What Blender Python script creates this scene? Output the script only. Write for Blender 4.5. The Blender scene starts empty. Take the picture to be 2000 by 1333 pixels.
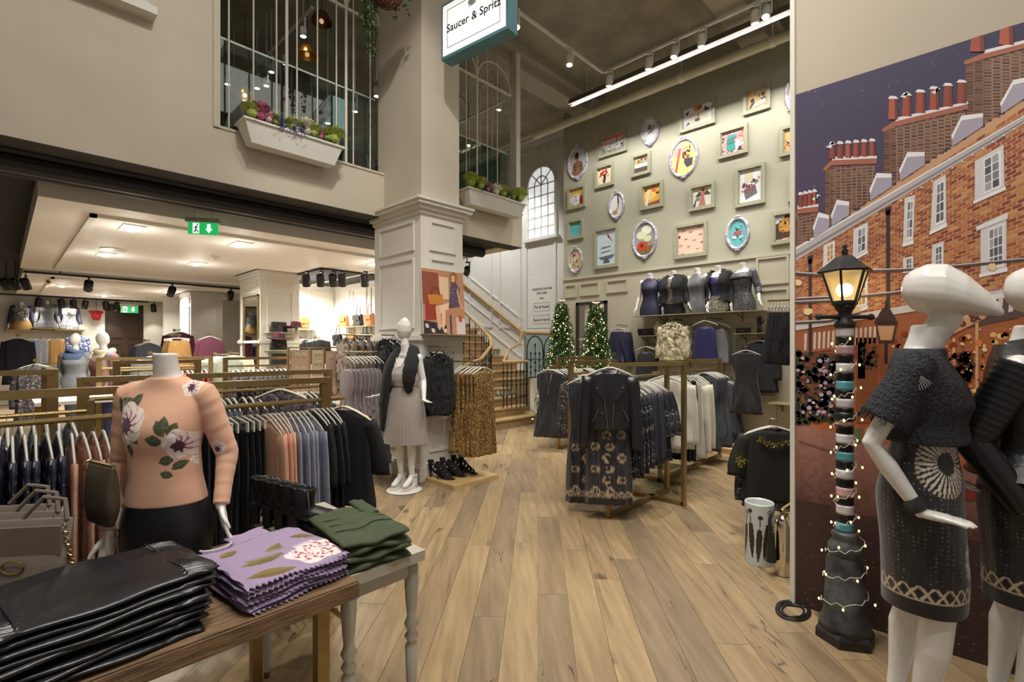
import bpy, bmesh, math, random
import numpy as np
from mathutils import Vector, Matrix
R = random.Random(7)
SC = bpy.context.scene
COL = SC.collection
PI = math.pi
# ------------------------------------------------------------------ camera
# world: x runs right-and-away (along the balcony front), y runs left-and-away (along the picture wall)
CAMH = 1.55; FPX = 959.0; HX = 1000.0; HY = 680.0
YAW = math.radians(46.2); CS = math.cos(YAW); SN = math.sin(YAW)
cd = bpy.data.cameras.new('camera'); cd.sensor_width = 36.0; cd.lens = FPX / 2000 * 36
cd.shift_y = (HY - 666.5) / 2000; cd.clip_start = 0.02; cd.clip_end = 200
cam = bpy.data.objects.new('camera', cd); COL.objects.link(cam)
cam.location = (0, 0, CAMH); cam.rotation_euler = (PI / 2, 0, -YAW); SC.camera = cam
# ------------------------------------------------------------------ world, exposure
w = bpy.data.worlds.new('world'); SC.world = w; w.use_nodes = True
w.node_tree.nodes['Background'].inputs[0].default_value = (1.0, 0.93, 0.82, 1)
w.node_tree.nodes['Background'].inputs[1].default_value = 0.32
SC.view_settings.view_transform = 'Standard'
try: SC.view_settings.look = 'None'
except Exception: pass
SC.view_settings.exposure = 0.0; SC.view_settings.gamma = 1.0; SC.view_settings.use_curve_mapping = False
# ------------------------------------------------------------------ lamp helpers; added unseen lamps outside the frame
WARM = (1.0, 0.945, 0.86)
def spot(loc, to, power, size=70, blend=0.6, radius=0.04, col=WARM):
    d = bpy.data.lights.new('spot_lamp', 'SPOT'); d.energy = power; d.color = col
    d.spot_size = math.radians(size); d.spot_blend = blend; d.shadow_soft_size = radius
    o = bpy.data.objects.new('spot_lamp', d); COL.objects.link(o); o.location = loc
    o.rotation_euler = (Vector(to) - Vector(loc)).to_track_quat('-Z', 'Y').to_euler(); return o
def area(loc, to, power, sx, sy, col=WARM):
    d = bpy.data.lights.new('area_lamp', 'AREA'); d.energy = power; d.color = col; d.shape = 'RECTANGLE'
    d.size = sx; d.size_y = sy
    o = bpy.data.objects.new('area_lamp', d); COL.objects.link(o); o.location = loc
    o.rotation_euler = (Vector(to) - Vector(loc)).to_track_quat('-Z', 'Y').to_euler(); return o
LP = 0.62
# added unseen spots in the double-height void (ceiling at 6.6 m) behind and beside the camera
for (x, y, tx, ty, tz, p, sz) in ((1.6, 0.2, 0.6, 1.9, 0.6, 330, 50), (0.2, 0.8, 0.6, 2.6, 0.9, 260, 55), (2.2, 1.6, 2.7, 0.2, 1.0, 300, 45),
                          (2.0, 2.5, 3.3, 3.0, 0.0, 520, 75), (1.0, 1.5, 1.6, 3.2, 0.0, 420, 75), (0.4, -0.8, 2.2, 1.4, 0.0, 380, 80),
                          (1.3, 2.2, 1.2, 5.5, 3.9, 260, 80), (2.2, 1.2, 3.33, -0.4, 1.3, 260, 65), (2.0, 0.9, 3.33, 0.5, 0.7, 220, 60),
                          (1.8, 2.6, 3.4, 5.0, 3.5, 300, 60), (3.0, 1.0, 4.5, 2.4, 0.9, 420, 60)):
    spot((x, y, 6.2), (tx, ty, tz), p * LP, sz)
# added unseen area fills without fixtures over the void
area((3.2, 1.6, 6.45), (3.2, 1.6, 0), 150 * LP, 5.0, 3.0)
area((0.5, 0.3, 6.45), (0.5, 0.3, 0), 120 * LP, 2.5, 2.5)

# ------------------------------------------------------------------ pixel helpers (2000 x 1333 photograph frame)
def ray(px, py):
    u = (px - HX) / FPX; v = (HY - py) / FPX
    return (CS * u + SN, -SN * u + CS, v)
def D(px, py, t):
    r = ray(px, py); return Vector((r[0] * t, r[1] * t, CAMH + r[2] * t))
def onx(px, py, x): r = ray(px, py); return D(px, py, x / r[0])
def ony(px, py, y): r = ray(px, py); return D(px, py, y / r[1])
def onz(px, py, z): r = ray(px, py); return D(px, py, (z - CAMH) / r[2])
def XY(X, Y, z=0.0): return Vector((CS * X + SN * Y, -SN * X + CS * Y, z))     # camera-frame metres
FACE = PI - YAW       # rotation about z that turns a thing whose front is local +y towards the camera
# ------------------------------------------------------------------ materials
def lin(c):
    if isinstance(c, str): c = [int(c[i:i + 2], 16) / 255 for i in (0, 2, 4)]
    return tuple(((v / 12.92) if v <= 0.04045 else ((v + 0.055) / 1.055) ** 2.4) for v in c)
MATS = {}
def new_mat(name):
    m = bpy.data.materials.new(name); m.use_nodes = True
    nt = m.node_tree; b = nt.nodes['Principled BSDF']; return m, nt, b
def N(nt, t, **kw):
    n = nt.nodes.new(t)
    for k, v in kw.items():
        if k in n.inputs: n.inputs[k].default_value = v
        else: setattr(n, k, v)
    return n
def mat(name, c, rough=0.6, metal=0.0, var=0.0, scale=8.0, bump=0.0, bscale=60.0, emit=0.0, sheen=0.0, c2=None, coat=0.0, stretch=None, alpha=None, spec=None):
    if name in MATS: return MATS[name]
    m, nt, b = new_mat(name); col = lin(c)
    b.inputs['Base Color'].default_value = (*col, 1); b.inputs['Roughness'].default_value = rough; b.inputs['Metallic'].default_value = metal
    if sheen: b.inputs['Sheen Weight'].default_value = sheen
    if coat: b.inputs['Coat Weight'].default_value = coat
    if spec is not None: b.inputs['Specular IOR Level'].default_value = spec
    tc = None
    def coord():
        g = nt.nodes.new('ShaderNodeTexCoord')
        if stretch:
            mp = N(nt, 'ShaderNodeMapping'); mp.inputs['Scale'].default_value = stretch
            nt.links.new(g.outputs['Object'], mp.inputs['Vector']); return mp.outputs[0]
        return g.outputs['Object']
    if var or c2:
        tc = coord(); n = N(nt, 'ShaderNodeTexNoise', Scale=scale, Detail=4.0); nt.links.new(tc, n.inputs['Vector'])
        r = nt.nodes.new('ShaderNodeValToRGB'); nt.links.new(n.outputs['Fac'], r.inputs[0])
        a = col if c2 else tuple(v * (1 - var) for v in col); e = lin(c2) if c2 else tuple(min(1, v * (1 + var)) for v in col)
        r.color_ramp.elements[0].color = (*a, 1); r.color_ramp.elements[1].color = (*e, 1)
        r.color_ramp.elements[0].position = 0.38; r.color_ramp.elements[1].position = 0.62
        nt.links.new(r.outputs[0], b.inputs['Base Color'])
    if bump:
        tc = tc or coord(); n = N(nt, 'ShaderNodeTexNoise', Scale=bscale, Detail=3.0); nt.links.new(tc, n.inputs['Vector'])
        bp = N(nt, 'ShaderNodeBump', Strength=bump, Distance=0.01); nt.links.new(n.outputs['Fac'], bp.inputs['Height'])
        nt.links.new(bp.outputs[0], b.inputs['Normal'])
    if emit:
        b.inputs['Emission Color'].default_value = (*col, 1); b.inputs['Emission Strength'].default_value = emit
    if alpha is not None: b.inputs['Alpha'].default_value = alpha
    MATS[name] = m; return m
def mat_attr(name, rough=0.6, metal=0.0, bump=0.0, bscale=80, emit=0.0, sheen=0.0):
    if name in MATS: return MATS[name]
    m, nt, b = new_mat(name); a = nt.nodes.new('ShaderNodeVertexColor'); a.layer_name = 'Col'
    nt.links.new(a.outputs[0], b.inputs['Base Color']); b.inputs['Roughness'].default_value = rough; b.inputs['Metallic'].default_value = metal
    if sheen: b.inputs['Sheen Weight'].default_value = sheen
    if emit: nt.links.new(a.outputs[0], b.inputs['Emission Color']); b.inputs['Emission Strength'].default_value = emit
    if bump:
        g = nt.nodes.new('ShaderNodeTexCoord'); n = N(nt, 'ShaderNodeTexNoise', Scale=bscale, Detail=3.0); nt.links.new(g.outputs['Object'], n.inputs['Vector'])
        bp = N(nt, 'ShaderNodeBump', Strength=bump, Distance=0.01); nt.links.new(n.outputs['Fac'], bp.inputs['Height']); nt.links.new(bp.outputs[0], b.inputs['Normal'])
    MATS[name] = m; return m
def mat_cells(name, cols, scale=30.0, rough=0.6, metal=0.0, pos=None, bump=0.0, stretch=(1, 1, 1), warp=0.0):
    """voronoi cells whose random value picks among constant colours (prints, sequins, tweed)"""
    if name in MATS: return MATS[name]
    m, nt, b = new_mat(name); g = nt.nodes.new('ShaderNodeTexCoord'); mp = N(nt, 'ShaderNodeMapping'); mp.inputs['Scale'].default_value = stretch
    nt.links.new(g.outputs['Object'], mp.inputs['Vector'])
    vo = N(nt, 'ShaderNodeTexVoronoi', Scale=scale); nt.links.new(mp.outputs[0], vo.inputs['Vector'])
    sp = nt.nodes.new('ShaderNodeSeparateColor'); nt.links.new(vo.outputs['Color'], sp.inputs[0])
    r = nt.nodes.new('ShaderNodeValToRGB'); r.color_ramp.interpolation = 'CONSTANT'; nt.links.new(sp.outputs[0], r.inputs[0])
    k = len(cols)
    while len(r.color_ramp.elements) < k: r.color_ramp.elements.new(0.5)
    for i, c in enumerate(cols):
        r.color_ramp.elements[i].position = (pos[i] if pos else i / k); r.color_ramp.elements[i].color = (*lin(c), 1)
    nt.links.new(r.outputs[0], b.inputs['Base Color']); b.inputs['Roughness'].default_value = rough; b.inputs['Metallic'].default_value = metal
    if bump:
        bp = N(nt, 'ShaderNodeBump', Strength=bump, Distance=0.01); nt.links.new(sp.outputs[1], bp.inputs['Height']); nt.links.new(bp.outputs[0], b.inputs['Normal'])
    MATS[name] = m; return m
def glass_mat(name, tint, amount=0.12):
    if name in MATS: return MATS[name]
    m = bpy.data.materials.new(name); m.use_nodes = True; nt = m.node_tree; nt.nodes.clear()
    o = nt.nodes.new('ShaderNodeOutputMaterial'); mx = nt.nodes.new('ShaderNodeMixShader'); mx.inputs[0].default_value = amount
    t = nt.nodes.new('ShaderNodeBsdfTransparent'); t.inputs[0].default_value = (*lin(tint), 1)
    g = nt.nodes.new('ShaderNodeBsdfGlossy'); g.inputs['Roughness'].default_value = 0.02
    nt.links.new(t.outputs[0], mx.inputs[1]); nt.links.new(g.outputs[0], mx.inputs[2]); nt.links.new(mx.outputs[0], o.inputs[0])
    MATS[name] = m; return m
# ------------------------------------------------------------------ mesh builder
class MB:
    def __init__(s): s.v = []; s.f = []; s.c = []; s.cc = None
    def add(s, vs, fs, col=None):
        o = len(s.v); s.v.extend(vs)
        for f in fs: s.f.append(tuple(i + o for i in f)); s.c.append(col)
        return s
    def box(s, c, d, rz=0.0, col=None, M=None):
        hx, hy, hz = d[0] / 2, d[1] / 2, d[2] / 2; ca, sa = math.cos(rz), math.sin(rz)
        vs = []
        for z in (-hz, hz):
            for x, y in ((-hx, -hy), (hx, -hy), (hx, hy), (-hx, hy)):
                p = (x, y, z)
                if M is not None: q = M @ Vector(p); vs.append((q.x + c[0], q.y + c[1], q.z + c[2]))
                else: vs.append((c[0] + x * ca - y * sa, c[1] + x * sa + y * ca, c[2] + z))
        return s.add(vs, [(3, 2, 1, 0), (4, 5, 6, 7), (0, 1, 5, 4), (1, 2, 6, 5), (2, 3, 7, 6), (3, 0, 4, 7)], col)
    def b2(s, x0, x1, y0, y1, z0, z1, col=None): return s.box(((x0 + x1) / 2, (y0 + y1) / 2, (z0 + z1) / 2), (abs(x1 - x0), abs(y1 - y0), abs(z1 - z0)), 0, col)
    def bar(s, p, q, wd, th=None, col=None, up=(0, 0, 1)):
        p = Vector(p); q = Vector(q); d = q - p; L = d.length
        if L < 1e-6: return s
        d.normalize(); u = Vector(up)
        if abs(d.dot(u)) > 0.98: u = Vector((1, 0, 0))
        x = d.cross(u).normalized(); z = x.cross(d)
        return s.box((p + q) / 2, (wd, L, th or wd), 0, col, Matrix((x, d, z)).transposed())
    def tube(s, pts, r, n=8, cap=True, sq=None, col=None, ref=(0, 0, 1)):
        pts = [Vector(p) for p in pts]; k = len(pts)
        if not hasattr(r, '__len__'): r = [r] * k
        o = []; fs = []; ref = Vector(ref); prev = None
        for i, p in enumerate(pts):
            d = (pts[min(i + 1, k - 1)] - pts[max(i - 1, 0)]); d = d.normalized() if d.length > 1e-9 else Vector((0, 0, 1))
            if prev is None:
                a = d.cross(ref)
                if a.length < 1e-3: a = d.cross(Vector((1, 0, 0)))
                a.normalize()
            else:
                a = prev - d * prev.dot(d)
                a = a.normalized() if a.length > 1e-6 else d.orthogonal().normalized()
            prev = a; b = d.cross(a); e = sq[i] if sq else 1.0
            for j in range(n):
                t = 2 * PI * j / n; q = p + a * (math.cos(t) * r[i]) + b * (math.sin(t) * r[i] * e); o.append(tuple(q))
        for i in range(k - 1):
            for j in range(n): fs.append((i * n + j, i * n + (j + 1) % n, (i + 1) * n + (j + 1) % n, (i + 1) * n + j))
        if cap: fs.append(tuple(range(n - 1, -1, -1))); fs.append(tuple((k - 1) * n + j for j in range(n)))
        return s.add(o, fs, col)
    def cyl(s, p, q, r, n=16, col=None): return s.tube([p, q], r, n, True, None, col)
    def lathe(s, prof, c=(0, 0, 0), n=24, col=None, cap=True):
        o = []; fs = []; k = len(prof)
        for (r, z) in prof:
            for j in range(n): t = 2 * PI * j / n; o.append((c[0] + r * math.cos(t), c[1] + r * math.sin(t), c[2] + z))
        for i in range(k - 1):
            for j in range(n): fs.append((i * n + j, i * n + (j + 1) % n, (i + 1) * n + (j + 1) % n, (i + 1) * n + j))
        if cap: fs.append(tuple(range(n - 1, -1, -1))); fs.append(tuple((k - 1) * n + j for j in range(n)))
        return s.add(o, fs, col)
    def ball(s, c, r, n=10, m=6, col=None, sc=(1, 1, 1)):
        o = [(c[0], c[1], c[2] + r * sc[2])]; fs = []
        for i in range(1, m):
            a = PI * i / m
            for j in range(n): t = 2 * PI * j / n; o.append((c[0] + r * sc[0] * math.sin(a) * math.cos(t), c[1] + r * sc[1] * math.sin(a) * math.sin(t), c[2] + r * sc[2] * math.cos(a)))
        o.append((c[0], c[1], c[2] - r * sc[2])); L = len(o) - 1
        for j in range(n): fs.append((0, 1 + j, 1 + (j + 1) % n)); fs.append((L, L - n + (j + 1) % n, L - n + j))
        for i in range(m - 2):
            for j in range(n): a = 1 + i * n; fs.append((a + j, a + n + j, a + n + (j + 1) % n, a + (j + 1) % n))
        return s.add(o, fs, col)
    def poly(s, pts, col=None): return s.add([tuple(p) for p in pts], [tuple(range(len(pts)))], col)
    def prism(s, pts2, z0, z1, col=None):
        n = len(pts2); vs = [(x, y, z0) for x, y in pts2] + [(x, y, z1) for x, y in pts2]
        return s.add(vs, [tuple(range(n - 1, -1, -1)), tuple(range(n, 2 * n))] + [(i, (i + 1) % n, n + (i + 1) % n, n + i) for i in range(n)], col)
    def rings(s, rs, cap=True, col=None, closed=True):
        n = len(rs[0]); o = [tuple(p) for r_ in rs for p in r_]; fs = []; m = n if closed else n - 1
        for i in range(len(rs) - 1):
            for j in range(m): fs.append((i * n + j, i * n + (j + 1) % n, (i + 1) * n + (j + 1) % n, (i + 1) * n + j))
        if cap and closed: fs.append(tuple(range(n - 1, -1, -1))); fs.append(tuple((len(rs) - 1) * n + j for j in range(n)))
        return s.add(o, fs, col)
    def xf(s, M): s.v = [tuple(M @ Vector(p)) for p in s.v]; return s
    def mesh(s, name, m=None, smooth=False, paint=None):
        me = bpy.data.meshes.new(name); me.from_pydata(s.v, [], s.f)
        if paint:
            a = me.color_attributes.new('Col', 'FLOAT_COLOR', 'POINT')
            for i, p in enumerate(s.v): a.data[i].color = (*paint(p), 1)
        elif any(c is not None for c in s.c):
            a = me.color_attributes.new('Col', 'FLOAT_COLOR', 'CORNER'); arr = np.ones((len(me.loops), 4), np.float32); k = 0
            for f, c in zip(s.f, s.c):
                l = len(f)
                if c is not None: arr[k:k + l, :3] = c
                k += l
            a.data.foreach_set('color', arr.ravel())
        if m is not None: me.materials.append(m)
        if smooth: me.polygons.foreach_set('use_smooth', [True] * len(me.polygons))
        me.update(); return me
def link(name, data, parent=None, loc=None, rz=0.0):
    o = bpy.data.objects.new(name, data); COL.objects.link(o)
    if parent: o.parent = parent
    if loc is not None: o.location = loc
    if rz: o.rotation_euler = (0, 0, rz)
    return o
def part(name, mb, m, parent=None, smooth=False, paint=None, loc=None, rz=0.0):
    return link(name, mb.mesh(name, m, smooth, paint), parent, loc, rz)
def tag(o, label, cat, group=None):
    o['label'] = label; o['category'] = cat
    if group: o['group'] = group
    return o
def thing(name, label, cat, loc=(0, 0, 0), rz=0.0, group=None):
    o = link(name, None, None, loc, rz); o.empty_display_size = 0.05; return tag(o, label, cat, group)
def struct(name, mb, m, smooth=False, parent=None):
    o = part(name, mb, m, parent, smooth)
    if not parent: o['kind'] = 'structure'
    return o
def dup(o, loc=None, rz=None, label=None, group=None, parent=None, rot=None, scale=None):
    c = o.copy(); COL.objects.link(c); c.parent = parent
    for ch in o.children: dup(ch, parent=c)
    if loc is not None: c.location = loc
    if rz is not None: c.rotation_euler = (0, 0, rz)
    if scale is not None: c.scale = scale
    if label: c['label'] = label
    if group: c['group'] = group
    return c
def cr(keys, t):
    """Catmull-Rom through rows of numbers, t in 0..1 by row index"""
    k = len(keys) - 1; x = min(max(t, 0), 1) * k; i = min(int(x), k - 1); f = x - i
    p0 = keys[max(i - 1, 0)]; p1 = keys[i]; p2 = keys[i + 1]; p3 = keys[min(i + 2, k)]
    return [0.5 * (2 * b + (c - a) * f + (2 * a - 5 * b + 4 * c - d) * f * f + (3 * b - a - 3 * c + d) * f ** 3) for a, b, c, d in zip(p0, p1, p2, p3)]
def loft(secs, m=24, n=28, pw=2.0, rip=None, cap=True, mb=None):
    """secs rows: z, cx, cy, halfwidth, halfdepth -> rings (superellipse)"""
    rs = []
    for i in range(m + 1):
        t = i / m; z, cx, cy, hw, hd = cr(secs, t); ring = []
        for j in range(n):
            a = 2 * PI * j / n; c, s_ = math.cos(a), math.sin(a)
            x = math.copysign(abs(c) ** (2 / pw), c); y = math.copysign(abs(s_) ** (2 / pw), s_)
            k = 1.0; dz = 0.0
            if rip: k, dz = rip(a, t)
            ring.append((cx + hw * x * k, cy + hd * y * k, z + dz))
        rs.append(ring)
    mb = mb or MB(); return mb.rings(rs, cap)
def text_mesh(body, size, m, name='lettering', align='CENTER', depth=0.0006, bold=0.0, shear=0.0, space=1.0):
    cu = bpy.data.curves.new('t', 'FONT'); cu.body = body; cu.size = size; cu.align_x = align; cu.align_y = 'CENTER'; cu.extrude = depth
    cu.offset = bold; cu.shear = shear; cu.space_character = space; cu.resolution_u = 3
    ob = bpy.data.objects.new('t', cu); COL.objects.link(ob); bpy.context.view_layer.update()
    me = bpy.data.meshes.new_from_object(ob.evaluated_get(bpy.context.evaluated_depsgraph_get())); bpy.data.objects.remove(ob); me.name = name
    me.materials.clear(); me.materials.append(m); return me
def fuse(mb, voxel=0.006, smooth=4):
    """one continuous skin over overlapping closed volumes"""
    me = mb.mesh('tmp'); ob = bpy.data.objects.new('tmp', me); COL.objects.link(ob)
    md = ob.modifiers.new('r', 'REMESH'); md.mode = 'VOXEL'; md.voxel_size = voxel
    if smooth: sm = ob.modifiers.new('s', 'SMOOTH'); sm.factor = 0.5; sm.iterations = smooth
    bpy.context.view_layer.update()
    r = bpy.data.meshes.new_from_object(ob.evaluated_get(bpy.context.evaluated_depsgraph_get()))
    bpy.data.objects.remove(ob); r.polygons.foreach_set('use_smooth', [True] * len(r.polygons)); return r
# ================================================================== shell
AW = 8.42       # picture wall plane x
SW = 8.80       # stair wall plane x
MW = 3.33       # mural wall plane x
FB = 5.54       # balcony front plane y
ZC = 6.6        # upper ceiling
Z1 = 3.22; Z2 = 3.76   # balcony slab
cream = mat('cream_plaster', 'c9bfae', 0.7, var=0.03, scale=2.0)
cream2 = mat('white_panelling', 'd8d4cb', 0.5)
green = mat('sage_wall', 'a6a594', 0.65, var=0.03, scale=1.5)
whitew = mat('white_stair_wall', 'd6d8d8', 0.5)
black = mat('black_open_ceiling', '16151a', 0.8)
concrete = mat('concrete_ceiling', '938e7f', 0.85, var=0.15, scale=2.5, bump=0.2, bscale=20)
raftm = mat('white_ceiling', 'eeeae4', 0.6)
gold = mat('brushed_brass', '9a8458', 0.33, metal=0.85, var=0.06, scale=30)
# ---- floor of individual boards
def plank_mat():
    m, nt, b = new_mat('oak_boards'); L = nt.links.new
    g = nt.nodes.new('ShaderNodeNewGeometry'); at = nt.nodes.new('ShaderNodeAttribute'); at.attribute_name = 'rnd'
    mp = N(nt, 'ShaderNodeMapping'); mp.inputs['Rotation'].default_value = (0, 0, YAW - math.radians(3)); L(g.outputs['Position'], mp.inputs['Vector'])
    ad = nt.nodes.new('ShaderNodeVectorMath'); ad.operation = 'ADD'; mu = nt.nodes.new('ShaderNodeVectorMath'); mu.operation = 'SCALE'; mu.inputs['Scale'].default_value = 37.0
    cb = nt.nodes.new('ShaderNodeCombineXYZ'); L(at.outputs['Fac'], cb.inputs[0]); L(at.outputs['Fac'], cb.inputs[2]); L(cb.outputs[0], mu.inputs[0]); L(mp.outputs[0], ad.inputs[0]); L(mu.outputs[0], ad.inputs[1])
    st = N(nt, 'ShaderNodeMapping'); st.inputs['Scale'].default_value = (9.0, 0.7, 1.0); L(ad.outputs[0], st.inputs['Vector'])
    n1 = N(nt, 'ShaderNodeTexNoise', Scale=2.2, Detail=6.0, Roughness=0.65); L(st.outputs[0], n1.inputs['Vector'])
    r0 = nt.nodes.new('ShaderNodeValToRGB'); L(at.outputs['Fac'], r0.inputs[0]); e = r0.color_ramp.elements
    e[0].color = (*lin('917d60'), 1); e[1].color = (*lin('a6916f'), 1); x = e.new(0.5); x.color = (*lin('9a8566'), 1); x = e.new(0.12); x.color = (*lin('85755f'), 1)
    r1 = nt.nodes.new('ShaderNodeValToRGB'); L(n1.outputs['Fac'], r1.inputs[0]); r1.color_ramp.elements[0].position = 0.3; r1.color_ramp.elements[1].position = 0.72
    r1.color_ramp.elements[0].color = (0.62, 0.58, 0.55, 1); r1.color_ramp.elements[1].color = (1.12, 1.1, 1.06, 1)
    mx = nt.nodes.new('ShaderNodeMix'); mx.data_type = 'RGBA'; mx.blend_type = 'MULTIPLY'; mx.inputs[0].default_value = 1.0; L(r0.outputs[0], mx.inputs[6]); L(r1.outputs[0], mx.inputs[7])
    # knots and dark cracks
    st2 = N(nt, 'ShaderNodeMapping'); st2.inputs['Scale'].default_value = (5.0, 1.3, 1.0); L(ad.outputs[0], st2.inputs['Vector'])
    n2 = N(nt, 'ShaderNodeTexNoise', Scale=1.6, Detail=5.0, Distortion=0.6); L(st2.outputs[0], n2.inputs['Vector'])
    r2 = nt.nodes.new('ShaderNodeValToRGB'); L(n2.outputs['Fac'], r2.inputs[0]); r2.color_ramp.elements[0].position = 0.28; r2.color_ramp.elements[1].position = 0.345
    r2.color_ramp.elements[0].color = (0.34, 0.32, 0.31, 1); r2.color_ramp.elements[1].color = (1, 1, 1, 1)
    m2 = nt.nodes.new('ShaderNodeMix'); m2.data_type = 'RGBA'; m2.blend_type = 'MULTIPLY'; m2.inputs[0].default_value = 0.9; L(mx.outputs[2], m2.inputs[6]); L(r2.outputs[0], m2.inputs[7])
    st3 = N(nt, 'ShaderNodeMapping'); st3.inputs['Scale'].default_value = (6.0, .75, 1.0); L(ad.outputs[0], st3.inputs['Vector'])
    v3 = N(nt, 'ShaderNodeTexVoronoi', Scale=1.5); v3.feature = 'DISTANCE_TO_EDGE'; n3 = N(nt, 'ShaderNodeTexNoise', Scale=4.0, Detail=3.0); L(st3.outputs[0], n3.inputs['Vector'])
    av = nt.nodes.new('ShaderNodeVectorMath'); av.operation = 'MULTIPLY_ADD'; av.inputs[1].default_value = (.5, .5, 0); L(n3.outputs['Color'], av.inputs[0]); L(st3.outputs[0], av.inputs[2]); L(av.outputs[0], v3.inputs['Vector'])
    r3 = nt.nodes.new('ShaderNodeValToRGB'); L(v3.outputs['Distance'], r3.inputs[0]); r3.color_ramp.elements[0].position = .004; r3.color_ramp.elements[1].position = .014; r3.color_ramp.elements[0].color = (.3, .28, .28, 1); r3.color_ramp.elements[1].color = (1, 1, 1, 1)
    mk = N(nt, 'ShaderNodeTexNoise', Scale=2.3, Detail=1.0); L(ad.outputs[0], mk.inputs['Vector']); rk = nt.nodes.new('ShaderNodeValToRGB'); L(mk.outputs['Fac'], rk.inputs[0]); rk.color_ramp.elements[0].position = .57; rk.color_ramp.elements[1].position = .62
    m3 = nt.nodes.new('ShaderNodeMix'); m3.data_type = 'RGBA'; m3.blend_type = 'MULTIPLY'; L(rk.outputs[0], m3.inputs[0]); L(m2.outputs[2], m3.inputs[6]); L(r3.outputs[0], m3.inputs[7])
    L(m3.outputs[2], b.inputs['Base Color']); b.inputs['Roughness'].default_value = 0.42
    bp = N(nt, 'ShaderNodeBump', Strength=0.12, Distance=0.004); L(n1.outputs['Fac'], bp.inputs['Height']); L(bp.outputs[0], b.inputs['Normal'])
    return m
OAK = plank_mat()
floor = struct('floor', MB().b2(-9, 10, -4, 21, -0.12, -0.012), mat('board_joint', 'b9a384', 0.7))
def floor_boards():
    rr = random.Random(3); rot = math.radians(3); W = 0.185; sing = []; rest = MB(); rv = []
    ca, sa = math.cos(rot), math.sin(rot)
    for i in range(-60, 60):
        y = -1.5 - rr.random() * 2
        while y < 24:
            Lh = rr.uniform(1.1, 2.3); x0 = i * W; q = rr.random()
            def tr(u, v): X = u * ca + v * sa; Y = -u * sa + v * ca; return XY(X, Y)
            c = tr(x0 + W / 2, y + Lh / 2); ok = -8.8 < c.x < 9.6 and -3 < c.y < 20.5
            if ok:
                g = 0.0011; cs = [tr(x0 + g, y + g), tr(x0 + W - g, y + g), tr(x0 + W - g, y + Lh - g), tr(x0 + g, y + Lh - g)]
                X = (x0 + W / 2) * ca + (y + Lh / 2) * sa; Y = -(x0 + W / 2) * sa + (y + Lh / 2) * ca
                vis = Y > 1.3 and abs(X) < Y * 1.05 + 0.6 and (X > -0.45 * Y - 0.2) and c.x < AW + 0.3
                sing.append((Y if vis else 99, cs, q))
            y += Lh
    sing.sort(key=lambda s: s[0]); k = 0
    for d, cs, q in sing:
        vs = [(p.x, p.y, -0.012) for p in cs] + [(p.x, p.y, 0.0) for p in cs]
        fs = [(4, 5, 6, 7), (0, 1, 5, 4), (1, 2, 6, 5), (2, 3, 7, 6), (3, 0, 4, 7)]
        if d < 50 and k < 299:
            me = bpy.data.meshes.new('floor_board'); me.from_pydata(vs, [], fs); me.materials.append(OAK)
            a = me.attributes.new('rnd', 'FLOAT', 'POINT'); a.data.foreach_set('value', [q] * 8); link('floor_board', me, floor); k += 1
        else: rest.add(vs, fs); rv += [q] * 8
    o = part('floor_boards_beyond', rest, OAK, floor); o['kind'] = 'stuff'
    a = o.data.attributes.new('rnd', 'FLOAT', 'POINT'); a.data.foreach_set('value', rv)
floor_boards()
# ---- picture wall, stair wall, mural wall
def panel_mould(mb, plane, p0, p1, z0, z1, w=0.035, th=0.022, axis='x', side=-1):
    """raised picture-frame moulding on a wall (plane coordinate, run p0..p1, heights z0..z1)"""
    a, b = sorted((p0, p1)); t0, t1 = sorted((plane, plane + side * th))
    for (q0, q1, y0, y1) in ((a, b, z0, z0 + w), (a, b, z1 - w, z1), (a, a + w, z0 + w, z1 - w), (b - w, b, z0 + w, z1 - w)):
        if axis == 'x': mb.b2(t0, t1, q0, q1, y0, y1)
        else: mb.b2(q0, q1, t0, t1, y0, y1)
wp = struct('wall_pictures', MB().b2(AW, AW + 0.38, -3.5, 6.53, 0, ZC), green)
DADO = onx(1300, 521, AW).z
part('wainscot', MB().b2(AW - 0.02, AW, -3.5, 6.53, 0, DADO), mat('sage_panelling', 'b9b3a0', 0.55), wp)
part('dado_rail', MB().b2(AW - 0.045, AW - 0.02, -3.5, 6.53, DADO - 0.045, DADO), mat('sage_panelling', ''), wp)
pm = mat('sage_panelling', '')
for (x0, x1, y0, y1) in ((1105, 1128, 556, 582), (1134, 1172, 552, 578), (1186, 1228, 546, 572), (1478, 1542, 501, 556), (1478, 1542, 564, 640)):
    mb = MB(); a = onx(x0, y0, AW); b = onx(x1, y1, AW); zt = onx((x0 + x1) / 2, y0, AW).z; zb = onx((x0 + x1) / 2, y1, AW).z
    panel_mould(mb, AW - 0.02, a.y, b.y, zb, zt); part('panel_moulding', mb, pm, wp)
for b0 in (6.3, 5.5, 4.6, 3.75, 2.95, 2.1):
    mb = MB(); panel_mould(mb, AW - 0.02, b0, b0 - 0.62, 0.95, 1.75); part('panel_moulding', mb, pm, wp)
    mb = MB(); panel_mould(mb, AW - 0.02, b0, b0 - 0.62, 0.22, 0.8); part('panel_moulding', mb, pm, wp)
part('skirting', MB().b2(AW - 0.045, AW - 0.02, -3.5, 6.53, 0, 0.16), pm, wp)
ws = struct('wall_stairs', MB().b2(SW, SW + 0.3, 6.53, 15.5, 0, ZC), whitew)
for i, (x0, x1, y0, y1) in enumerate(((1027, 1087, 470, 648), (975, 1018, 300, 640), (918, 962, 300, 640))):
    mb = MB(); a = onx(x0, y0, SW); b = onx(x1, y1, SW); panel_mould(mb, SW, a.y, b.y, b.z, a.z if i == 0 else 6.0, 0.05, 0.03); part('panel_moulding', mb, whitew, ws)
mb = MB()
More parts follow.
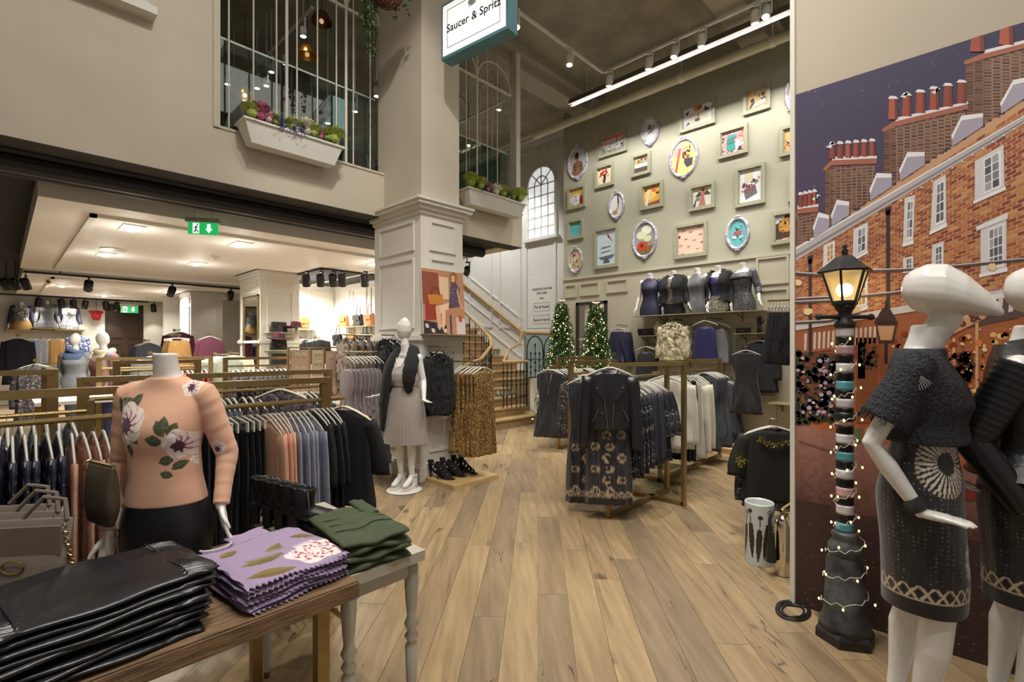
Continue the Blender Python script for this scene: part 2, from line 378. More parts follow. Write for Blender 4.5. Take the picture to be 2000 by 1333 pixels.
for k, (d, h) in enumerate(((0.05, 0.10), (0.10, 0.10), (0.16, 0.08), (0.22, 0.08))):
    z = ZC - 0.36 + sum((0.10, 0.10, 0.08, 0.08)[:k]); mb.b2(SW - d, SW, 6.53, 15.5, z, z + h)
part('cornice', mb, whitew, ws)
mb = MB()
for i in range(60): mb.b2(SW - 0.09, SW - 0.04, 6.6 + i * 0.12, 6.66 + i * 0.12, ZC - 0.42, ZC - 0.36)
part('dentil_moulding', mb, whitew, ws)['kind'] = 'stuff'
def arched_window():
    a = onx(1033, 470, SW); b = onx(1085, 466, SW); y0, y1 = b.y, a.y; zb = a.z; cy = (y0 + y1) / 2; r = (y1 - y0) / 2; zs = onx(1058, 362, SW).z
    fr = MB(); W = 0.06
    fr.b2(SW - 0.05, SW, y0 - W, y0, zb, zs); fr.b2(SW - 0.05, SW, y1, y1 + W, zb, zs)
    arc = [(cy + (r + W / 2) * math.cos(t), zs + (r + W / 2) * math.sin(t)) for t in [PI * i / 16 for i in range(17)]]
    for (p, q) in zip(arc, arc[1:]): fr.bar((SW - 0.025, p[0], p[1]), (SW - 0.025, q[0], q[1]), W, 0.05, None, (1, 0, 0))
    o = struct('window_1', fr, whitew)
    part('window_sill', MB().b2(SW - 0.12, SW, y0 - 0.12, y1 + 0.12, zb - 0.07, zb), whitew, o)
    pane = mat('frosted_pane', 'f2f4f6', 0.25, emit=0.6)  # white glow put into the pane material as emission
    n = 4; hz = (zs - zb) / 5
    bars = MB()
    for i in range(1, n): y = y0 + (y1 - y0) * i / n; bars.b2(SW - 0.035, SW - 0.012, y - 0.012, y + 0.012, zb, zs)
    for i in range(1, 6): bars.b2(SW - 0.035, SW - 0.012, y0, y1, zb + hz * i - 0.012, zb + hz * i + 0.012)
    for t in (PI / 4, PI / 2, 3 * PI / 4): bars.bar((SW - 0.024, cy, zs), (SW - 0.024, cy + r * math.cos(t), zs + r * math.sin(t)), 0.024, 0.024, None, (1, 0, 0))
    ar = [(cy + r * .5 * math.cos(t), zs + r * .5 * math.sin(t)) for t in [PI * i / 12 for i in range(13)]]
    for p, q in zip(ar, ar[1:]): bars.bar((SW - 0.024, p[0], p[1]), (SW - 0.024, q[0], q[1]), 0.024, 0.024, None, (1, 0, 0))
    part('glazing_bar', bars, whitew, o)
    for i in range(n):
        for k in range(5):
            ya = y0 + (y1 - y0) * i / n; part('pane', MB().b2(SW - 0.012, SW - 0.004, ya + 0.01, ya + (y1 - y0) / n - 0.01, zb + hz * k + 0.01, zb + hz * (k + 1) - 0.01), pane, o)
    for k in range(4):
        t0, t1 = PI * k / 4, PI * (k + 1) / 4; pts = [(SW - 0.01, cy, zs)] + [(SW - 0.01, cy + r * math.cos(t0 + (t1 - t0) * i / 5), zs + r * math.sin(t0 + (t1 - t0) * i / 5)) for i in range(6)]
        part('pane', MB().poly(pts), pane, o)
arched_window()
struct('wall_mural', MB().b2(MW, MW + 0.22, -4.0, 0.82, 0, ZC), mat('beige_wall', 'b3a796', 0.7, var=0.03, scale=2))
struct('trim_1', MB().b2(MW - 0.012, MW + 0.23, 0.82, 0.845, 0, ZC), mat('edge_bead', 'd9d6cc', 0.4))
# ---- balcony front and slab
bf = MB(); bf.b2(-6, 6.02, FB, FB + 0.25, Z1, Z2); bf.b2(-6, 1.5, FB, FB + 0.25, Z2, ZC)
fascia = struct('wall_balcony', bf, cream)
part('ledge_trim', MB().b2(1.48, 6.03, FB - 0.015, FB + 0.27, Z2, Z2 + 0.025), cream, fascia)
struct('wall_balcony_return', MB().b2(5.77, 6.02, FB + 0.25, 13, Z1, Z2), cream)
struct('trim_2', MB().b2(1.47, 1.53, FB - 0.02, FB + 0.25, Z2, ZC), cream)
# window surround at the top left
a = ony(215, 0, FB); b = ony(300, 45, FB)
struct('trim_3', MB().b2(a.x - 0.8, b.x, FB - 0.16, FB, b.z, b.z + 0.07).b2(a.x - 0.8, b.x - 0.05, FB - 0.10, FB, b.z + 0.07, b.z + 0.12)
       .b2(b.x - 0.24, b.x - 0.16, FB - 0.05, FB, b.z + 0.12, ZC).b2(b.x - 0.13, b.x - 0.07, FB - 0.04, FB, b.z + 0.12, ZC), cream2)
struct('window_2', MB().b2(a.x - 0.8, b.x - 0.24, FB - 0.012, FB - 0.002, b.z + 0.12, ZC), mat('plum_glass', '5b3a48', 0.3))
struct('ceiling', MB().b2(-6, 9.2, -4, 16, ZC, ZC + 0.2), concrete)
for k, b_ in enumerate((5.3, 2.0)):
    struct('ceiling_beam', MB().b2(2.5, AW, b_ + 0.35, b_ + 0.75, ZC - 0.32, ZC).b2(2.5, AW, b_ + 0.2, b_ + 0.35, ZC - 0.16, ZC), mat('painted_beam', '9b9588', 0.7))
# upper floor behind the glass
struct('floor_upper', MB().b2(-6, 5.77, FB + 0.25, 13, Z1 + 0.3, Z2 - 0.02), mat('upper_boards', '6b5a48', 0.6))
struct('wall_upper', MB().b2(-6, 9, 11.8, 12.0, Z2, ZC), mat('cafe_wall', '5c5048', 0.8))
struct('wall_upper_side', MB().b2(-0.2, 0, FB + 0.25, 11.8, Z2, ZC), mat('cafe_plum_wall', '6a4a55', 0.8))
# ---- lower shop beneath the balcony
struct('ceiling_dark', MB().b2(-6, 5.77, FB + 0.25, 20, Z1 + 0.02, Z1 + 0.28), black)
struct('ceiling_dark_edge', MB().b2(-6, 6.02, FB + 0.0, FB + 0.26, Z1 - 0.01, Z1), mat('soffit', '3a3735', 0.8))
def raft(name, x0, x1, y0, y1):
    o = struct(name, MB().b2(x0, x1, y0, y1, 3.0, Z1 + 0.02), raftm)
    mb = MB(); i = 0.42
    for (a0, a1, b0, b1) in ((x0 + i, x1 - i, y0 + i, y0 + i + .06), (x0 + i, x1 - i, y1 - i - .06, y1 - i), (x0 + i, x0 + i + .06, y0 + i, y1 - i), (x1 - i - .06, x1 - i, y0 + i, y1 - i)): mb.b2(a0, a1, b0, b1, 2.965, 3.0)
    part('moulding', mb, raftm, o)
raft('ceiling_raft', 0.25, 5.3, 6.5, 12.6); raft('ceiling_raft_far', 0.3, 5.0, 13.3, 18.6)
struct('wall_shop_rear', MB().b2(-6, 2.2, 19.2, 19.4, 0, 3.3).b2(3.15, 9, 19.2, 19.4, 0, 3.3).b2(2.2, 3.15, 19.2, 19.4, 2.9, 3.3), mat('rear_wall', 'dbd7cc', 0.7))
struct('wall_shop_left', MB().b2(-6.2, -6, -4, 20, 0, 3.3), mat('rear_wall', ''))
struct('wall_bags', MB().b2(4.2, 5.43, 10.95, 11.15, 0, 3.2).b2(5.43, 5.63, 7.9, 11.15, 0, 3.2), cream2)
for k, (a0, a1) in enumerate(((4.3, 4.8), (4.88, 5.38))):
    mb = MB(); panel_mould(mb, 10.95, a0, a1, 1.5, 2.85, axis='y'); struct('trim_%d' % (4 + k), mb, cream2)
for k, b0 in enumerate((10.85, 10.1, 9.35, 8.6)):
    mb = MB(); panel_mould(mb, 5.43, b0, b0 - 0.6, 1.5, 2.85); struct('trim_%d' % (6 + k), mb, cream2)
struct('wall_shop_mid', MB().b2(3.2, 6.5, 16.6, 16.8, 0, 3.0), cream2)
# ---- panelled columns
def column(name, x0, y0, wx, wy, H, fancy=True):
    o = struct(name, MB().b2(x0, x0 + wx, y0, y0 + wy, 0, H), cream if fancy else cream2)
    m = cream2
    def collar(z, hs, ds, nm):
        mb = MB(); zz = z
        for h, d in zip(hs, ds): mb.b2(x0 - d, x0 + wx + d, y0 - d, y0 + wy + d, zz, zz + h); zz += h
        part(nm, mb, m, o)
    lo = Z1 if fancy else 3.0
    part('panelled_casing', MB().b2(x0 - .03, x0 + wx + .03, y0 - .03, y0 + wy + .03, 0, lo), m, o)
    collar(lo - 0.10, (0.05, 0.05, 0.04, 0.03), (0.05, 0.08, 0.12, 0.14), 'capital')
    collar(0, (0.16, 0.03), (0.07, 0.05), 'plinth'); collar(1.62, (0.02, 0.05, 0.025), (0.05, 0.07, 0.05), 'rail')
    for (z0, z1) in ((0.32, 0.72), (0.80, 1.54), (1.78, 2.62), (2.70, lo - 0.16)):
        mb = MB(); e = 0.09
        panel_mould(mb, x0 - .03, y0 + e, y0 + wy - e, z0, z1, 0.03, 0.018)
        panel_mould(mb, y0 - .03, x0 + e, x0 + wx - e, z0, z1, 0.03, 0.018, 'y'); part('panel_moulding', mb, m, o)
    return o
column('column', 3.41, 4.74, 0.575, 0.95, ZC)
column('column_shop', 3.37, 9.7, 0.66, 1.05, 3.02, False)
column('column_rear', 3.4, 14.6, 0.66, 1.05, 3.02, False)
# ================================================================== staircase
oak2 = mat('stair_oak', '9c835f', 0.45, var=0.12, scale=6, stretch=(1, 6, 6)); railoak = mat('rail_oak', 'b79a6c', 0.4, var=0.08, scale=10)
iron = mat('black_iron', '1d1c1e', 0.45, metal=0.4)
stair = thing('staircase', 'oak staircase with rounded bottom steps climbing along the white wall', 'staircase', (0, 0, 0))
RISE = 0.17
def stairs():
    spec = {1: (5.5, 7.95), 2: (5.6, 7.8), 3: (5.9, 7.7), 4: (6.3, 7.75)}
    for k in range(1, 20):
        b0 = 6.65 + 0.28 * (k - 1); z = RISE * k; x0, x1 = spec.get(k, (7.3, SW))
        b1 = b0 + (0.34 if k > 4 else 1.0); mb = MB()
        if k <= 2:
            r = 0.34 if k == 1 else 0.28; arc = [(x1 - r + r * math.sin(t), b0 + r - r * math.cos(t)) for t in [PI / 2 * i / 8 for i in range(9)]]
            pts = [(x0, b0)] + arc + [(x1, b1), (x0, b1)]
        else: pts = [(x0, b0), (x1, b0), (x1, b1), (x0, b1)]
        part('riser', MB().prism(pts, 0 if k < 6 else z - 0.35, z - 0.03), oak2, stair)
        big = [(x + (0.025 if x > (x0 + x1) / 2 and k < 3 else 0), y - 0.03 if y < b0 + 0.5 else y) for x, y in pts]
        part('tread', MB().prism(big, z - 0.03, z), railoak, stair)
    # patterned tiles on two risers
    tm = mat_cells('blue_tile', ['6d8f96', 'cfd8d6', '4d6f7c', 'a9bfc0'], 22, 0.3)
    for (k, pxs) in ((4, range(942, 1002, 9)), (9, range(957, 978, 8))):
        b0 = 6.65 + 0.28 * (k - 1); z = RISE * k
        for px in pxs: c = ony(px, 700, b0).x; part('riser_tile', MB().b2(c, c + 0.085, b0 - 0.012, b0, z - 0.15, z - 0.045), tm, stair)
stairs()
def baluster(mb, x, y, z0, z1):
    h = z1 - z0; mb.cyl((x, y, z0), (x, y, z1), 0.009, 6)
    for f in (0.25, 0.5, 0.78): mb.ball((x, y, z0 + h * f), 0.022, 6, 4, None, (1, 1, 1.5))
def balustrade():
    # right hand curve on step two
    z0 = RISE * 2; zt = 1.27; arc = [Vector((7.62 + 0.36 * math.sin(t) - 0.30, 6.98 - 0.20 * math.cos(t), 0)) for t in [-1.3 + 2.6 * i / 8 for i in range(9)]]
    rail = MB().tube([(p.x, p.y, zt) for p in arc] + [], 0.032, 8); part('handrail', rail, railoak, stair)
    part('handrail', MB().tube([(arc[0].x, arc[0].y, zt), (7.6, 7.4, 1.5), (8.6, 8.0, 1.66), (8.72, 8.02, 1.95)], 0.03, 8), railoak, stair)
    for p in arc[::1]: mb = MB(); baluster(mb, p.x, p.y, z0, zt); part('baluster', mb, iron, stair)
    mb = MB()
    for a, b in zip(arc, arc[1:]): mb.cyl((a.x, a.y, 0.55), (b.x, b.y, 0.55), 0.008, 6)
    part('lower_rail', mb, iron, stair)
    # left hand balustrade
    pts = [Vector((5.75, 6.66, 1.24)), Vector((6.3, 6.85, 1.34)), Vector((7.0, 7.3, 1.6)), Vector((7.26, 7.62, 1.78)), Vector((7.28, 7.9, 1.98)), Vector((7.28, 8.6, 2.46)), Vector((7.28, 9.6, 3.12))]
    part('handrail', MB().tube(pts, 0.032, 8), railoak, stair)
    for i in range(22):
        t = i / 21 * (len(pts) - 1); k = min(int(t), len(pts) - 2); p = pts[k].lerp(pts[k + 1], t - k)
        mb = MB(); baluster(mb, p.x, p.y, max(0.2, p.z - 0.98), p.z); part('baluster', mb, iron, stair)
    part('lower_rail', MB().tube([(p.x, p.y, p.z - 0.82) for p in pts], 0.008, 6), iron, stair)
    # wall handrail with brackets and raking mouldings
    wr = [onx(1022, 650, SW - 0.07), onx(885, 538, SW - 0.07)]
    part('wall_handrail', MB().tube(wr, 0.033, 8), railoak, stair)
    for t in (0.12, 0.45, 0.8): p = wr[0].lerp(wr[1], t); part('rail_bracket', MB().cyl(p - Vector((0, 0, 0.04)), (SW, p.y, p.z - 0.07), 0.012, 6), iron, stair)
    for (y0, y1) in ((627, 527), (676, 576), (702, 602)):
        a = onx(1018, y0 - 4, SW - 0.012); b = onx(898, y1 - 1, SW - 0.012); part('raking_moulding', MB().bar(a, b, 0.04, 0.025, None, (1, 0, 0)), whitew, stair)
balustrade()
# iron screen beside the stairs on a low wall
scr = thing('iron_screen', 'black arched iron screen with oak top rail beside the stairs', 'railing', (7.58, 6.9, 0.9))
def screen():
    part('low_wall', MB().b2(0.30, 1.2, -0.03, 0.12, -0.9, 0), cream2, scr); H = 0.97
    part('top_rail', MB().cyl((0, 0, H), (1.2, 0, H), 0.04, 8), railoak, scr)
    part('glass_back', MB().b2(0.02, 1.2, 0.03, 0.04, 0, H), glass_mat('screen_glass', 'dbe8ea', 0.10), scr)
    for i in range(2):
        x0 = 0.05 + i * 0.56; mb = MB(); arc = [(x0 + 0.28 - 0.26 * math.cos(t), 0, .62 + 0.28 * math.sin(t)) for t in [PI * k / 10 for k in range(11)]]
        mb.tube([(x0 + .02, 0, 0)] + arc + [(x0 + .54, 0, 0)], 0.013, 6); part('arch', mb, iron, scr)
        for dx, h in ((0.14, 0.5), (0.28, 0.68), (0.42, 0.5)):
            mb = MB(); baluster(mb, x0 + dx, 0, 0.0, h); mb.ball((x0 + dx, 0, h + 0.03), 0.018, 6, 5, None, (1, 1, 2.2)); part('spindle', mb, iron, scr)
    part('cross_rail', MB().b2(0, 1.2, -.006, .006, 0.4, 0.412).b2(0, 1.2, -.006, .006, 0.02, 0.035), iron, scr)
screen()
# lettering on the stair wall, painted straight on a pale board
ink = mat('black_ink', '26272b', 0.6)
def wall_text(body, px, py, hpx, parent, **kw):
    p = onx(px, py, SW - 0.014); t = p.x / ray(px, py)[0]; me = text_mesh(body, hpx / FPX * t, ink, **kw)
    o = link('lettering', me, parent); o.matrix_world = Matrix.Translation(p) @ Matrix(((0, 0, -1), (-1, 0, 0), (0, 1, 0))).to_4x4(); return o
a = onx(1031, 545, SW); b = onx(1085, 640, SW)
sgn = tag(part('wall_sign', MB().b2(SW - 0.012, SW, b.y, a.y, b.z, a.z), mat('sign_board', 'd9dbdc', 0.5)), 'pale wall sign reading DRESSING ROOM UPSTAIRS AND above two small framed shop names', 'sign')
for (tx, py, h) in (('DRESSING ROOM', 565, 6.4), ('UPSTAIRS', 573, 6.4), ('AND', 583, 5), ('Pin & Polish', 600, 7.6), ('Saucer & Spritz', 625, 6.6)): wall_text(tx, 1058, py, h, sgn, bold=0.001)
for (y0, y1) in ((593, 607), (617, 632)):
    mb = MB(); p = onx(1043, y0, SW); q = onx(1074, y1, SW)
    for (c, d) in (((p.y + q.y) / 2, None),):
        mb.b2(SW - .015, SW - .012, q.y, p.y, p.z - .004, p.z).b2(SW - .015, SW - .012, q.y, p.y, q.z, q.z + .004).b2(SW - .015, SW - .012, p.y - .004, p.y, q.z, p.z).b2(SW - .015, SW - .012, q.y, q.y + .004, q.z, p.z)
    part('border', mb, ink, sgn)
# ================================================================== ceiling services
whm = mat('white_enamel', 'd8d6d0', 0.4); blk = mat('black_enamel', '141416', 0.45)
lampglow = mat('lamp_lens', 'fff3dc', 0.3, emit=14.0)
def pipe():
    o = thing('ceiling_pipe', 'long cream pipe running under the ceiling above the picture wall', 'pipe')
    part('pipe_run', MB().cyl((7.9, -1.0, 6.08), (7.9, 6.9, 6.08), 0.075, 14), mat('pipe_paint', 'c9c6ad', 0.4), o)
    for b_ in (0.6, 2.2, 3.6, 5.4): part('pipe_clamp', MB().cyl((7.9, b_, 6.08), (7.9, b_ + 0.08, 6.08), 0.085, 14).cyl((7.9, b_ + .04, 6.1), (7.9, b_ + .04, ZC), 0.008, 6), whm, o)
    o = thing('linear_light', 'slim linear light bar hanging parallel to the cream pipe', 'light')
    part('housing', MB().b2(7.37, 7.44, -1.0, 5.6, 6.12, 6.2).b2(7.432, 7.44, -1.0, 5.6, 6.082, 6.12), mat('alu_grey', '5f5b58', 0.5, metal=0.3), o)
    part('diffuser', MB().b2(7.372, 7.384, -1.0, 5.6, 6.108, 6.12), mat('linear_diffuser', 'fff6e6', 0.4, emit=0.8), o)
    l = area((7.395, 2.3, 6.105), (7.55, 2.3, 5.6), 300 * LP, 6.5, 0.012); l.rotation_euler = (0, math.radians(-38), 0); l.rotation_mode = 'QUATERNION'
    l.rotation_quaternion = Matrix(((0, -.788, -.616), (1, 0, 0), (0, -.616, .788))).to_quaternion()
    for b_ in (-.5, 3.3, 5.2): part('suspension_wire', MB().cyl((7.4, b_, 6.2), (7.4, b_, ZC - .01), 0.005, 5), whm, o)
pipe()
TX, TY, TZ = 7.08, 4.65, 6.2
tag(part('light_track', MB().b2(3.6, TX, TY - .02, TY + .02, TZ, TZ + .035), whm), 'white ceiling light track running past the hanging sign', 'light track')
tag(part('light_track', MB().b2(TX - .02, TX + .02, -1.0, TY - .02, TZ, TZ + .035), whm), 'white ceiling light track running parallel to the picture wall', 'light track')
def head(loc, aim, label, power, mtl=None, size=58, r=0.055, L=0.17, group=None, zt=None):
    """a cylinder spotlight hanging from a track, with its own lamp"""
    mtl = mtl or whm; o = thing('track_spotlight', label, 'spotlight', loc, 0, group); d = (Vector(aim) - Vector(loc)).normalized()
    c = Vector((0, 0, -0.16)); q = c - d * L * .5; e = c + d * L * .5
    part('arm', MB().b2(-.012, .012, -r - .018, -r - .004, -.2, -.02).b2(-.02, .02, -r - .018, .02, -.02, 0), mtl, o)
    part('barrel', MB().tube([q, q + d * .02, e], [r * .8, r, r], 16), mtl, o, True)
    part('lens', MB().cyl(e - d * .002, e + d * .003, r * .82, 16), lampglow, o)
    if zt: part('stem', MB().cyl((0, 0, 0), (0, 0, zt - loc[2]), .008, 6), mtl, o)
    if power:
        s = spot(Vector(loc) + e + d * .012, Vector(loc) + e + d * 3, power * LP, size, 0.55, 0.03); s.name = 'spot_lamp'
    return o
for (px, aim, pw) in ((1007, (4.6, 3.0, 0.0), 350), (1112, (5.6, 4.2, 0.0), 300)):
    p = ony(px, 100, TY); head((p.x, TY, TZ), aim, 'white cylinder spotlight %s on the track by the hanging sign' % ('nearest' if px < 1100 else 'second'), pw)
for i, (px, aim, pw) in enumerate(((1190, (7.9, 5.6, 1.0), 220), (1267, (7.9, 4.6, 1.2), 240), (1318, (6.0, 4.0, 0.4), 300), (1370, (7.9, 3.4, 1.4), 260), (1475, (8.0, 2.6, 1.2), 240), (1497, (5.2, 2.2, 0.6), 320))):
    p = onx(px, 100, TX); head((TX, p.y, TZ), aim, '%s white cylinder spotlight along the picture wall track, counted from its corner' % ('first', 'second', 'third', 'fourth', 'fifth', 'sixth')[i], pw)
for (b_, tb, pw) in ((4.2, 4.0, 200), (2.6, 3.2, 200), (1.2, 2.6, 200)): spot((6.4, b_, 6.1), (8.0, tb, 1.4), pw * LP, 60)
spot((7.2, 6.0, 6.2), (7.9, 7.0, 0.4), 160 * LP, 60); spot((6.8, 8.3, 6.2), (8.8, 8.3, 2.4), 620 * LP, 80); spot((7.2, 10.5, 6.2), (8.8, 10.0, 3.2), 380 * LP, 80)
o = head(onx(912, 512, 5.9), onx(890, 700, 7.4), 'black spotlight under the balcony end above the stair', 40, blk, 60, 0.055, 0.17, zt=3.26)
# ---- recessed ceiling lights of the lower shop
def recessed(x, y, lab, power=60, z=3.0):
    o = thing('recessed_light', lab, 'ceiling light', (x, y, z)); part('trim_frame', MB().b2(-.11, .11, -.2, .2, -.012, 0), whm, o)
    for k in (-1, 0, 1): part('lamp', MB().cyl((0, k * .11, -.025), (0, k * .11, -.012), .042, 12), lampglow, o)
    d = bpy.data.lights.new('downlight', 'AREA'); d.shape = 'RECTANGLE'; d.size = 0.16; d.size_y = 0.35; d.energy = power * LP; d.color = WARM; d.spread = math.radians(150)
    l = bpy.data.objects.new('downlight', d); COL.objects.link(l); l.location = (x, y, z - 0.04)
    d = bpy.data.lights.new('ceiling_fill', 'POINT'); d.energy = power * .085 * LP; d.color = WARM; d.shadow_soft_size = 0.1; l = bpy.data.objects.new('ceiling_fill', d); COL.objects.link(l); l.location = (x, y, z - 0.28)  # added point fill below the fixture, no bulb there, brightens the ceiling
for i, (px, py, lab) in enumerate(((258, 445, 'triple recessed ceiling light nearest the left edge of the white ceiling'), (207, 497, 'triple recessed ceiling light beyond the round speaker grille'), (470, 477, 'triple recessed ceiling light right of the green exit sign'),
        (385, 515, 'triple recessed ceiling light below the exit sign, in the middle of the white ceiling'), (620, 541, 'triple recessed ceiling light by the top of the mirrored column'), (735, 515, 'triple recessed ceiling light beside the large column'))):
    p = onz(px, py, 3.0); recessed(p.x, p.y, lab, 110)
for (x, y) in ((1.0, 15.5), (3.0, 15.2), (2.0, 17.5), (4.6, 10.2)): recessed(x, y, 'recessed triple light far back in the lower ceiling', 90)
for o in list(bpy.data.objects):
    if o.get('label') == 'recessed triple light far back in the lower ceiling': o['group'] = 'far recessed lights'
p = onz(222, 487, 3.0); tag(part('speaker_grille', MB().cyl((0, 0, -.015), (0, 0, 0), .16, 24), whm, None, False, None, p), 'round white speaker grille flush in the white ceiling', 'speaker')
for (px, py, l) in ((422, 500, 'small white smoke detector on the ceiling right of the exit sign'), (663, 537, 'small dark dome camera on the ceiling near the large column'), (95, 547, 'small dark dome camera at the far left of the rear ceiling')):
    p = onz(px, py, 3.0); dk = 'dark' in l
    o = thing('ceiling_detector', l, 'detector', p); part('base', MB().cyl((0, 0, -.02), (0, 0, 0), .06, 16), whm, o); part('dome', MB().ball((0, 0, -.03), .04, 12, 6), blk if dk else whm, o, True)
# black spotlights on dark tracks in the lower shop
def dark_spots():
    for (x0, x1, y) in ((0.3, 4.4, 12.95), (-2.0, 3.2, 18.75)): tag(part('dark_track', MB().b2(x0, x1, y - .025, y + .025, 2.96, 3.0).b2(x0 + .5, x0 + .52, y - .01, y + .01, 3.0, 3.238).b2(x1 - .3, x1 - .28, y - .01, y + .01, 3.0, 3.238), blk), 'black light track in the gap between ceilings' if y < 15 else 'black light track before the rear wall', 'light track')
    tag(part('dark_track', MB().b2(-.6, -.55, 6.3, 18.0, 2.95, 3.0).b2(-.59, -.57, 8, 8.02, 3.0, 3.238), blk), 'black light track at the far left beside the white ceiling', 'light track')
    rows = [(px, 545, 12.95) for px in (173, 335, 450)] + [(px, 570, 18.75) for px in (75, 120, 143, 166, 207, 228, 300)]
    for i, (px, py, y) in enumerate(rows):
        p = ony(px, py, y); aim = (p.x + R.uniform(-.3, .8), 19.2 if y > 15 else y + 2.2, 1.4)
        head((p.x, y, 2.96), aim, 'black cylinder spotlight on the %s dark track, %s from the left' % ('near' if y < 15 else 'rear', ('first', 'second', 'third', 'first', 'second', 'third', 'fourth', 'fifth', 'sixth', 'seventh')[i]), 34 if y > 15 else 26, blk, 70, 0.075, 0.24)
    for i, (px, py) in enumerate(((12, 578), (30, 560), (50, 585), (598, 580), (626, 600), (650, 590), (668, 575), (712, 560))):
        t = 9.5 if px < 100 else 9.0; p = D(px, py - 12, t); p.z = 2.95
        head(p, (p.x + (.6 if px < 100 else .5), p.y + .7, 1.2), 'black cylinder spotlight, number %s from the left in the dark corner %s' % (('one', 'two', 'three', 'one', 'two', 'three', 'four', 'five')[i], 'at far left' if px < 100 else 'above the handbag wall'), (22 if px < 100 else 9), blk, 70, 0.07, 0.22, None, 3.24 if px < 100 else 2.97)
dark_spots()
struct('ceiling_dark_corner', MB().b2(4.0, 5.77, 8.6, 10.9, 2.97, 2.995), black)
# dark ducts in the open ceiling
for k, (y, r) in enumerate(((5.95, .08), (6.2, .05))): tag(part('ceiling_duct', MB().cyl((-5, y, 3.12), (5.5, y, 3.12), r, 10), mat('dark_pipe', '2a282b', 0.6)), 'dark pipe in the open ceiling gap behind the balcony front, %s' % ('thicker one nearer' if k == 0 else 'thinner one farther'), 'pipe')
for k in range(3): tag(part('ceiling_duct', MB().cyl((-0.4 - k * .45, 6.4, 2.95 + .06 * k), (-0.4 - k * .45, 18, 2.95 + .06 * k), .07 + .03 * k, 10), mat('dark_pipe', '')), 'dark duct along the far left ceiling, %s from the white ceiling' % ('first', 'second', 'third')[k], 'pipe')
# exit signs
exg = mat('exit_green', '1fae5a', 0.3, emit=0.9); exw = mat('exit_white', 'f2fff6', 0.3, emit=1.3)
def exit_sign(p, w, h, label, rz):
    o = thing('exit_sign', label, 'sign', p, rz)
    part('housing', MB().b2(-w / 2 - .02, w / 2 + .02, -.035, .035, h / 2, h / 2 + h * .34), mat('exit_housing', 'a9a49c', 0.4), o)
    part('panel', MB().b2(-w / 2, w / 2, -.008, .008, -h / 2, h / 2), exg, o)
    part('hanger_rod', MB().cyl((-w * .3, 0, h * .7), (-w * .3, 0, h * .7 + .12), .006, 6).cyl((w * .3, 0, h * .7), (w * .3, 0, h * .7 + .12), .006, 6), whm, o)
    m = MB(); y = -.0095
    def P(pts): m.poly([(x * h, y, z * h) for x, z in pts])
    P([(-.75, -.42), (-.28, -.42), (-.28, .42), (-.75, .42)])
    m2 = MB(); y = -.011
    P([(.32, .38), (.32, 0), (.18, .0), (.44, -.36), (.70, 0), (.56, 0), (.56, .38)])
    part('pictogram', m, exw, o)
    m2.tube([(-.62 * h, -.012, -.36 * h), (-.52 * h, -.012, -.1 * h), (-.5 * h, -.012, .12 * h), (-.42 * h, -.012, .2 * h)], .05 * h, 6).tube([(-.5 * h, -.012, -.1 * h), (-.38 * h, -.012, -.2 * h), (-.36 * h, -.012, -.36 * h)], .045 * h, 6).tube([(-.62 * h, -.012, .0), (-.5 * h, -.012, .16 * h), (-.36 * h, -.012, .04 * h)], .035 * h, 6).ball((-.4 * h, -.012, .31 * h), .065 * h, 8, 6)
    part('running_figure', m2, mat('exit_figure', '0f7f3e', 0.4), o)
exit_sign(ony(397, 447, 6.3), 0.30, 0.135, 'green emergency exit sign with running figure hanging above the mannequin', -YAW + .25)
exit_sign(ony(253, 605, 18.4), 0.42, 0.2, 'small far green exit sign in front of the dark double doors', -YAW + .5)
# ================================================================== hanging shop sign
teal = mat('teal_sign_box', '4f7f8c', 0.45)
def hanging_sign():
    # a light box projecting from the column towards the void
    c0 = Vector((4.12, 4.46, 0)); e = D(862, 122, 5.55); q = D(975, 42, 5.05)
    d = (q - e); d.z = 0; L = 0.95; d.normalize(); nrm = Vector((-d.y, d.x, 0));
    if nrm.dot(Vector((0, 0, 0)) - e) < 0: nrm = -nrm
    z0 = e.z + 0.02; H = 0.62; ang = math.atan2(d.y, d.x)
    o = thing('hanging_sign', 'teal lightbox sign reading Saucer & Spritz hanging from the column', 'sign', (e.x, e.y, z0), ang)
    part('box', MB().b2(0, L, 0.0, 0.16, 0, H), teal, o)
    part('face', MB().b2(.03, L - .03, -.006, 0, .03, H - .03), mat('sign_face', 'f3f3f1', 0.4, emit=0.55), o)
    mb = MB(); ln = .005
    for (x0, x1, y0, y1) in ((.1, L - .1, .1, .1 + ln), (.1, L - .1, H - .1, H - .1 + ln), (.1, .1 + ln, .1, H - .1), (L - .1 - ln, L - .1, .1, H - .1)): mb.b2(x0, x1, -.008, -.006, y0, y1)
    part('border', mb, ink, o)
    me = text_mesh('Saucer & Spritz', .125, ink, bold=0.0015); t = link('lettering', me, o, (L / 2, -.008, H * .5)); t.rotation_euler = (PI / 2, 0, 0)
    part('cup_emblem', MB().lathe([(.02, 0), (.05, .012), (.045, .03), (.02, .03)], (L / 2, -.007, H * .70), 12).tube([(L / 2, -.008, H * .73), (L / 2 + .02, -.008, H * .82)], .006, 6), mat('emblem_grey', '9aa0a4', 0.5), o)
    part('bracket', MB().b2(L * .5 - .02, L * .5 + .02, .07, .09, H, H + 1.6), whm, o)
hanging_sign()
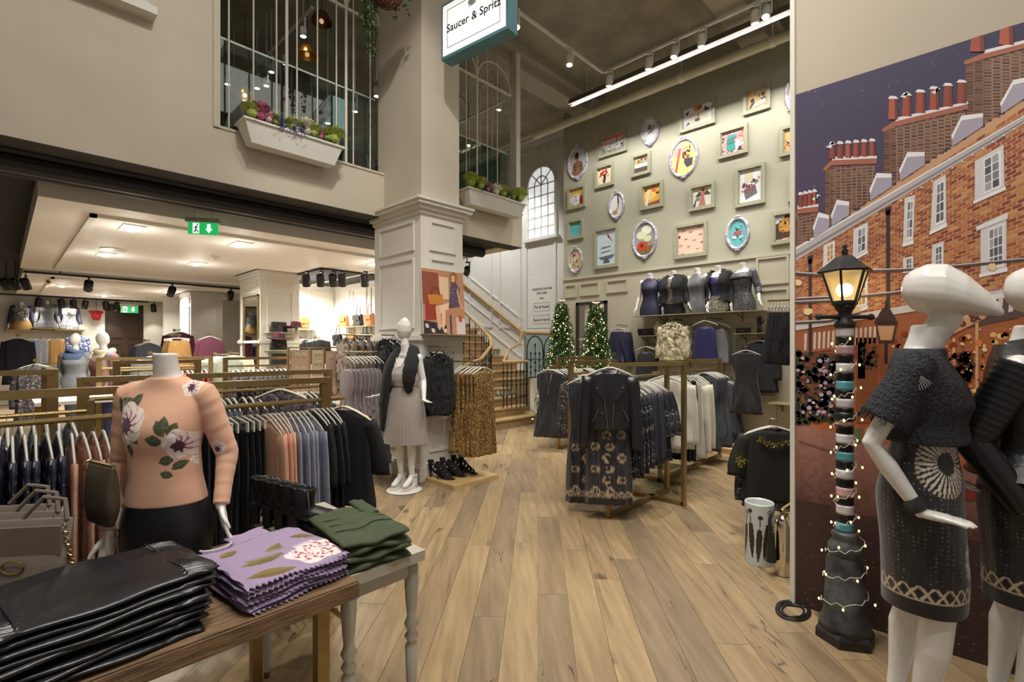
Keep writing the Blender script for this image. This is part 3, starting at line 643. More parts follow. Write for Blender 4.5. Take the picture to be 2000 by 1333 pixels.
# ================================================================== balcony railings
rwh = mat('rail_white', 'cfcabd', 0.45); bglass = glass_mat('balcony_glass', 'd3e2dd', 0.07)
def railing(name, label, p0, p1, xs, thick):
    o = thing(name, label, 'railing', (p0[0], p0[1], Z2 + .025)); p1 = Vector(p1) - Vector(p0); d = p1.normalized(); L = p1.length; H = ZC - Z2 - .03
    n = Vector((-d.y, d.x, 0))
    for i, x in enumerate(xs): r = .017 if i in thick else .009; q = d * x; part('upright', MB().cyl((q.x, q.y, 0), (q.x, q.y, H), r, 6), rwh, o)
    for z in (1.95, 0.03): part('cross_bar', MB().bar((0, 0, z), p1 + Vector((0, 0, z)), .03, .03), rwh, o)
    th = [0] + [xs[i] for i in thick] + [L]
    for a, b in zip(th, th[1:]):
        if b - a < .3: continue
        c = (a + b) / 2; r = (b - a) / 2 - .01; arc = [d * (c - r * math.cos(t)) + Vector((0, 0, 1.97 + min(r, .62) * math.sin(t))) for t in [PI * k / 12 for k in range(13)]]
        part('arch', MB().tube(arc, .014, 6), rwh, o)
    q = n * .07
    part('glass_panel', MB().bar(q + Vector((0, 0, .5)) + d * .02, p1 + q + Vector((0, 0, .5)) - d * .02, .012, 1.0), bglass, o)
    part('glass_top_edge', MB().bar(q + Vector((0, 0, 1.0)) + d * .02, p1 + q + Vector((0, 0, 1.0)) - d * .02, .014, .02), mat('glass_edge', 'b9c9c0', 0.2), o)
xs = [ony(px, 200, FB + .12).x - 1.53 for px in (447, 495, 540, 560, 580, 620, 657, 676, 690, 723)]
railing('balcony_railing', 'white slim iron railing with glass left of the large column', (1.53, FB + .12, 0), (3.41, FB + .12, 0), xs, (3, 7))
railing('balcony_railing', 'white slim iron railing with glass right of the large column', (3.99, FB + .12, 0), (5.88, FB + .12, 0), [.25 + .22 * i for i in range(7)], (0, 4))
railing('balcony_railing', 'white iron railing along the stairwell side of the balcony', (5.9, FB + .3, 0), (5.9, 11.5, 0), [.3 + .3 * i for i in range(18)], (2, 6, 10, 14))
tag(part('balcony_post', MB().b2(5.9, 6.0, FB + .02, FB + .16, Z2 + .026, ZC - .01), rwh), 'square white post at the end of the balcony', 'post')
# ================================================================== flower boxes
leafm = mat('leaf_green', '5f7a2f', 0.55, c2='8fa347', scale=40)
dleaf = mat('dark_leaf', '2f4a24', 0.55, c2='4a6a34', scale=30)
def leaf(mb, p, d, L, W, up=Vector((0, 0, 1)), col=None):
    d = d.normalized(); s_ = d.cross(up); s_ = s_.normalized() if s_.length > 1e-3 else Vector((1, 0, 0)); nn = s_.cross(d)
    mb.add([tuple(p), tuple(p + d * L * .5 + s_ * W / 2 + nn * L * .06), tuple(p + d * L), tuple(p + d * L * .5 - s_ * W / 2 + nn * L * .06), tuple(p + d * L * .5 - nn * L * .03)],
           [(0, 4, 1), (1, 4, 2), (0, 3, 4), (3, 2, 4)], col)
def rv(r): return Vector((r.gauss(0, 1), r.gauss(0, 1), r.gauss(0, 1))).normalized()
def bloom(r, rad, petals, mb=None, c=Vector((0, 0, 0))):
    mb = mb or MB()
    for i in range(petals):
        d = rv(r); d.z = abs(d.z) * .8 + .05; q = c + d * rad * .35; leaf(mb, q, d + Vector((0, 0, .3)), rad * .9, rad * .75)
    mb.ball(c, rad * .55, 8, 6); return mb
def planter(px0, px1, py, label, flowers, seed):
    a = ony(px0, py, FB - .02); b = ony(px1, py, FB - .02); L = b.x - a.x; z = Z2 - .14; r = random.Random(seed)
    o = thing('flower_box', label, 'planter', ((a.x + b.x) / 2, FB - .16, z))
    t0, t1 = (L / 2 - .07, .075), (L / 2, .12); H = .2
    rs = []
    for (hx, hy, zz) in ((t0[0], t0[1], 0), (t1[0], t1[1], H), (t1[0] + .02, t1[1] + .02, H), (t1[0] + .02, t1[1] + .02, H + .02), (t1[0] - .02, t1[1] - .02, H + .02), (t1[0] - .03, t1[1] - .03, H - .04)):
        rs.append([(hx, -hy, zz), (hx, hy, zz), (-hx, hy, zz), (-hx, -hy, zz)])
    part('trough', MB().rings(rs), whm, o)
    part('soil', MB().b2(-L / 2 + .05, L / 2 - .05, -.09, .09, H - .06, H - .03), mat('soil', '3a2f26', 0.9), o)
    k = len(flowers)
    for i, (c, rad, n) in enumerate(flowers):
        x = -L / 2 + .08 + (L - .16) * i / (k - 1)
        if c == 'spike':
            for j in range(3):
                mb = MB(); base = Vector((x + r.uniform(-.08, .08), -.10 - r.random() * .05, H + .03))
                for q in range(22): pp = base + Vector((r.gauss(0, .025), r.gauss(0, .025) - .03 * q / 22, .10 - .16 * q / 22)); leaf(mb, pp, rv(r), .028, .02)
                part('flower_spike', mb, mat('violet_petal', '4a3f9a', 0.5, c2='6a5cc0', scale=50), o)
        else:
            mb = MB(); bloom(r, rad * 1.15, n, mb, Vector((x, r.uniform(-.09, -.04), H + rad * .55 + .055))); part('bloom', mb, mat('petal_' + c, c, 0.55, var=.18, scale=40), o)
    mb = MB()
    for i in range(110): p = Vector((r.uniform(-L / 2 + .05, L / 2 - .05), r.uniform(-.12, .1), H + r.uniform(.0, .11))); leaf(mb, p, rv(r) + Vector((0, -.5, .3)), .07, .035)
    part('foliage', mb, dleaf, o)['kind'] = 'stuff'
GH = 'a3b052'
planter(462, 648, 262, 'white flower box with pink, violet and green blooms on the balcony left of the column',
        [(GH, .085, 50), ('b5587c', .10, 40), ('d9a5a8', .06, 30), (GH, .06, 40), ('spike', 0, 0), ('c0c86a', .07, 40), ('spike', 0, 0), ('ece6cf', .095, 40), ('9fb45a', .075, 40), ('c4808e', .06, 30), (GH, .08, 40), (GH, .10, 60)], 11)
planter(893, 1003, 380, 'white flower box with green hydrangeas on the balcony right of the column',
        [(GH, .11, 60), (GH, .10, 60), ('a3708a', .08, 30), ('ece6cf', .09, 40), (GH, .10, 60), ('8fa347', .08, 40), (GH, .12, 70)], 12)
def basket():
    r = random.Random(5); p = D(755, -18, 5.3); o = thing('hanging_basket', 'round terracotta coloured wire basket with trailing ivy by the column top', 'hanging basket', p)
    part('liner', MB().lathe([(.02, -.16), (.1, -.13), (.16, -.06), (.18, .02), (.16, .03)], (0, 0, 0), 18), mat('coir', '8a5a3c', 0.8, var=.15, scale=30), o, True)
    mb = MB()
    for k in range(8): t = PI * k / 4; mb.tube([(rr * math.cos(t), rr * math.sin(t), z) for rr, z in ((.02, -.168), (.104, -.138), (.166, -.06), (.186, .03))], .004, 5)
    for rr, z in ((.106, -.135), (.168, -.058), (.187, .03)): mb.tube([(rr * math.cos(2 * PI * k / 16), rr * math.sin(2 * PI * k / 16), z) for k in range(17)], .004, 5)
    part('wire_frame', mb, iron, o); part('chain', MB().cyl((0, 0, .03), (0, 0, ZC - p.z), .005, 5), iron, o)
    for k in range(9):
        t = 2.2 + r.uniform(-1.0, 1.0) if k < 7 else r.uniform(0, 6); L = r.uniform(.25, .75) if k < 7 else .2; mb = MB(); x0 = Vector((.2 * math.cos(t), .2 * math.sin(t), .03))
        for j in range(int(L * 60)): q = x0 + Vector((r.gauss(0, .025), r.gauss(0, .025), -j / 60)); leaf(mb, q, rv(r) + Vector((0, 0, -.6)), .05, .04)
        mb.tube([x0, x0 + Vector((0, 0, -L))], .003, 4); part('ivy_trail', mb, dleaf, o)
basket()
# ---- cafe furniture upstairs seen through the glass
def cafe():
    tt = mat('cafe_white', 'b9b9ae', 0.5); gr = mat('cafe_green', '4d5a4c', 0.6); pk = mat('cafe_plum', '6d4460', 0.6); dk = mat('cafe_dark', '2b2a2c', 0.6)
    def table(x, y, lab):
        o = thing('cafe_table', lab, 'table', (x, y, Z2)); part('top', MB().b2(-.42, .42, -.4, .4, .72, .76), tt, o)
        for sx in (-1, 1):
            for sy in (-1, 1): part('leg', MB().bar((sx * .36, sy * .34, .72), (sx * .4, sy * .38, 0), .04), tt, o)
    def chair(x, y, rz, m, lab):
        o = thing('cafe_chair', lab, 'chair', (x, y, Z2), rz)
        part('seat', loft([(.42, 0, 0, .2, .2), (.45, 0, 0, .23, .22), (.47, 0, 0, .22, .21)], 6, 16), m, o, True)
        rs = []
        for i in range(9):
            t = PI * (-.05 + 1.1 * i / 8); rs.append([(.24 * math.cos(t), .22 * math.sin(t), .46), (.26 * math.cos(t), .25 * math.sin(t), .62 + .2 * math.sin(t)), (.23 * math.cos(t), .22 * math.sin(t), .62 + .2 * math.sin(t)), (.21 * math.cos(t), .19 * math.sin(t), .46)])
        part('backrest', MB().rings(rs), m, o, True)
        for sx in (-1, 1):
            for sy in (-1, 1): part('leg', MB().cyl((sx * .14, sy * .14, .43), (sx * .21, sy * .21, 0), .014, 6), tt, o)
    table(2.75, 6.75, 'white topped cafe table upstairs behind the balcony glass'); chair(2.0, 6.2, .8, dk, 'dark rounded cafe chair in front of the white cafe table')
    chair(3.42, 6.25, -.6, gr, 'green rounded cafe chair behind the glass next to the column'); chair(1.75, 7.2, 1.6, pk, 'plum cafe chair at the far left behind the balcony glass')
    chair(5.1, 6.4, .4, gr, 'dark green cafe chair behind the right flower box')
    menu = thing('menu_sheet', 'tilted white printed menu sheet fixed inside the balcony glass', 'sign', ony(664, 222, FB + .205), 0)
    part('sheet', MB().b2(-.09, .09, -.004, .004, -.19, .19), mat('paper_white', 'e6e9f2', 0.5, emit=.2), menu)  # faint emission put into the paper to brighten the sheet
    mb = MB()
    for k in range(9): mb.b2(-.07, .05 - .01 * (k % 3), -.006, -.0045, .15 - k * .036, .154 - k * .036)
    part('print_line', mb, mat('print_grey', '9fa3b5', .6), menu)
    # pendants and upper track
    for (px, py, t, lab) in ((628, 40, 6.4, 'brown bell pendant lamp upstairs'), (478, 185, 7.4, 'glowing gold pendant lamp low in the glass'), (600, 105, 6.7, 'clear glass pendant lamp above the balcony rail')):
        p = D(px, py, t); o = thing('pendant_lamp', lab, 'lamp', p); g_ = 'gold' in lab
        part('shade', MB().lathe([(.03, .12), (.07, .1), (.12, .02), (.13, -.03)], (0, 0, 0), 18, None, False), mat('pendant_copper', '6a4630', 0.4, metal=.5) if 'brown' in lab else mat('pendant_gold', 'c08a40', .3, metal=.7), o, True)
        part('bulb', MB().ball((0, 0, -.01), .03, 10, 6), mat('bulb_glow_gold' if g_ else 'bulb_dim', 'ffd9a0', .3, emit=5 if g_ else .5), o, True); part('cord', MB().cyl((0, 0, .1), (0, 0, ZC - p.z), .004, 5), blk, o)
    a = D(585, 40, 6.8); b = D(480, 200, 9.0); a.z = b.z = 6.1
    tag(part('light_track', MB().bar(D(610, 15, 6.3), D(470, 160, 8.2), .035, .03), whm), 'white light track upstairs behind the balcony glass', 'light track')
    for i, (px, py, t) in enumerate(((592, 68, 6.5), (530, 138, 7.3), (502, 170, 7.8), (444, 162, 7.6), (520, 165, 7.4), (557, 122, 7.2), (693, 215, 7.0), (736, 185, 6.6), (640, 238, 7.2), (457, 218, 7.8), (478, 193, 8.2))):
        p = D(px, py, t); head((p.x, p.y, p.z + .2), (p.x + .1, p.y + .1, Z2), 'white cylinder spotlight upstairs behind the balcony glass', 14 if i < 4 else 0, None, 60, .045, .12, 'upstairs spotlights behind the glass', ZC)
    for i, (px, py) in enumerate(((1010, 243), (975, 215))):
        p = D(px, py, 9.6); head((p.x, p.y, p.z + .25), (p.x, p.y + .5, Z2), 'white cylinder spotlight over the stairwell, %s' % ('right one by the post' if i == 0 else 'left one behind the railing'), 40, zt=ZC)
    for (x, y) in ((2.0, 7.5), (3.5, 8.0), (5.0, 7.5)): spot((x, y, 6.3), (x, y, Z2), 60 * LP, 90)
cafe()
# ================================================================== framed pictures
prt = mat_attr('printed_paper', 0.55)
frm = mat('frame_sage', '9d9d88', 0.5, var=.06, scale=20); ovm = mat('oval_frame', '8a879a', 0.45, c2='c6c3cf', scale=14)
def pic(kind, zx0, zx1, zt, zb, label, bg, art):
    k = 550 / 1594; x0, x1, yt, yb = 1050 + zx0 * k, 1050 + zx1 * k, 100 + zt * k, 100 + zb * k
    cx = (x0 + x1) / 2; b0 = onx(x0, 400, AW).y; b1 = onx(x1, 400, AW).y; c = onx(cx, (yt + yb) / 2, AW); hw = (b0 - b1) / 2; hh = (onx(cx, yt, AW).z - onx(cx, yb, AW).z) / 2
    o = thing('framed_picture' if kind == 'r' else 'oval_picture', label, 'picture', (AW, (b0 + b1) / 2, c.z), -PI / 2)   # local x to the viewer's right, local -y towards the room
    W = .05
    if kind == 'r':
        f = MB(); f.b2(-hw, hw, -.045, 0, hh - W, hh).b2(-hw, hw, -.045, 0, -hh, -hh + W).b2(-hw, -hw + W, -.045, 0, -hh + W, hh - W).b2(hw - W, hw, -.045, 0, -hh + W, hh - W)
        part('frame', f, frm, o); l = MB(); i = W
        l.b2(-hw + i, hw - i, -.03, 0, hh - i - .015, hh - i).b2(-hw + i, hw - i, -.03, 0, -hh + i, -hh + i + .015).b2(-hw + i, -hw + i + .015, -.03, 0, -hh + i, hh - i).b2(hw - i - .015, hw - i, -.03, 0, -hh + i, hh - i)
        part('inner_lip', l, frm, o); ix, iz = hw - W, hh - W; edge = None
    else:
        n = 40; rs = []
        for j in range(n): t = 2 * PI * j / n; rs.append([((hw + d) * math.cos(t), y, (hh + d) * math.sin(t)) for d, y in ((0, 0), (0, -.02), (-.025, -.04), (-.05, -.02), (-.06, 0))])
        rs.append(rs[0]); part('frame', MB().rings(rs, False, None, False), ovm, o, True)
        [part('crest', MB().ball((0, -.02, q_ * hh), .035, 8, 6, None, (1.6, .8, .7)), ovm, o, True) for q_ in (-1, 1)]; ix, iz = hw - .055, hh - .055
    m = MB()
    def lay(pts, c, d): m.poly([(x * ix, -.006 - d * .0012, z * iz) for x, z in pts], lin(c))
    def ell(cx, cz, rx, rz, n=18): return [(cx + rx * math.cos(2 * PI * j / n), cz + rz * math.sin(2 * PI * j / n)) for j in range(n)]
    lay([(-1, -1), (1, -1), (1, 1), (-1, 1)] if kind == 'r' else ell(0, 0, 1, 1, 40), bg, 0)
    for d, s_ in enumerate(art):
        if s_[0] == 'e': lay(ell(*s_[1:5]), s_[5], d + 1)
        elif s_[0] == 'p': lay([(s_[1][i], s_[1][i + 1]) for i in range(0, len(s_[1]), 2)], s_[2], d + 1)
        elif s_[0] == 'n':       # scattered strokes: count, box, size, colours
            r = random.Random(len(art) * 13 + d)
            for q in range(s_[1]):
                x = r.uniform(s_[2][0], s_[2][2]); z = r.uniform(s_[2][1], s_[2][3]); sx = s_[3] * r.uniform(.5, 1.2); a = r.uniform(0, PI)
                lay([(x + sx * math.cos(a), z + sx * math.sin(a)), (x - sx * .4 * math.sin(a), z + sx * .4 * math.cos(a)), (x - sx * math.cos(a), z - sx * math.sin(a)), (x + sx * .4 * math.sin(a), z - sx * .4 * math.cos(a))], r.choice(s_[4]), d + 1)
    part('print', m, prt, o); return o, ix, iz
G = 'picture on the sage wall'
o, ix, iz = pic('r', 350, 508, 461, 588, "framed poster reading THERE'S NO PLACE LIKE HOME on red and grey", '8f8f8c', [('p', (-1, .35, 1, .2, 1, 1, -1, 1), 'd87a6a'), ('e', -.75, .3, .3, .45, 'd0705f'), ('n', 40, (-.9, -.9, .9, .1), .16, ['4a4a4c', '6f706e', 'b9bab5']), ('e', .75, .1, .2, .5, '55565a'), ('n', 10, (.5, -.6, .95, 0), .12, ['b5473c', '7a2f2c'])])
wtx = mat('print_white', 'efeeea', 0.6)
for tx, zz, s_ in (("THERE'S NO", .32, .17), ('PLACE LIKE', .02, .17), ('HOME &', -.26, .17), ('A GOOD BED', -.5, .10)):
    t = link('lettering', text_mesh(tx, s_ * .62 * ix / .30, wtx, bold=.004), o, (.0, -.016, zz * iz)); t.rotation_euler = (PI / 2, 0, 0)
pic('r', 327, 435, 645, 770, 'framed cream print of a dark dressed figure among red petals', 'e6dcc0', [('e', -.1, .35, .55, .3, 'b5432f'), ('n', 14, (-.9, -.8, .9, .9), .2, ['b5432f', 'c8683f', '9a3a2c']), ('p', (-.2, -.8, .1, -.8, .2, .1, -.1, .2), '22252a'), ('e', 0, .35, .16, .12, 'd8b090')])
pic('r', 533, 643, 581, 705, 'framed print of yellow and red flowers over a white bench', '6a5d50', [('p', (-1, .1, 1, .1, 1, 1, -1, 1), '9a9a8e'), ('n', 26, (-.8, .2, .3, .9), .2, ['d9b94a', 'e6d07a', 'b58f3a']), ('n', 12, (.3, .4, .95, .9), .16, ['a03038', 'c04a44']), ('p', (-1, -.3, 1, -.3, 1, .12, -1, .1), 'e2e2dc'), ('p', (-1, -.9, .9, -.9, .9, -.4, -1, -.4), '4f4038')])
pic('r', 808, 1009, 290, 438, 'wide framed print of a cream suit with a flower head and dark butterflies', 'dfe2e8', [('p', (-.75, -1, -.5, .2, -.15, .55, .35, .6, .6, 0, .8, -1), 'd9d3c2'), ('e', .02, .75, .32, .25, 'b54a3a'), ('e', -.15, .7, .15, .15, 'd09a4a'), ('p', (0, .1, .12, .1, .06, -.3), '9a3f35'), ('p', (-.85, .45, -.55, .75, -.6, .4, -.7, .3), '3a3538'), ('p', (.45, .3, .5, .75, .65, .45, .9, .4, .6, .2), '3a3538'), ('e', .0, -.4, .18, .16, '5a4f48'), ('p', (-.85, -.8, -.6, -.4, -.5, -.6), '4a4340')])
pic('r', 1168, 1321, 201, 346, 'framed peach print of two people seated at a white table', 'e2b989', [('n', 8, (-.5, .2, .4, .8), .25, ['e8e0cc', 'd9d2c0']), ('e', -.45, 0, .2, .22, '3a3a42'), ('p', (-.8, -.8, -.6, -.3, -.2, -.2, -.1, -.7), '3f4250'), ('e', .6, .35, .16, .18, '3a3a42'), ('p', (.35, .0, .8, .1, .9, -.5, .5, -.4), '484a58'), ('p', (-.6, -.8, -.2, -.3, .8, -.1, .95, -.55), 'd8d2c4')])
pic('r', 1024, 1192, 433, 596, 'framed pink print with a large ruffled teal dress', 'd98a90', [('n', 34, (-.95, -.95, .95, .95), .28, ['f0d8da', 'd0606a', 'e8b0b4']), ('e', -.1, .45, .4, .25, '2f8a86'), ('e', -.2, .05, .35, .3, '2a7a78'), ('e', -.15, -.4, .45, .35, '348f8c'), ('p', (-.5, .3, .3, .4, .3, .34, -.5, .24), '1d5a5a'), ('p', (-.5, -.1, .2, .0, .2, -.06, -.5, -.16), '1d5a5a'), ('e', .4, -.3, .2, .45, 'c9c3d0'), ('e', .6, -.65, .15, .15, '3a3438')])
pic('r', 1372, 1490, 420, 590, 'framed tan print with small red figures cut off by the mural wall', 'd2ac6e', [('n', 12, (-.9, -.6, .2, .1), .2, ['a03a30', '7a4a38', 'c86a50']), ('p', (.0, -.9, .9, -.9, .9, .6, .2, .5), '8f7a4a')])
pic('r', 860, 1007, 753, 898, 'framed white print of a winged figure in a long pink gown', 'd9d9cc', [('e', .1, .75, .35, .2, 'd9b04a'), ('p', (-.7, .1, -.3, .6, .1, .4, -.1, .1), '4a3f3a'), ('p', (.15, .4, .5, .6, .85, .15, .3, .15), '4a3f3a'), ('p', (-.4, -.95, .35, -.9, .2, .0, .3, .5, -.15, .5, -.1, 0), 'b0726c'), ('e', .1, .68, .12, .16, '5a3a30'), ('p', (-.95, -.95, -.55, 0, -.65, -.9), '3a4560'), ('e', -.4, -.1, .2, .16, '6f8a4a')])
pic('r', 1122, 1291, 649, 875, 'tall framed white print of a tilted grey box spilling flowers', 'dfe1e6', [('p', (-.5, .1, .2, .3, .2, .9, -.5, .8), 'cfcbb0'), ('p', (-.4, -.8, .6, -.5, .4, .05, -.6, -.2), '6a666c'), ('n', 34, (-.7, -.3, .3, .2), .14, ['a03848', 'c86a6a', 'e0d0d0', '7a3050']), ('n', 18, (.1, .1, .8, .5), .13, ['d0a850', '8a3a50', 'e0d8d8', '5a4a50'])])
pic('r', 1420, 1500, 692, 850, 'narrow framed print mostly hidden behind the mural wall edge', 'b9b9a0', [('n', 8, (-.9, -.9, .9, .9), .3, ['a0a088', 'cfcfba'])])
pic('r', 172, 275, 767, 892, 'framed yellow print with a white feathered dress beside red flowers', 'd2ae4e', [('e', -.15, -.2, .7, .65, 'dfe0ee'), ('n', 16, (-.7, -.7, .4, .4), .16, ['3a3a4a', 'ffffff', 'b8bcd0']), ('e', .7, -.35, .35, .5, '9a3a2c'), ('n', 8, (.4, -.8, .95, .1), .15, ['b54a34', '7a2c24'])])
pic('r', 584, 713, 746, 892, 'framed golden print of a figure in white with a red balloon and butterfly', 'dba94a', [('p', (-1, -1, 1, -1, 1, -.5, -1, -.75), '8f4a2c'), ('e', -.2, .1, .7, .5, 'e6c468'), ('p', (-.8, -.9, -.5, .5, -.2, .7, -.3, .0, -.45, -.9), 'd9d0cc'), ('e', .25, .6, .25, .28, 'c86a48'), ('p', (.4, .2, .6, .3, .85, .25, .65, .1), '3a2c22'), ('e', -.65, .65, .12, .16, '4a3026')])
pic('r', 172, 262, 954, 1066, 'small framed plain turquoise print at the left of the sage wall', '62b2b8', [('n', 30, (-.95, -.95, .95, .95), .2, ['6cbcc0', '58a8b0', '70c0c4'])])
pic('r', 325, 460, 1000, 1228, 'tall ornate framed print of a glass cake dome with a red bird', 'c3d6df', [('e', -.05, -.25, .6, .62, 'b3c8d2'), ('e', -.05, -.25, .54, .56, 'c9dbe3'), ('p', (-.8, -.5, .85, -.4, .5, -.62, -.5, -.66), '5a6a78'), ('p', (-.2, -.62, .2, -.62, .35, -.85, -.35, -.85), '4a5866'), ('p', (.1, .85, .45, .5, .6, .3, .35, .5, .1, .65), 'a83a48'), ('p', (-.5, .05, .4, .1, .4, .04, -.5, -.02), '6a7a88'), ('p', (-.5, -.2, .4, -.15, .4, -.2, -.5, -.26), '7a8a98')])
pic('r', 778, 963, 976, 1168, 'large framed pale pink print scattered with dark dragonflies', 'dfc0ae', sum(([('p', (x - .18, z + .05, x, z, x + .18, z + .09, x + .05, z, x + .16, z - .03, x, z - .03, x - .15, z - .06, x - .05, z), '3a2c26')] for x, z in ((-.55, .75), (0, .6), (.6, .85), (.7, .35), (-.35, .15), (.25, 0), (.8, -.2), (-.75, -.25), (-.15, -.4), (.5, -.65), (-.6, -.9))), [('e', -.85, .35, .08, .1, '3a2c26')]))
pic('r', 1325, 1500, 905, 1090, 'ornate framed print of a woman with autumn gold hair at the mural wall edge', '3f3028', [('p', (-1, .3, -.2, .6, -.2, 1, -1, 1), 'cfd6e0'), ('e', .0, .2, .7, .55, 'b5823a'), ('n', 30, (-.6, -.3, .7, .8), .2, ['c8933f', '9a6a2c', 'd8ac5a']), ('p', (-1, -1, 1, -1, 1, -.7, -1, -.9), 'd8c49a'), ('n', 6, (-.6, -.95, .3, -.75), .14, ['a03a3a', 'c8683a'])])
pic('o', 170, 286, 537, 727, 'oval silver framed portrait print of a brown haired woman at the left corner', 'bfc2c6', [('p', (-.7, -.7, -.5, .0, .0, .15, .55, .0, .75, -.6, .2, -.9, -.4, -.9), '8f6450'), ('e', -.05, .35, .22, .3, 'b08468'), ('e', -.08, .5, .26, .24, '4a2c22'), ('n', 16, (-.5, -.7, .6, -.1), .16, ['5a4038', 'a07a64', '3f2c28'])])
pic('o', 587, 693, 370, 534, 'oval silver framed pale print of a grey bird like sketch', 'cfd2d4', [('e', -.1, .35, .3, .25, '8a7f7a'), ('p', (-.4, -.15, .2, .05, .6, .45, .7, .35, .3, -.1, -.3, -.3), '6a6a74'), ('n', 8, (-.4, -.1, .4, .5), .12, ['5a5048', '9a8a84']), ('e', 0, -.55, .5, .35, 'dfe2e2')])
pic('o', 745, 911, 492, 718, 'large oval framed print of a red deer headed figure on lime and pink', 'd6dc8a', [('p', (-.95, .2, -.7, .7, -.2, .95, .3, .3, -.4, .1), 'e0a0a0'), ('p', (-.75, -.85, -.55, -.8, -.35, .0, -.2, .6, -.4, .6, -.55, .0), 'b5543a'), ('n', 22, (-.1, .0, .6, .6), .16, ['a0482c', 'c8903f', '7a3a2a']), ('p', (.1, -.05, .8, -.1, .75, -.5, .3, -.6, .05, -.3), '3a3644')])
pic('o', 401, 495, 796, 952, 'small oval framed print of a leaping woman in a black swimsuit', 'dcdfe2', [('p', (.15, .65, .35, .7, .45, .2, .2, .1), '2c2428'), ('p', (.2, .12, .45, .2, .4, -.2, .0, -.6, -.1, -.6, .2, -.15), 'a8704a'), ('e', .25, .8, .12, .12, '6a3a2c'), ('e', -.25, -.6, .4, .2, 'b0934a'), ('n', 10, (-.6, -.8, .3, -.3), .14, ['8f7a3a', 'c8b05a', 'e0d8b8'])])
pic('o', 535, 680, 962, 1174, 'large oval framed print of red poppies under a cloudy sky', '8f9492', [('e', .2, .6, .5, .28, 'dfe0cc'), ('e', -.3, .3, .5, .25, 'd0d6b8'), ('e', .3, .05, .4, .2, 'c9d0a8'), ('p', (-.8, -.5, .85, -.4, .5, -.85, -.4, -.9), '6a6a3a'), ('e', -.25, -.4, .45, .3, 'c03a24'), ('e', -.25, -.36, .13, .12, '3a1c18'), ('n', 18, (.1, -.75, .75, -.15), .15, ['c8402c', 'd87a5a', '5a7a3a'])])
pic('o', 1064, 1204, 939, 1128, 'oval framed turquoise print with two red reindeer shapes', '5fb0b4', [('n', 24, (-.7, -.7, .7, .7), .2, ['6abcc0', '4f9aa0', '80c8cc']), ('p', (-.5, .1, -.05, .15, 0, -.15, -.35, -.1), 'b8454a'), ('p', (.05, .2, .55, .15, .4, -.05, .0, -.1), 'b8454a'), ('n', 8, (-.3, .2, .5, .45), .12, ['4a3a3a', '3f5a3a']), ('p', (-.7, -.2, -.2, -.15, -.1, -.4, -.5, -.35), 'd8dcd8'), ('p', (.15, -.3, .7, -.15, .6, -.3, .2, -.4), 'd8dcd8')])
pic('o', 173, 257, 1112, 1258, 'small oval framed sepia landscape print low at the left corner', 'cbb089', [('e', .3, .4, .4, .4, 'd9b8a0'), ('n', 20, (-.6, -.7, .6, .1), .18, ['6a5a34', '8a6a44', '4a3a30', 'b8a068']), ('e', -.2, .45, .25, .2, '5a4438'), ('e', -.05, .1, .25, .3, 'c8ccb8')])
pic('o', 1398, 1480, 150, 335, 'oval framed print half hidden behind the top of the mural wall', 'c3b9b8', [('e', .0, .2, .5, .4, 'a8433c'), ('e', .2, -.4, .4, .3, 'd6cfae')])
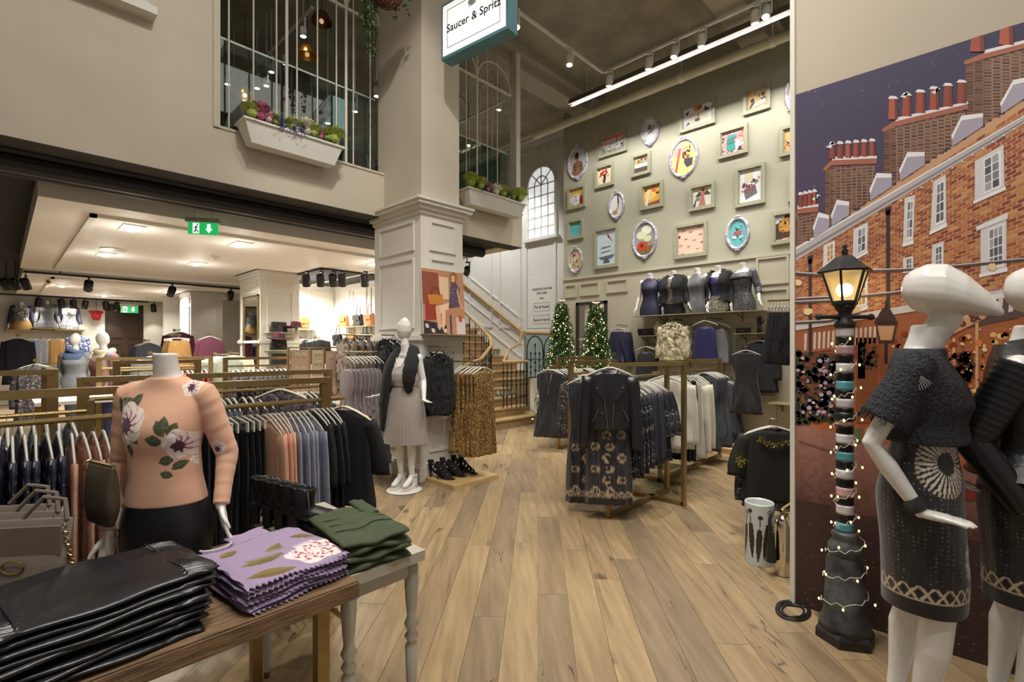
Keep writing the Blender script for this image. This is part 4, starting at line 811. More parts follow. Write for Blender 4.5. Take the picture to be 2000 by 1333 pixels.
# ================================================================== printed mural of a snowy street
def pixof(p):
    X = CS * p[0] - SN * p[1]; Y = SN * p[0] + CS * p[1]; return HX + FPX * X / Y, HY - FPX * (p[2] - CAMH) / Y
def mural():
    r = random.Random(21); m = MB(); LAY = [0]
    Z = onx(1550, 187, MW).z; B0, B1 = 0.815, -1.7
    def P(px, py, l):
        p = onx(min(px, 2900), py, MW); return (MW - .004 - .0005 * l, min(max(p.y, B1), B0), min(max(p.z, .004), Z))
    def q(pts, c, l): m.poly([P(x, y, l) for x, y in pts], lin(c) if isinstance(c, str) else c)
    yc = lambda x: 490 - .663 * (x - 1552)
    ys = lambda x: 640 - .17 * (x - 1552)
    yg = lambda x: 826 + .24 * (x - 1552)
    def mix(a, b, t): t = min(max(t, 0), 1); return tuple(x * (1 - t) + y * t for x, y in zip(lin(a), lin(b)))
    def bgc(px, py):
        if py < yc(px): return mix('2e2a4c', '4d3f58', (py - 60) / 420)
        if py < ys(px): return lin('c79a76')
        if py < yg(px): return mix('9a5a3a', 'b8683f', (py - ys(px)) / 150)
        t = (py - yg(px)) / 330; n = r.uniform(-.1, .1)
        return mix('a8776a', '5b3a34', t * 2.2 + n) if t < .45 else mix('4a2f2a', '3a2724', t + n)
    nb, nz = 110, 150
    for i in range(nb):
        for k in range(nz):
            b0 = B0 + (B1 - B0) * i / nb; b1 = B0 + (B1 - B0) * (i + 1) / nb; z0 = Z * k / nz; z1 = Z * (k + 1) / nz
            px, py = pixof((MW, (b0 + b1) / 2, (z0 + z1) / 2)); m.poly([(MW - .004, b0, z0), (MW - .004, b1, z0), (MW - .004, b1, z1), (MW - .004, b0, z1)], bgc(px, py))
    XR = 2700
    # brick facade in its own perspective
    bc = ['9c5236', 'b4683f', 'c28350', '8a4030', 'a85c3c', 'b8744a', '7e3a2e', 'cc9660']
    rows = 44
    for j in range(rows):
        x = 1552.0; k = 0
        while x < XR:
            step = 7 + (x - 1552) * .034; h0 = j / rows; h1 = (j + .74) / rows; xa = x + (step / 2 if j % 2 else 0); xb = xa + step * .86
            yy = lambda xx, h: yc(xx) + 18 + (ys(xx) - yc(xx) - 18) * h
            tone = ('a0' if False else None); c = r.choice(bc[:4] if r.random() < .4 else bc)
            q([(xa, yy(xa, h0)), (xb, yy(xb, h0)), (xb, yy(xb, h1)), (xa, yy(xa, h1))], c, 1); x += step
    # roof terrace wall, cornice
    q([(1552, yc(1552) + 20), (XR, yc(XR) + 44), (XR, yc(XR) + 2), (1552, yc(1552) - 4)], 'b9b3b6', 2)
    q([(1552, yc(1552) + 14), (XR, yc(XR) + 30), (XR, yc(XR) + 22), (1552, yc(1552) + 9)], '8a8488', 3)
    q([(1552, yc(1552) - 1), (XR, yc(XR) + 8), (XR, yc(XR) - 6), (1552, yc(1552) - 6)], 'e2dfe2', 3)
    def chim(L, T, Rr, T2, bot, potw, npot, poth):
        yb = lambda x: yc(x) - 2
        q([(L, T), (L + (Rr - L) * .14, T - 6), (L + (Rr - L) * .14, yb(L + (Rr - L) * .14)), (L, yb(L))], '7a5a48', 2)
        x1 = L + (Rr - L) * .14; q([(x1, T - 6), (Rr, T2), (Rr, yb(Rr)), (x1, yb(x1))], '8f7260', 2)
        H = (yb(x1) - T); nr = max(6, int(H / 5.5))
        for j in range(nr):
            x = L
            while x < Rr:
                st = 6 + (Rr - L) * .045; y0 = T - 4 + H * j / nr; f = (x - L) / (Rr - L); y0 += (T2 - T) * f * (1 - j / nr)
                if y0 + 4 < yb(x): q([(x, y0), (min(x + st * .8, Rr), y0), (min(x + st * .8, Rr), y0 + H / nr * .62), (x, y0 + H / nr * .62)], r.choice(['5f3f34', '6d4a3c', '4f352e', '7a5444']), 3)
                x += st
        q([(L - 3, T + 4), (x1, T - 8), (Rr + 3, T2 - 4), (Rr + 3, T2 - 16), (x1, T - 20), (L - 3, T - 4)], 'a05f4c', 4)
        q([(x1, T - 18), (Rr + 3, T2 - 14), (Rr + 3, T2 - 19), (x1, T - 25)], 'e0d8dc', 5)
        for i in range(npot):
            x = L + 8 + (Rr - L - potw - 8) * i / max(1, npot - 1); y = T - 18 + (T2 - T) * (x - L) / (Rr - L) - 2
            q([(x, y), (x + potw, y), (x + potw * .9, y - poth), (x + potw * .1, y - poth)], r.choice(['9a4634', 'a8533c', '8a3e30']), 6)
            q([(x + potw * .7, y), (x + potw, y), (x + potw * .9, y - poth), (x + potw * .65, y - poth)], '6f3226', 7)
            q([(x - 1, y - poth), (x + potw + 1, y - poth), (x + potw * .8, y - poth - 5), (x + potw * .2, y - poth - 6)], 'dedbe4', 7)
    chim(1552, 427, 1596, 418, 0, 9, 4, 24); chim(1612, 332, 1710, 324, 0, 12, 6, 28); chim(1727, 256, 1888, 218, 0, 19, 6, 40); chim(1886, 124, 2150, 60, 0, 30, 5, 44)
    for (x, w_) in ((1590, 30), (1625, 34), (1700, 42), (1758, 48), (1860, 60), (1955, 80)):   # dormers and snow
        y = yc(x); q([(x, y + 1), (x + w_, yc(x + w_) + 1), (x + w_, yc(x + w_) - 18), (x + w_ * .3, yc(x + w_ * .3) - 32 - w_ * .12), (x, y - 14)], 'a59fb0', 5)
        q([(x, y - 12), (x + w_ * .3, yc(x + w_ * .3) - 30 - w_ * .12), (x + w_, yc(x + w_) - 16), (x + w_, yc(x + w_) - 24), (x + w_ * .3, yc(x + w_ * .3) - 40 - w_ * .12), (x - 2, y - 20)], 'e6e4ea', 6)
    for (x, y) in ((1592, 390), (1621, 288), (1766, 190), (1826, 182)): q([(x - 8, y), (x + 2, y + 3), (x + 7, y - 6), (x + 12, y - 7), (x + 5, y - 10), (x, y - 4)], 'cfd2de', 7)
    for i in range(46): x = r.uniform(1556, 1900); y = r.uniform(80, yc(x) - 40); s_ = r.uniform(.6, 1.6); q([(x - s_, y), (x, y - s_), (x + s_, y), (x, y + s_)], '8f8db0', 1)
    def win(c4, nx, ny, lit=False):
        (a, b, c, d) = c4; L = lambda u, v: tuple((a[k] * (1 - u) + b[k] * u) * (1 - v) + (d[k] * (1 - u) + c[k] * u) * v for k in (0, 1))
        q([L(-.06, -.04), L(1.06, -.04), L(1.06, 1.04), L(-.06, 1.04)], 'd9d6da', 4); q([L(.28, .06), L(.95, .06), L(.95, .94), L(.28, .94)], 'efeeef', 5)
        for i in range(nx):
            for j in range(ny): u0 = .33 + .58 * i / nx; u1 = .33 + .58 * (i + .8) / nx; v0 = .09 + .82 * j / ny; v1 = .09 + .82 * (j + .85) / ny; q([L(u0, v0), L(u1, v0), L(u1, v1), L(u0, v1)], r.choice(['c89a58', 'b58a50'] if lit else ['6a6a72', '82828a', '55555f', 'a5a6b0']), 6)
        q([L(-.12, 1.0), L(1.1, .98), L(1.1, 1.06), L(-.12, 1.08)], 'f0eff2', 6)
    for c4, nx, ny, lit in ((((1907, 317), (1957, 288), (1959, 369), (1907, 391)), 2, 4, 0), (((1824, 358), (1846, 346), (1847, 439), (1819, 451)), 2, 4, 0), (((1768, 391), (1786, 385), (1783, 472), (1765, 476)), 2, 4, 0), (((1669, 450), (1694, 437), (1693, 493), (1667, 506)), 2, 3, 0), (((1610, 481), (1630, 472), (1630, 508), (1609, 524)), 2, 3, 1), (((1918, 450), (1963, 430), (1963, 526), (1918, 535)), 3, 4, 0), (((1822, 481), (1842, 475), (1842, 540), (1820, 547)), 2, 4, 0), (((1765, 506), (1783, 502), (1783, 530), (1765, 532)), 2, 2, 0), (((1672, 535), (1694, 528), (1693, 600), (1670, 608)), 2, 4, 1), (((2060, 240), (2120, 205), (2122, 310), (2060, 335)), 2, 4, 0)): win(c4, nx, ny, lit)
    q([(1907, 443), (1968, 416), (1968, 428), (1907, 452)], 'e6e3e6', 7)
    for (x, y0, y1, w_) in ((1735, 412, 660, 7), (1583, 507, 690, 6)): q([(x - w_ / 2, y0), (x + w_ / 2, y0 - 2), (x + w_ / 2, y1), (x - w_ / 2, y1)], '3a3032', 7); q([(x - w_, y0 - 4), (x + w_, y0 - 10), (x + w_ * .6, y0 + 8), (x - w_ * .6, y0 + 10)], '332a2c', 7)
    # shop fronts, awnings, garlands
    q([(1552, ys(1552) + 6), (XR, ys(XR) + 16), (XR, ys(XR) - 6), (1552, ys(1552) - 6)], 'cfc6c6', 4)
    for i in range(16): x = 1572 + i * 9; q([(x, 652 - i * .9), (x + 4.5, 651 - i * .9), (x + 3.5, 684 - i * .9), (x - 1, 685 - i * .9)], 'e2cfc0', 5)
    q([(1568, 655), (1720, 640), (1716, 675), (1566, 690)], 'a8654c', 4)
    q([(1830, 612), (2100, 545), (2100, 600), (1836, 650)], '5a4a48', 4)
    for i in range(12): x = 1840 + i * 22; q([(x, 612 - .24 * (x - 1830)), (x + 10, 610 - .24 * (x - 1830)), (x + 6, 640 - .22 * (x - 1830)), (x - 3, 642 - .22 * (x - 1830))], 'd9cccf', 5)
    q([(1822, 618), (2100, 545), (2100, 534), (1822, 606)], 'e6e2e6', 6)
    q([(1835, 640), (1925, 604), (1925, 622), (1840, 664)], 'd0a07c', 6)
    q([(1553, 700), (1562, 700), (1562, 830), (1553, 830)], '4a2a24', 5)
    for (x0, x1, y0, y1, c) in ((1570, 1640, 690, 800, '7a4a34'), (1672, 1712, 660, 826, '9a5a36'), (1676, 1690, 670, 740, 'c88a54'), (1720, 1760, 655, 850, 'a35c38'), (1860, 1866, 640, 900, 'd9a878'), (1905, 1911, 630, 920, 'd9a878'), (1870, 1902, 760, 860, 'c8874c'), (1940, 1990, 640, 930, 'b0683c'), (1990, 2300, 620, 960, 'a25c36')): q([(x0, y0), (x1, y0), (x1, y1), (x0, y1)], c, 5)
    def blobs(n, box, cols, s0, s1, l):
        for i in range(n):
            x = r.uniform(box[0], box[2]); y = r.uniform(box[1], box[3]); s_ = r.uniform(s0, s1); a = r.uniform(0, 1); pts = [(x + s_ * math.cos(a + t * PI / 3), y + s_ * math.sin(a + t * PI / 3) * r.uniform(.6, 1)) for t in range(6)]; q(pts, r.choice(cols), l)
    blobs(160, (1556, 690, 1632, 826), ['2c3a28', '3a4a30', '24301f', '46402c'], 4, 9, 6)
    blobs(40, (1558, 700, 1630, 815), ['b8a8c8', 'd8a0b0', 'e8d8d8', 'c8b0d8', 'a03a3a', '90a8d0'], 2.5, 6, 7)
    blobs(30, (1684, 680, 1712, 720), ['3a3a28', '4f4a30', '6a3a2c'], 3, 6, 7)
    blobs(260, (1745, 650, 1990, 880), ['d9823c', 'e0a050', 'b0482c', 'f0c880', '8a3a26', 'e8b868', 'c86a34', 'f4dca0', '6a3a24'], 2, 8, 6)
    blobs(90, (1860, 690, 1900, 745), ['4a2c24', '7a3028', '5a3a2a'], 3, 7, 7)
    blobs(60, (1770, 640, 1990, 850), ['fff0c8', 'ffe0a0'], .8, 2.2, 8)
    blobs(90, (2000, 650, 2400, 900), ['d9823c', 'e0a050', 'b0482c', 'f0c880', '8a3a26'], 4, 10, 6)
    for (x0, y0, x1, y1, c) in ((1650, 838, 1684, 862, '6a7a5a'), (1690, 836, 1712, 868, 'c8a090'), (1930, 890, 1990, 960, '9a4a2c'), (1880, 960, 1950, 975, '9a3a30'), (1930, 975, 1975, 990, '3a4a2c')): q([(x0, y0), (x1, y0), (x1, y1), (x0, y1)], c, 7)
    # printed lanterns and cables
    for (x, y, s_) in ((1731, 640, 1.0),):
        q([(x - 24, y - 8), (x + 24, y - 8), (x + 8, y - 36), (x - 8, y - 36)], '3a2420', 8); q([(x - 21, y - 6), (x + 21, y - 6), (x + 14, y + 30), (x - 14, y + 30)], '46302a', 8); q([(x - 17, y - 3), (x + 17, y - 3), (x + 11, y + 25), (x - 11, y + 25)], 'd0a078', 9); q([(x - 3, y - 36), (x + 3, y - 36), (x + 2, y - 52), (x - 2, y - 52)], '2f1d1b', 8); q([(x - 3, y + 30), (x + 3, y + 30), (x + 3, y + 70), (x - 3, y + 70)], '2f1d1b', 8)
    for pts in (((1553, 535), (1600, 538), (1680, 531), (1800, 527), (1880, 520), (2000, 508), (2300, 470)), ((1553, 586), (1600, 583), (1680, 580), (1740, 574), (1850, 560)), ((1553, 592), (1640, 588)), ((1553, 632), (1620, 628), (1680, 612))):
        for a, b in zip(pts, pts[1:]): q([(a[0], a[1] - 2), (b[0], b[1] - 2), (b[0], b[1] + 2), (a[0], a[1] + 2)], '4f4446', 8); q([(a[0], a[1] - 4), (b[0], b[1] - 4), (b[0], b[1] - 2), (a[0], a[1] - 2)], 'cfc8cc', 8)
    for (x, y) in ((1558, 552), (1579, 608), (1673, 605), (1880, 570), (1937, 522), (1876, 565), (1888, 580)): blobs(1, (x, y, x + 1, y + 1), ['e8cfa0'], 8, 10, 9)
    for x in range(1760, 2200, 20): y = yc(x) + 34 + (x - 1552) * .03; q([(x - 2, y), (x, y - 2), (x + 2, y), (x, y + 2)], 'fff4d8', 7)
    # flecked ground
    for i in range(1500):
        x = r.uniform(1553, 2250); y = r.uniform(yg(x) + 40, 1330); s_ = r.uniform(.8, 2.6) * (.6 + (y - 850) / 600); q([(x - s_, y), (x, y - s_ * .5), (x + s_, y), (x, y + s_ * .5)], r.choice(['8a5a50', '74483f', 'a07868', '6a443c']), 2)
    for (x0, y0, x1, y1) in ((1560, 860, 1640, 885), (1780, 900, 1900, 960), (1900, 960, 1990, 1010)): q([(x0, y0), (x1, y1), (x1, y1 + 4), (x0, y0 + 4)], '7a5048', 3)
    o = tag(part('street_mural', m, prt), 'wall sized printed mural of a snowy brick street with lit Christmas shops', 'mural')
    p = P(1882, 628, 10); me = text_mesh('AUS & S', .062, mat('mural_ink', '5a2c24', .6), bold=.0008)
    t = link('lettering', me, o); d = (Vector(P(1920, 592, 10)) - Vector(P(1850, 620, 10))).normalized(); nn = Vector((-1, 0, 0)); u = nn.cross(d)
    t.matrix_world = Matrix.Translation(p) @ Matrix((d, u, nn)).transposed().to_4x4()
mural()
# ================================================================== shop mannequins
gloss = mat('mannequin_gloss', 'e4e3e0', 0.22, coat=0.3); matte = mat('mannequin_white', 'dad8d4', 0.4)
TS = [(.78, 0, -.01, .155, .10), (.88, 0, -.015, .168, .115), (.94, 0, -.015, .168, .115), (1.02, 0, -.005, .145, .10), (1.10, 0, 0, .116, .085), (1.18, 0, .005, .122, .09), (1.27, 0, .015, .14, .112),
      (1.34, 0, .005, .148, .098), (1.40, 0, -.01, .155, .075), (1.44, 0, -.015, .125, .06), (1.47, 0, -.012, .06, .055), (1.52, 0, 0, .046, .05), (1.565, 0, .008, .045, .049)]
def at_z(z):
    for a, b in zip(TS, TS[1:]):
        if a[0] <= z <= b[0]: f = (z - a[0]) / (b[0] - a[0]); return [p * (1 - f) + q * f for p, q in zip(a, b)]
    return list(TS[0] if z < TS[0][0] else TS[-1])
def hand(mb, w_, d, nrm, s=1.0, curl=.25, thumb=1):
    w_ = Vector(w_); d = Vector(d).normalized(); nrm = Vector(nrm); nrm = (nrm - d * nrm.dot(d)).normalized(); sd = d.cross(nrm) * thumb
    mb.tube([w_ - d * .01, w_ + d * .03 * s, w_ + d * .07 * s, w_ + d * .085 * s], [.022 * s, .034 * s, .036 * s, .03 * s], 12, True, [.75, .5, .42, .4], None, nrm)
    for i, (o, L) in enumerate(((-.026, .058), (-.009, .07), (.009, .074), (.026, .066))):
        p = w_ + d * .078 * s + sd * o * s; spread = sd * o * 1.2
        q1 = p + (d + spread * 3 - nrm * curl * .4) .normalized() * L * .45 * s; q2 = q1 + (d + spread * 2 - nrm * curl * 1.6).normalized() * L * .32 * s; q3 = q2 + (d - nrm * curl * 2.6).normalized() * L * .28 * s
        mb.tube([p, q1, q2, q3], [.0092 * s, .0088 * s, .0082 * s, .0062 * s], 8)
    p = w_ + d * .02 * s + sd * .026 * s; mb.tube([p, p + (d * .7 + sd * .7).normalized() * .035 * s, p + (d * .85 + sd * .6).normalized() * .062 * s - nrm * .008, p + (d + sd * .4).normalized() * .085 * s - nrm * .016], [.013 * s, .011 * s, .0095 * s, .007 * s], 8)
def arm(mb, sh, el, wr, hd, nrm, thumb=1, curl=.25):
    sh, el, wr = Vector(sh), Vector(el), Vector(wr)
    mb.tube([sh + Vector((0, 0, .02)), sh, sh.lerp(el, .5), el, el.lerp(wr, .35), wr, wr + (wr - el).normalized() * .01], [.035, .046, .038, .034, .034, .022, .022], 12)
    hand(mb, wr, hd, nrm, 1.0, curl, thumb)
def mannequin_body(z0=.78, arms=(), legs=(), head=None, voxel=.006):
    mb = MB(); secs = [at_z(z0)] + [t for t in TS if t[0] > z0 + .01]
    loft(secs, 40, 28, 2.2, None, True, mb)
    for a in arms: arm(mb, *a)
    for s_ in (-1, 1): mb.ball((s_ * .158, -.012, 1.40), .052, 12, 8)
    for s_ in (-1, 1): mb.ball((s_ * .066, .07, 1.265), .055, 12, 8)
    for pts, rr in legs: mb.tube(pts, rr, 14)
    if head: head(mb)
    me = fuse(mb, voxel, 3); return me
def ripple(k, amp, z_amp=0.0, ph=0.0, lo=0.0):
    return lambda a, t: (1 + amp * max(0, t - lo) * math.sin(k * a + ph + 1.3 * math.sin(3 * a)), z_amp * math.sin(k * a + ph) * (1 if t > .97 else 0))
def shell(z0, z1, g, m=30, n=48, extra=None, pw=2.2, rip=None):
    """cloth following the torso between two heights"""
    zs = [z0 + (z1 - z0) * i / 10 for i in range(11)]; secs = []
    for z in zs: t = at_z(z); e = extra(z) if extra else 0; secs.append((z, t[1], t[2], t[3] + g + e, t[4] + g + e * .8))
    return loft(secs, m, n, pw, rip, False)
def sleeve(mb, sh, el, wr, rr, n=20, k=14):
    sh, el, wr = Vector(sh), Vector(el), Vector(wr); pts = []; rad = []
    for i in range(k + 1):
        t = i / k * 2; p = sh.lerp(el, t) if t < 1 else el.lerp(wr, t - 1); pts.append(p); f = i / k * (len(rr) - 1); j = min(int(f), len(rr) - 2)
        rad.append((rr[j] * (1 - (f - j)) + rr[j + 1] * (f - j)) * (1 + .03 * math.sin(i * 2.4)))
    mb.ball(sh + Vector((-.004 if sh.x > 0 else .004, 0, -.002)), max(rr[0] * 1.0, .0585), 28, 16); return mb.tube(pts, rad, n, False)
def fused_top(z0, z1, g, extra, arms, voxel, rip=None, sm=8, inset=.03):
    """body and sleeves of one garment as one continuous skin"""
    zs = [z0 + (z1 - z0) * i / 10 for i in range(11)]; secs = []
    for z in zs: t = at_z(z); e = extra(z); secs.append((z, t[1], t[2], t[3] + g + e, t[4] + g + e * .8))
    mb = loft(secs, 40, 60, 2.2, rip, True)
    for sh, el, wr, rr in arms:
        sh = Vector(sh); s_ = 1 if sh.x > 0 else -1; k = 24; pts = [sh + Vector((-s_ * .07, 0, .022)), sh + Vector((-s_ * inset, 0, .008))]; rad = [.044, rr[0] * .93]
        for i in range(k + 1):
            t = i / k * 2; p = Vector(sh).lerp(Vector(el), t) if t < 1 else Vector(el).lerp(Vector(wr), t - 1); f = i / k * (len(rr) - 1); j = min(int(f), len(rr) - 2); pts.append(p); rad.append((rr[j] * (1 - (f - j)) + rr[j + 1] * (f - j)) * (1 + .025 * math.sin(i * 2.4)))
        mb.tube(pts, rad, 28)
    return fuse(mb, voxel, sm)
def paint_mesh(me, f):
    a = me.color_attributes.new('Col', 'FLOAT_COLOR', 'POINT')
    for i, v in enumerate(me.vertices): a.data[i].color = (*f(v.co), 1)
# ---- foreground half mannequin in the floral jumper
def floral(flowers, leaves, base):
    base = lin(base); W_, PK, PL, DK = lin('e6d8cc'), lin('b06a86'), lin('5a2448'), lin('3a1830'); G1, G2 = lin('3f4630'), lin('5a6040')
    def f(p):
        x, y, z = p
        for (fx, fz, r, fr) in flowers:
            if (y > fr):
                dx, dz = x - fx, z - fz; d = math.hypot(dx, dz) / r; a = math.atan2(dz, dx); e = 1 + .07 * math.sin(5 * a + 1)
                if d < e:
                    c = d / e; s_ = .5 + .5 * math.sin(9 * a + 8 * d)
                    if math.hypot(dx - .1 * r, dz + .1 * r) / r < .34 + .12 * s_: return PL if s_ > .35 else DK
                    if c < .62 and s_ > .62: return PK
                    if c > .5 and abs(math.sin(4.0 * a + 5 * d)) < .16: return lin('a88a90')
                    return W_
        for (lx, lz, L, w_, an) in leaves:
            dx, dz = x - lx, z - lz; u = dx * math.cos(an) + dz * math.sin(an); v = -dx * math.sin(an) + dz * math.cos(an)
            if 0 < u < L and abs(v) < w_ * math.sin(PI * u / L) and y > -.03: return G2 if (abs(v) < .0018 or (v > 0 and math.sin(90 * u * 3) > .5)) else G1
        return base
    return f
def jumper_mannequin():
    o = thing('half_mannequin', 'headless white half mannequin in a peach floral jumper and black skirt on the table', 'mannequin', XY(-1.31, 1.86, -.035), FACE + .12); o.scale = (.83, .92, 1)
    AL = ((.16, -.01, 1.40), (.215, -.05, 1.15), (.195, .06, .91)); AR = ((-.16, -.01, 1.40), (-.235, -.06, 1.17), (-.245, .02, .985))
    me = mannequin_body(.795, [(*AL, (.06, .12, -.9), (-.9, .3, 0), 1, .3), (*AR, (-.28, .16, -.8), (.9, .4, 0), -1, .25)], (), None, .0055); me.materials.append(gloss); link('body', me, o)
    fl = [(.09, 1.315, .072, 0.0), (-.11, 1.235, .054, 0.0), (-.16, 1.17, .03, .0), (-.13, 1.44, .035, -.2)]
    lv = [(.155, 1.345, .085, .022, 2.0), (.10, 1.36, .075, .02, .9), (.06, 1.36, .10, .024, 2.75), (.04, 1.345, .085, .022, 2.95), (.075, 1.30, .07, .018, -1.0), (.15, 1.28, .08, .018, -1.9), (.085, 1.25, .06, .014, -1.4),
          (-.06, 1.27, .07, .02, 1.6), (-.065, 1.265, .07, .02, 2.1), (-.06, 1.245, .07, .02, 2.9), (-.075, 1.265, .06, .018, 1.0), (-.09, 1.185, .06, .018, 3.4), (-.13, 1.17, .06, .016, 3.6), (-.085, 1.12, .05, .014, 2.9)]
    pf = floral(fl, [(a, b, c, d, math.pi - e) for a, b, c, d, e in lv], 'd9a98e')
    fab = mat_attr('jumper_knit', .85, 0, .12, 500, 0, .2)
    cl = floral([(.20, .965, .04, -9), (.19, 1.02, .02, -9)], [(.2, 1.03, .07, .016, 1.2), (.24, 1.06, .06, .014, 2)], 'd9a98e'); cr_ = floral([(-.22, 1.20, .03, -9)], [(-.2, 1.15, .05, .012, 1)], 'd9a98e')
    me = fused_top(1.005, 1.474, .012, lambda z: .014 * math.exp(-((z - 1.10) / .06) ** 2) + .002, [(A[0], A[1], Vector(A[1]).lerp(Vector(A[2]), .97), [.056, .054, .05, .043, .036, .034]) for A in (AL, AR)], .0036, None, 10)
    paint_mesh(me, lambda p: pf(p) if abs(p[0]) < .165 else (cl(p) if p[0] > 0 else cr_(p))); me.materials.append(fab); link('jumper', me, o)
    part('neckband', MB().tube([(.066 * math.cos(t), -.012 + .06 * math.sin(t), 1.472 - .006 * math.sin(t)) for t in [2 * PI * i / 24 for i in range(25)]], .006, 6), mat('neckband_peach', 'd09a80', .85), o, True)
    sk = loft([(.80, 0, -.01, .178, .125), (.88, 0, -.015, .184, .132), (.95, 0, -.013, .178, .126), (1.02, 0, -.005, .155, .112), (1.065, 0, 0, .134, .1)], 24, 40, 2.3, lambda a, t: (1 + .01 * math.sin(7 * a) * (1 - t), 0), False)
    part('skirt', sk, mat('black_leather', '17171b', .42, bump=.15, bscale=60), o, True)
    # pouch tucked under the arm
    b = thing('clutch_pouch', 'olive brown zipped pouch tucked under the peach sleeve', 'bag', XY(-1.47, 1.76, 1.03), FACE - .5)
    part('pouch', loft([(-.11, .01, 0, .085, .012), (-.05, 0, 0, .09, .028), (.04, 0, 0, .09, .024), (.10, 0, 0, .088, .01)], 14, 24, 4), mat('olive_leather', '4a3f32', .42, bump=.15, bscale=70), b, True)
    part('zip', MB().bar((-.085, .0, .104), (.085, 0, .104), .012, .008), gold, b); part('strap_ring', MB().tube([(.09, .02 * math.cos(t), .09 + .02 * math.sin(t)) for t in [2 * PI * i / 12 for i in range(13)]], .003, 5), gold, b)
    part('wrist_strap', MB().tube([(.09, 0, .07), (.11, .0, .02), (.105, .01, -.06), (.095, 0, .0)], .006, 6), mat('olive_leather', ''), b)
jumper_mannequin()
# ---- full mannequin before the column
LEGS = lambda s=1: [([(s * .085, -.01, .90), (s * .085, 0, .78), (s * .078, .012, .50), (s * .075, -.012, .36), (s * .07, -.02, .16), (s * .07, -.03, .10)], [.085, .078, .05, .05, .032, .03]), ([(s * .07, -.045, .10), (s * .07, .02, .06), (s * .072, .10, .02), (s * .072, .15, .015)], [.03, .033, .03, .015])]
def egg(c, d, L, r1, tilt=0):
    def f(mb):
        d_ = Vector(d).normalized(); c_ = Vector(c); mb.tube([c_ - d_ * L * .5 + d_ * L * q for q in (0, .06, .2, .45, .7, .9, 1)], [r1 * q for q in (.25, .6, .9, 1.0, .86, .5, .12)], 20)
    return f
def plinth_mannequin():
    p = XY(-1.165, 5.36, 0); o = thing('mannequin', 'white full mannequin in silver top, pleated skirt and black fur stole by the column', 'mannequin', p, FACE - .35)
    AL = ((.16, -.01, 1.40), (.205, -.05, 1.16), (.29, .06, .98)); AR = ((-.16, -.01, 1.40), (-.2, -.05, 1.15), (-.27, .06, .95))
    legs = LEGS(1) + LEGS(-1)
    me = mannequin_body(.80, [(*AL, (.6, .55, -.1), (0, .2, -1), 1, .05), (*AR, (-.75, .5, -.1), (0, .2, -1), -1, .05)], legs, lambda mb: (mb.tube([(0, .0, 1.5), (0, .012, 1.60), (0, .015, 1.66)], [.046, .044, .04], 14), egg((0, .02, 1.73), (-.25, .25, 1), .25, .085)(mb)), .007)
    me.transform(Matrix.Translation((0, 0, .06)) @ Matrix.Scale(.985, 4)); me.materials.append(gloss); link('body', me, o)
    part('base_disc', MB().lathe([(.17, 0), (.19, .004), (.19, .012), (.16, .016)], (0, .02, 0), 32), matte, o, True)
    for s_ in (-1, 1):
        sh = MB(); x = s_ * .072; sh.prism([(x - .035, -.06), (x + .035, -.06), (x + .04, .1), (x + .01, .16), (x - .03, .12)], .016, .05); sh.tube([(x, -.05, .05), (x, -.05, .17)], [.045, .04], 12, False); sh.b2(x - .012, x + .012, -.085, -.055, .016, .1)
        so = part('platform_shoe', sh, mat('white_shoe', 'd8d3ca', .4), o)
        part('ankle_strap', MB().tube([(x + .043 * math.cos(t), -.045 + .045 * math.sin(t), .155) for t in [2 * PI * i / 14 for i in range(15)]], .007, 6), mat('white_shoe', ''), so)
    sat = mat('silver_satin', 'b7b0ad', .28, sheen=.3, bump=.15, bscale=14); plt = mat('mauve_pleat', '9a8f8b', .38, sheen=.2)
    part('satin_top', shell(1.14, 1.47, .018, 30, 48, lambda z: .018 * math.exp(-((z - 1.2) / .05) ** 2), 2.2, ripple(9, .03)), sat, o, True)
    part('pleated_skirt', loft([(1.15, 0, 0, .128, .098), (1.05, 0, -.01, .175, .135), (.9, 0, -.01, .215, .165), (.7, 0, 0, .235, .18), (.52, 0, 0, .25, .19)], 26, 120, 2.0, lambda a, t: (1 + .035 * t * math.sin(40 * a), 0), False), plt, o, True)
    part('belt', MB().lathe([(.135, 1.135), (.14, 1.14), (.14, 1.16), (.135, 1.165)], (0, 0, 0), 32, None, False).xf(Matrix.Diagonal((1, .78, 1, 1))), mat('grey_belt', '7a726c', .4), o, True)
    fur = mat('black_fur', '0e0e11', .8, sheen=.06, bump=.8, bscale=90)
    def furtube(pts, rad, seed):
        r = random.Random(seed); mb = MB(); pp = []; rr = []
        for i in range(40): t = i / 39; q = cr([(*a, b) for a, b in zip(pts, rad)], t); pp.append(q[:3]); rr.append(q[3] * (1 + .08 * r.uniform(-1, 1)))
        mb.tube(pp, rr, 18, True, [.6] * 40); mb.v = [(x + r.gauss(0, .0035), y + r.gauss(0, .0035), z + r.gauss(0, .0035)) for x, y, z in mb.v]; return mb
    part('fur_stole', furtube([(-.11, .10, 1.08), (-.125, .13, 1.22), (-.13, .10, 1.36), (-.09, -.02, 1.52), (0, -.07, 1.55), (.09, -.02, 1.52), (.14, .09, 1.36), (.18, .12, 1.1), (.2, .12, .86), (.215, .12, .66)], [.03, .07, .075, .065, .06, .065, .075, .075, .06, .035], 3), fur, o, True)
    part('chain_necklace', MB().tube([(.05 * math.cos(t) * 1.3, .06 + .06 * math.sin(t) * -1 * -1, 1.44 + .12 * (math.cos(t) ** 2) - .1) for t in [PI * i / 16 for i in range(17)]], .003, 5), gold, o)
plinth_mannequin()
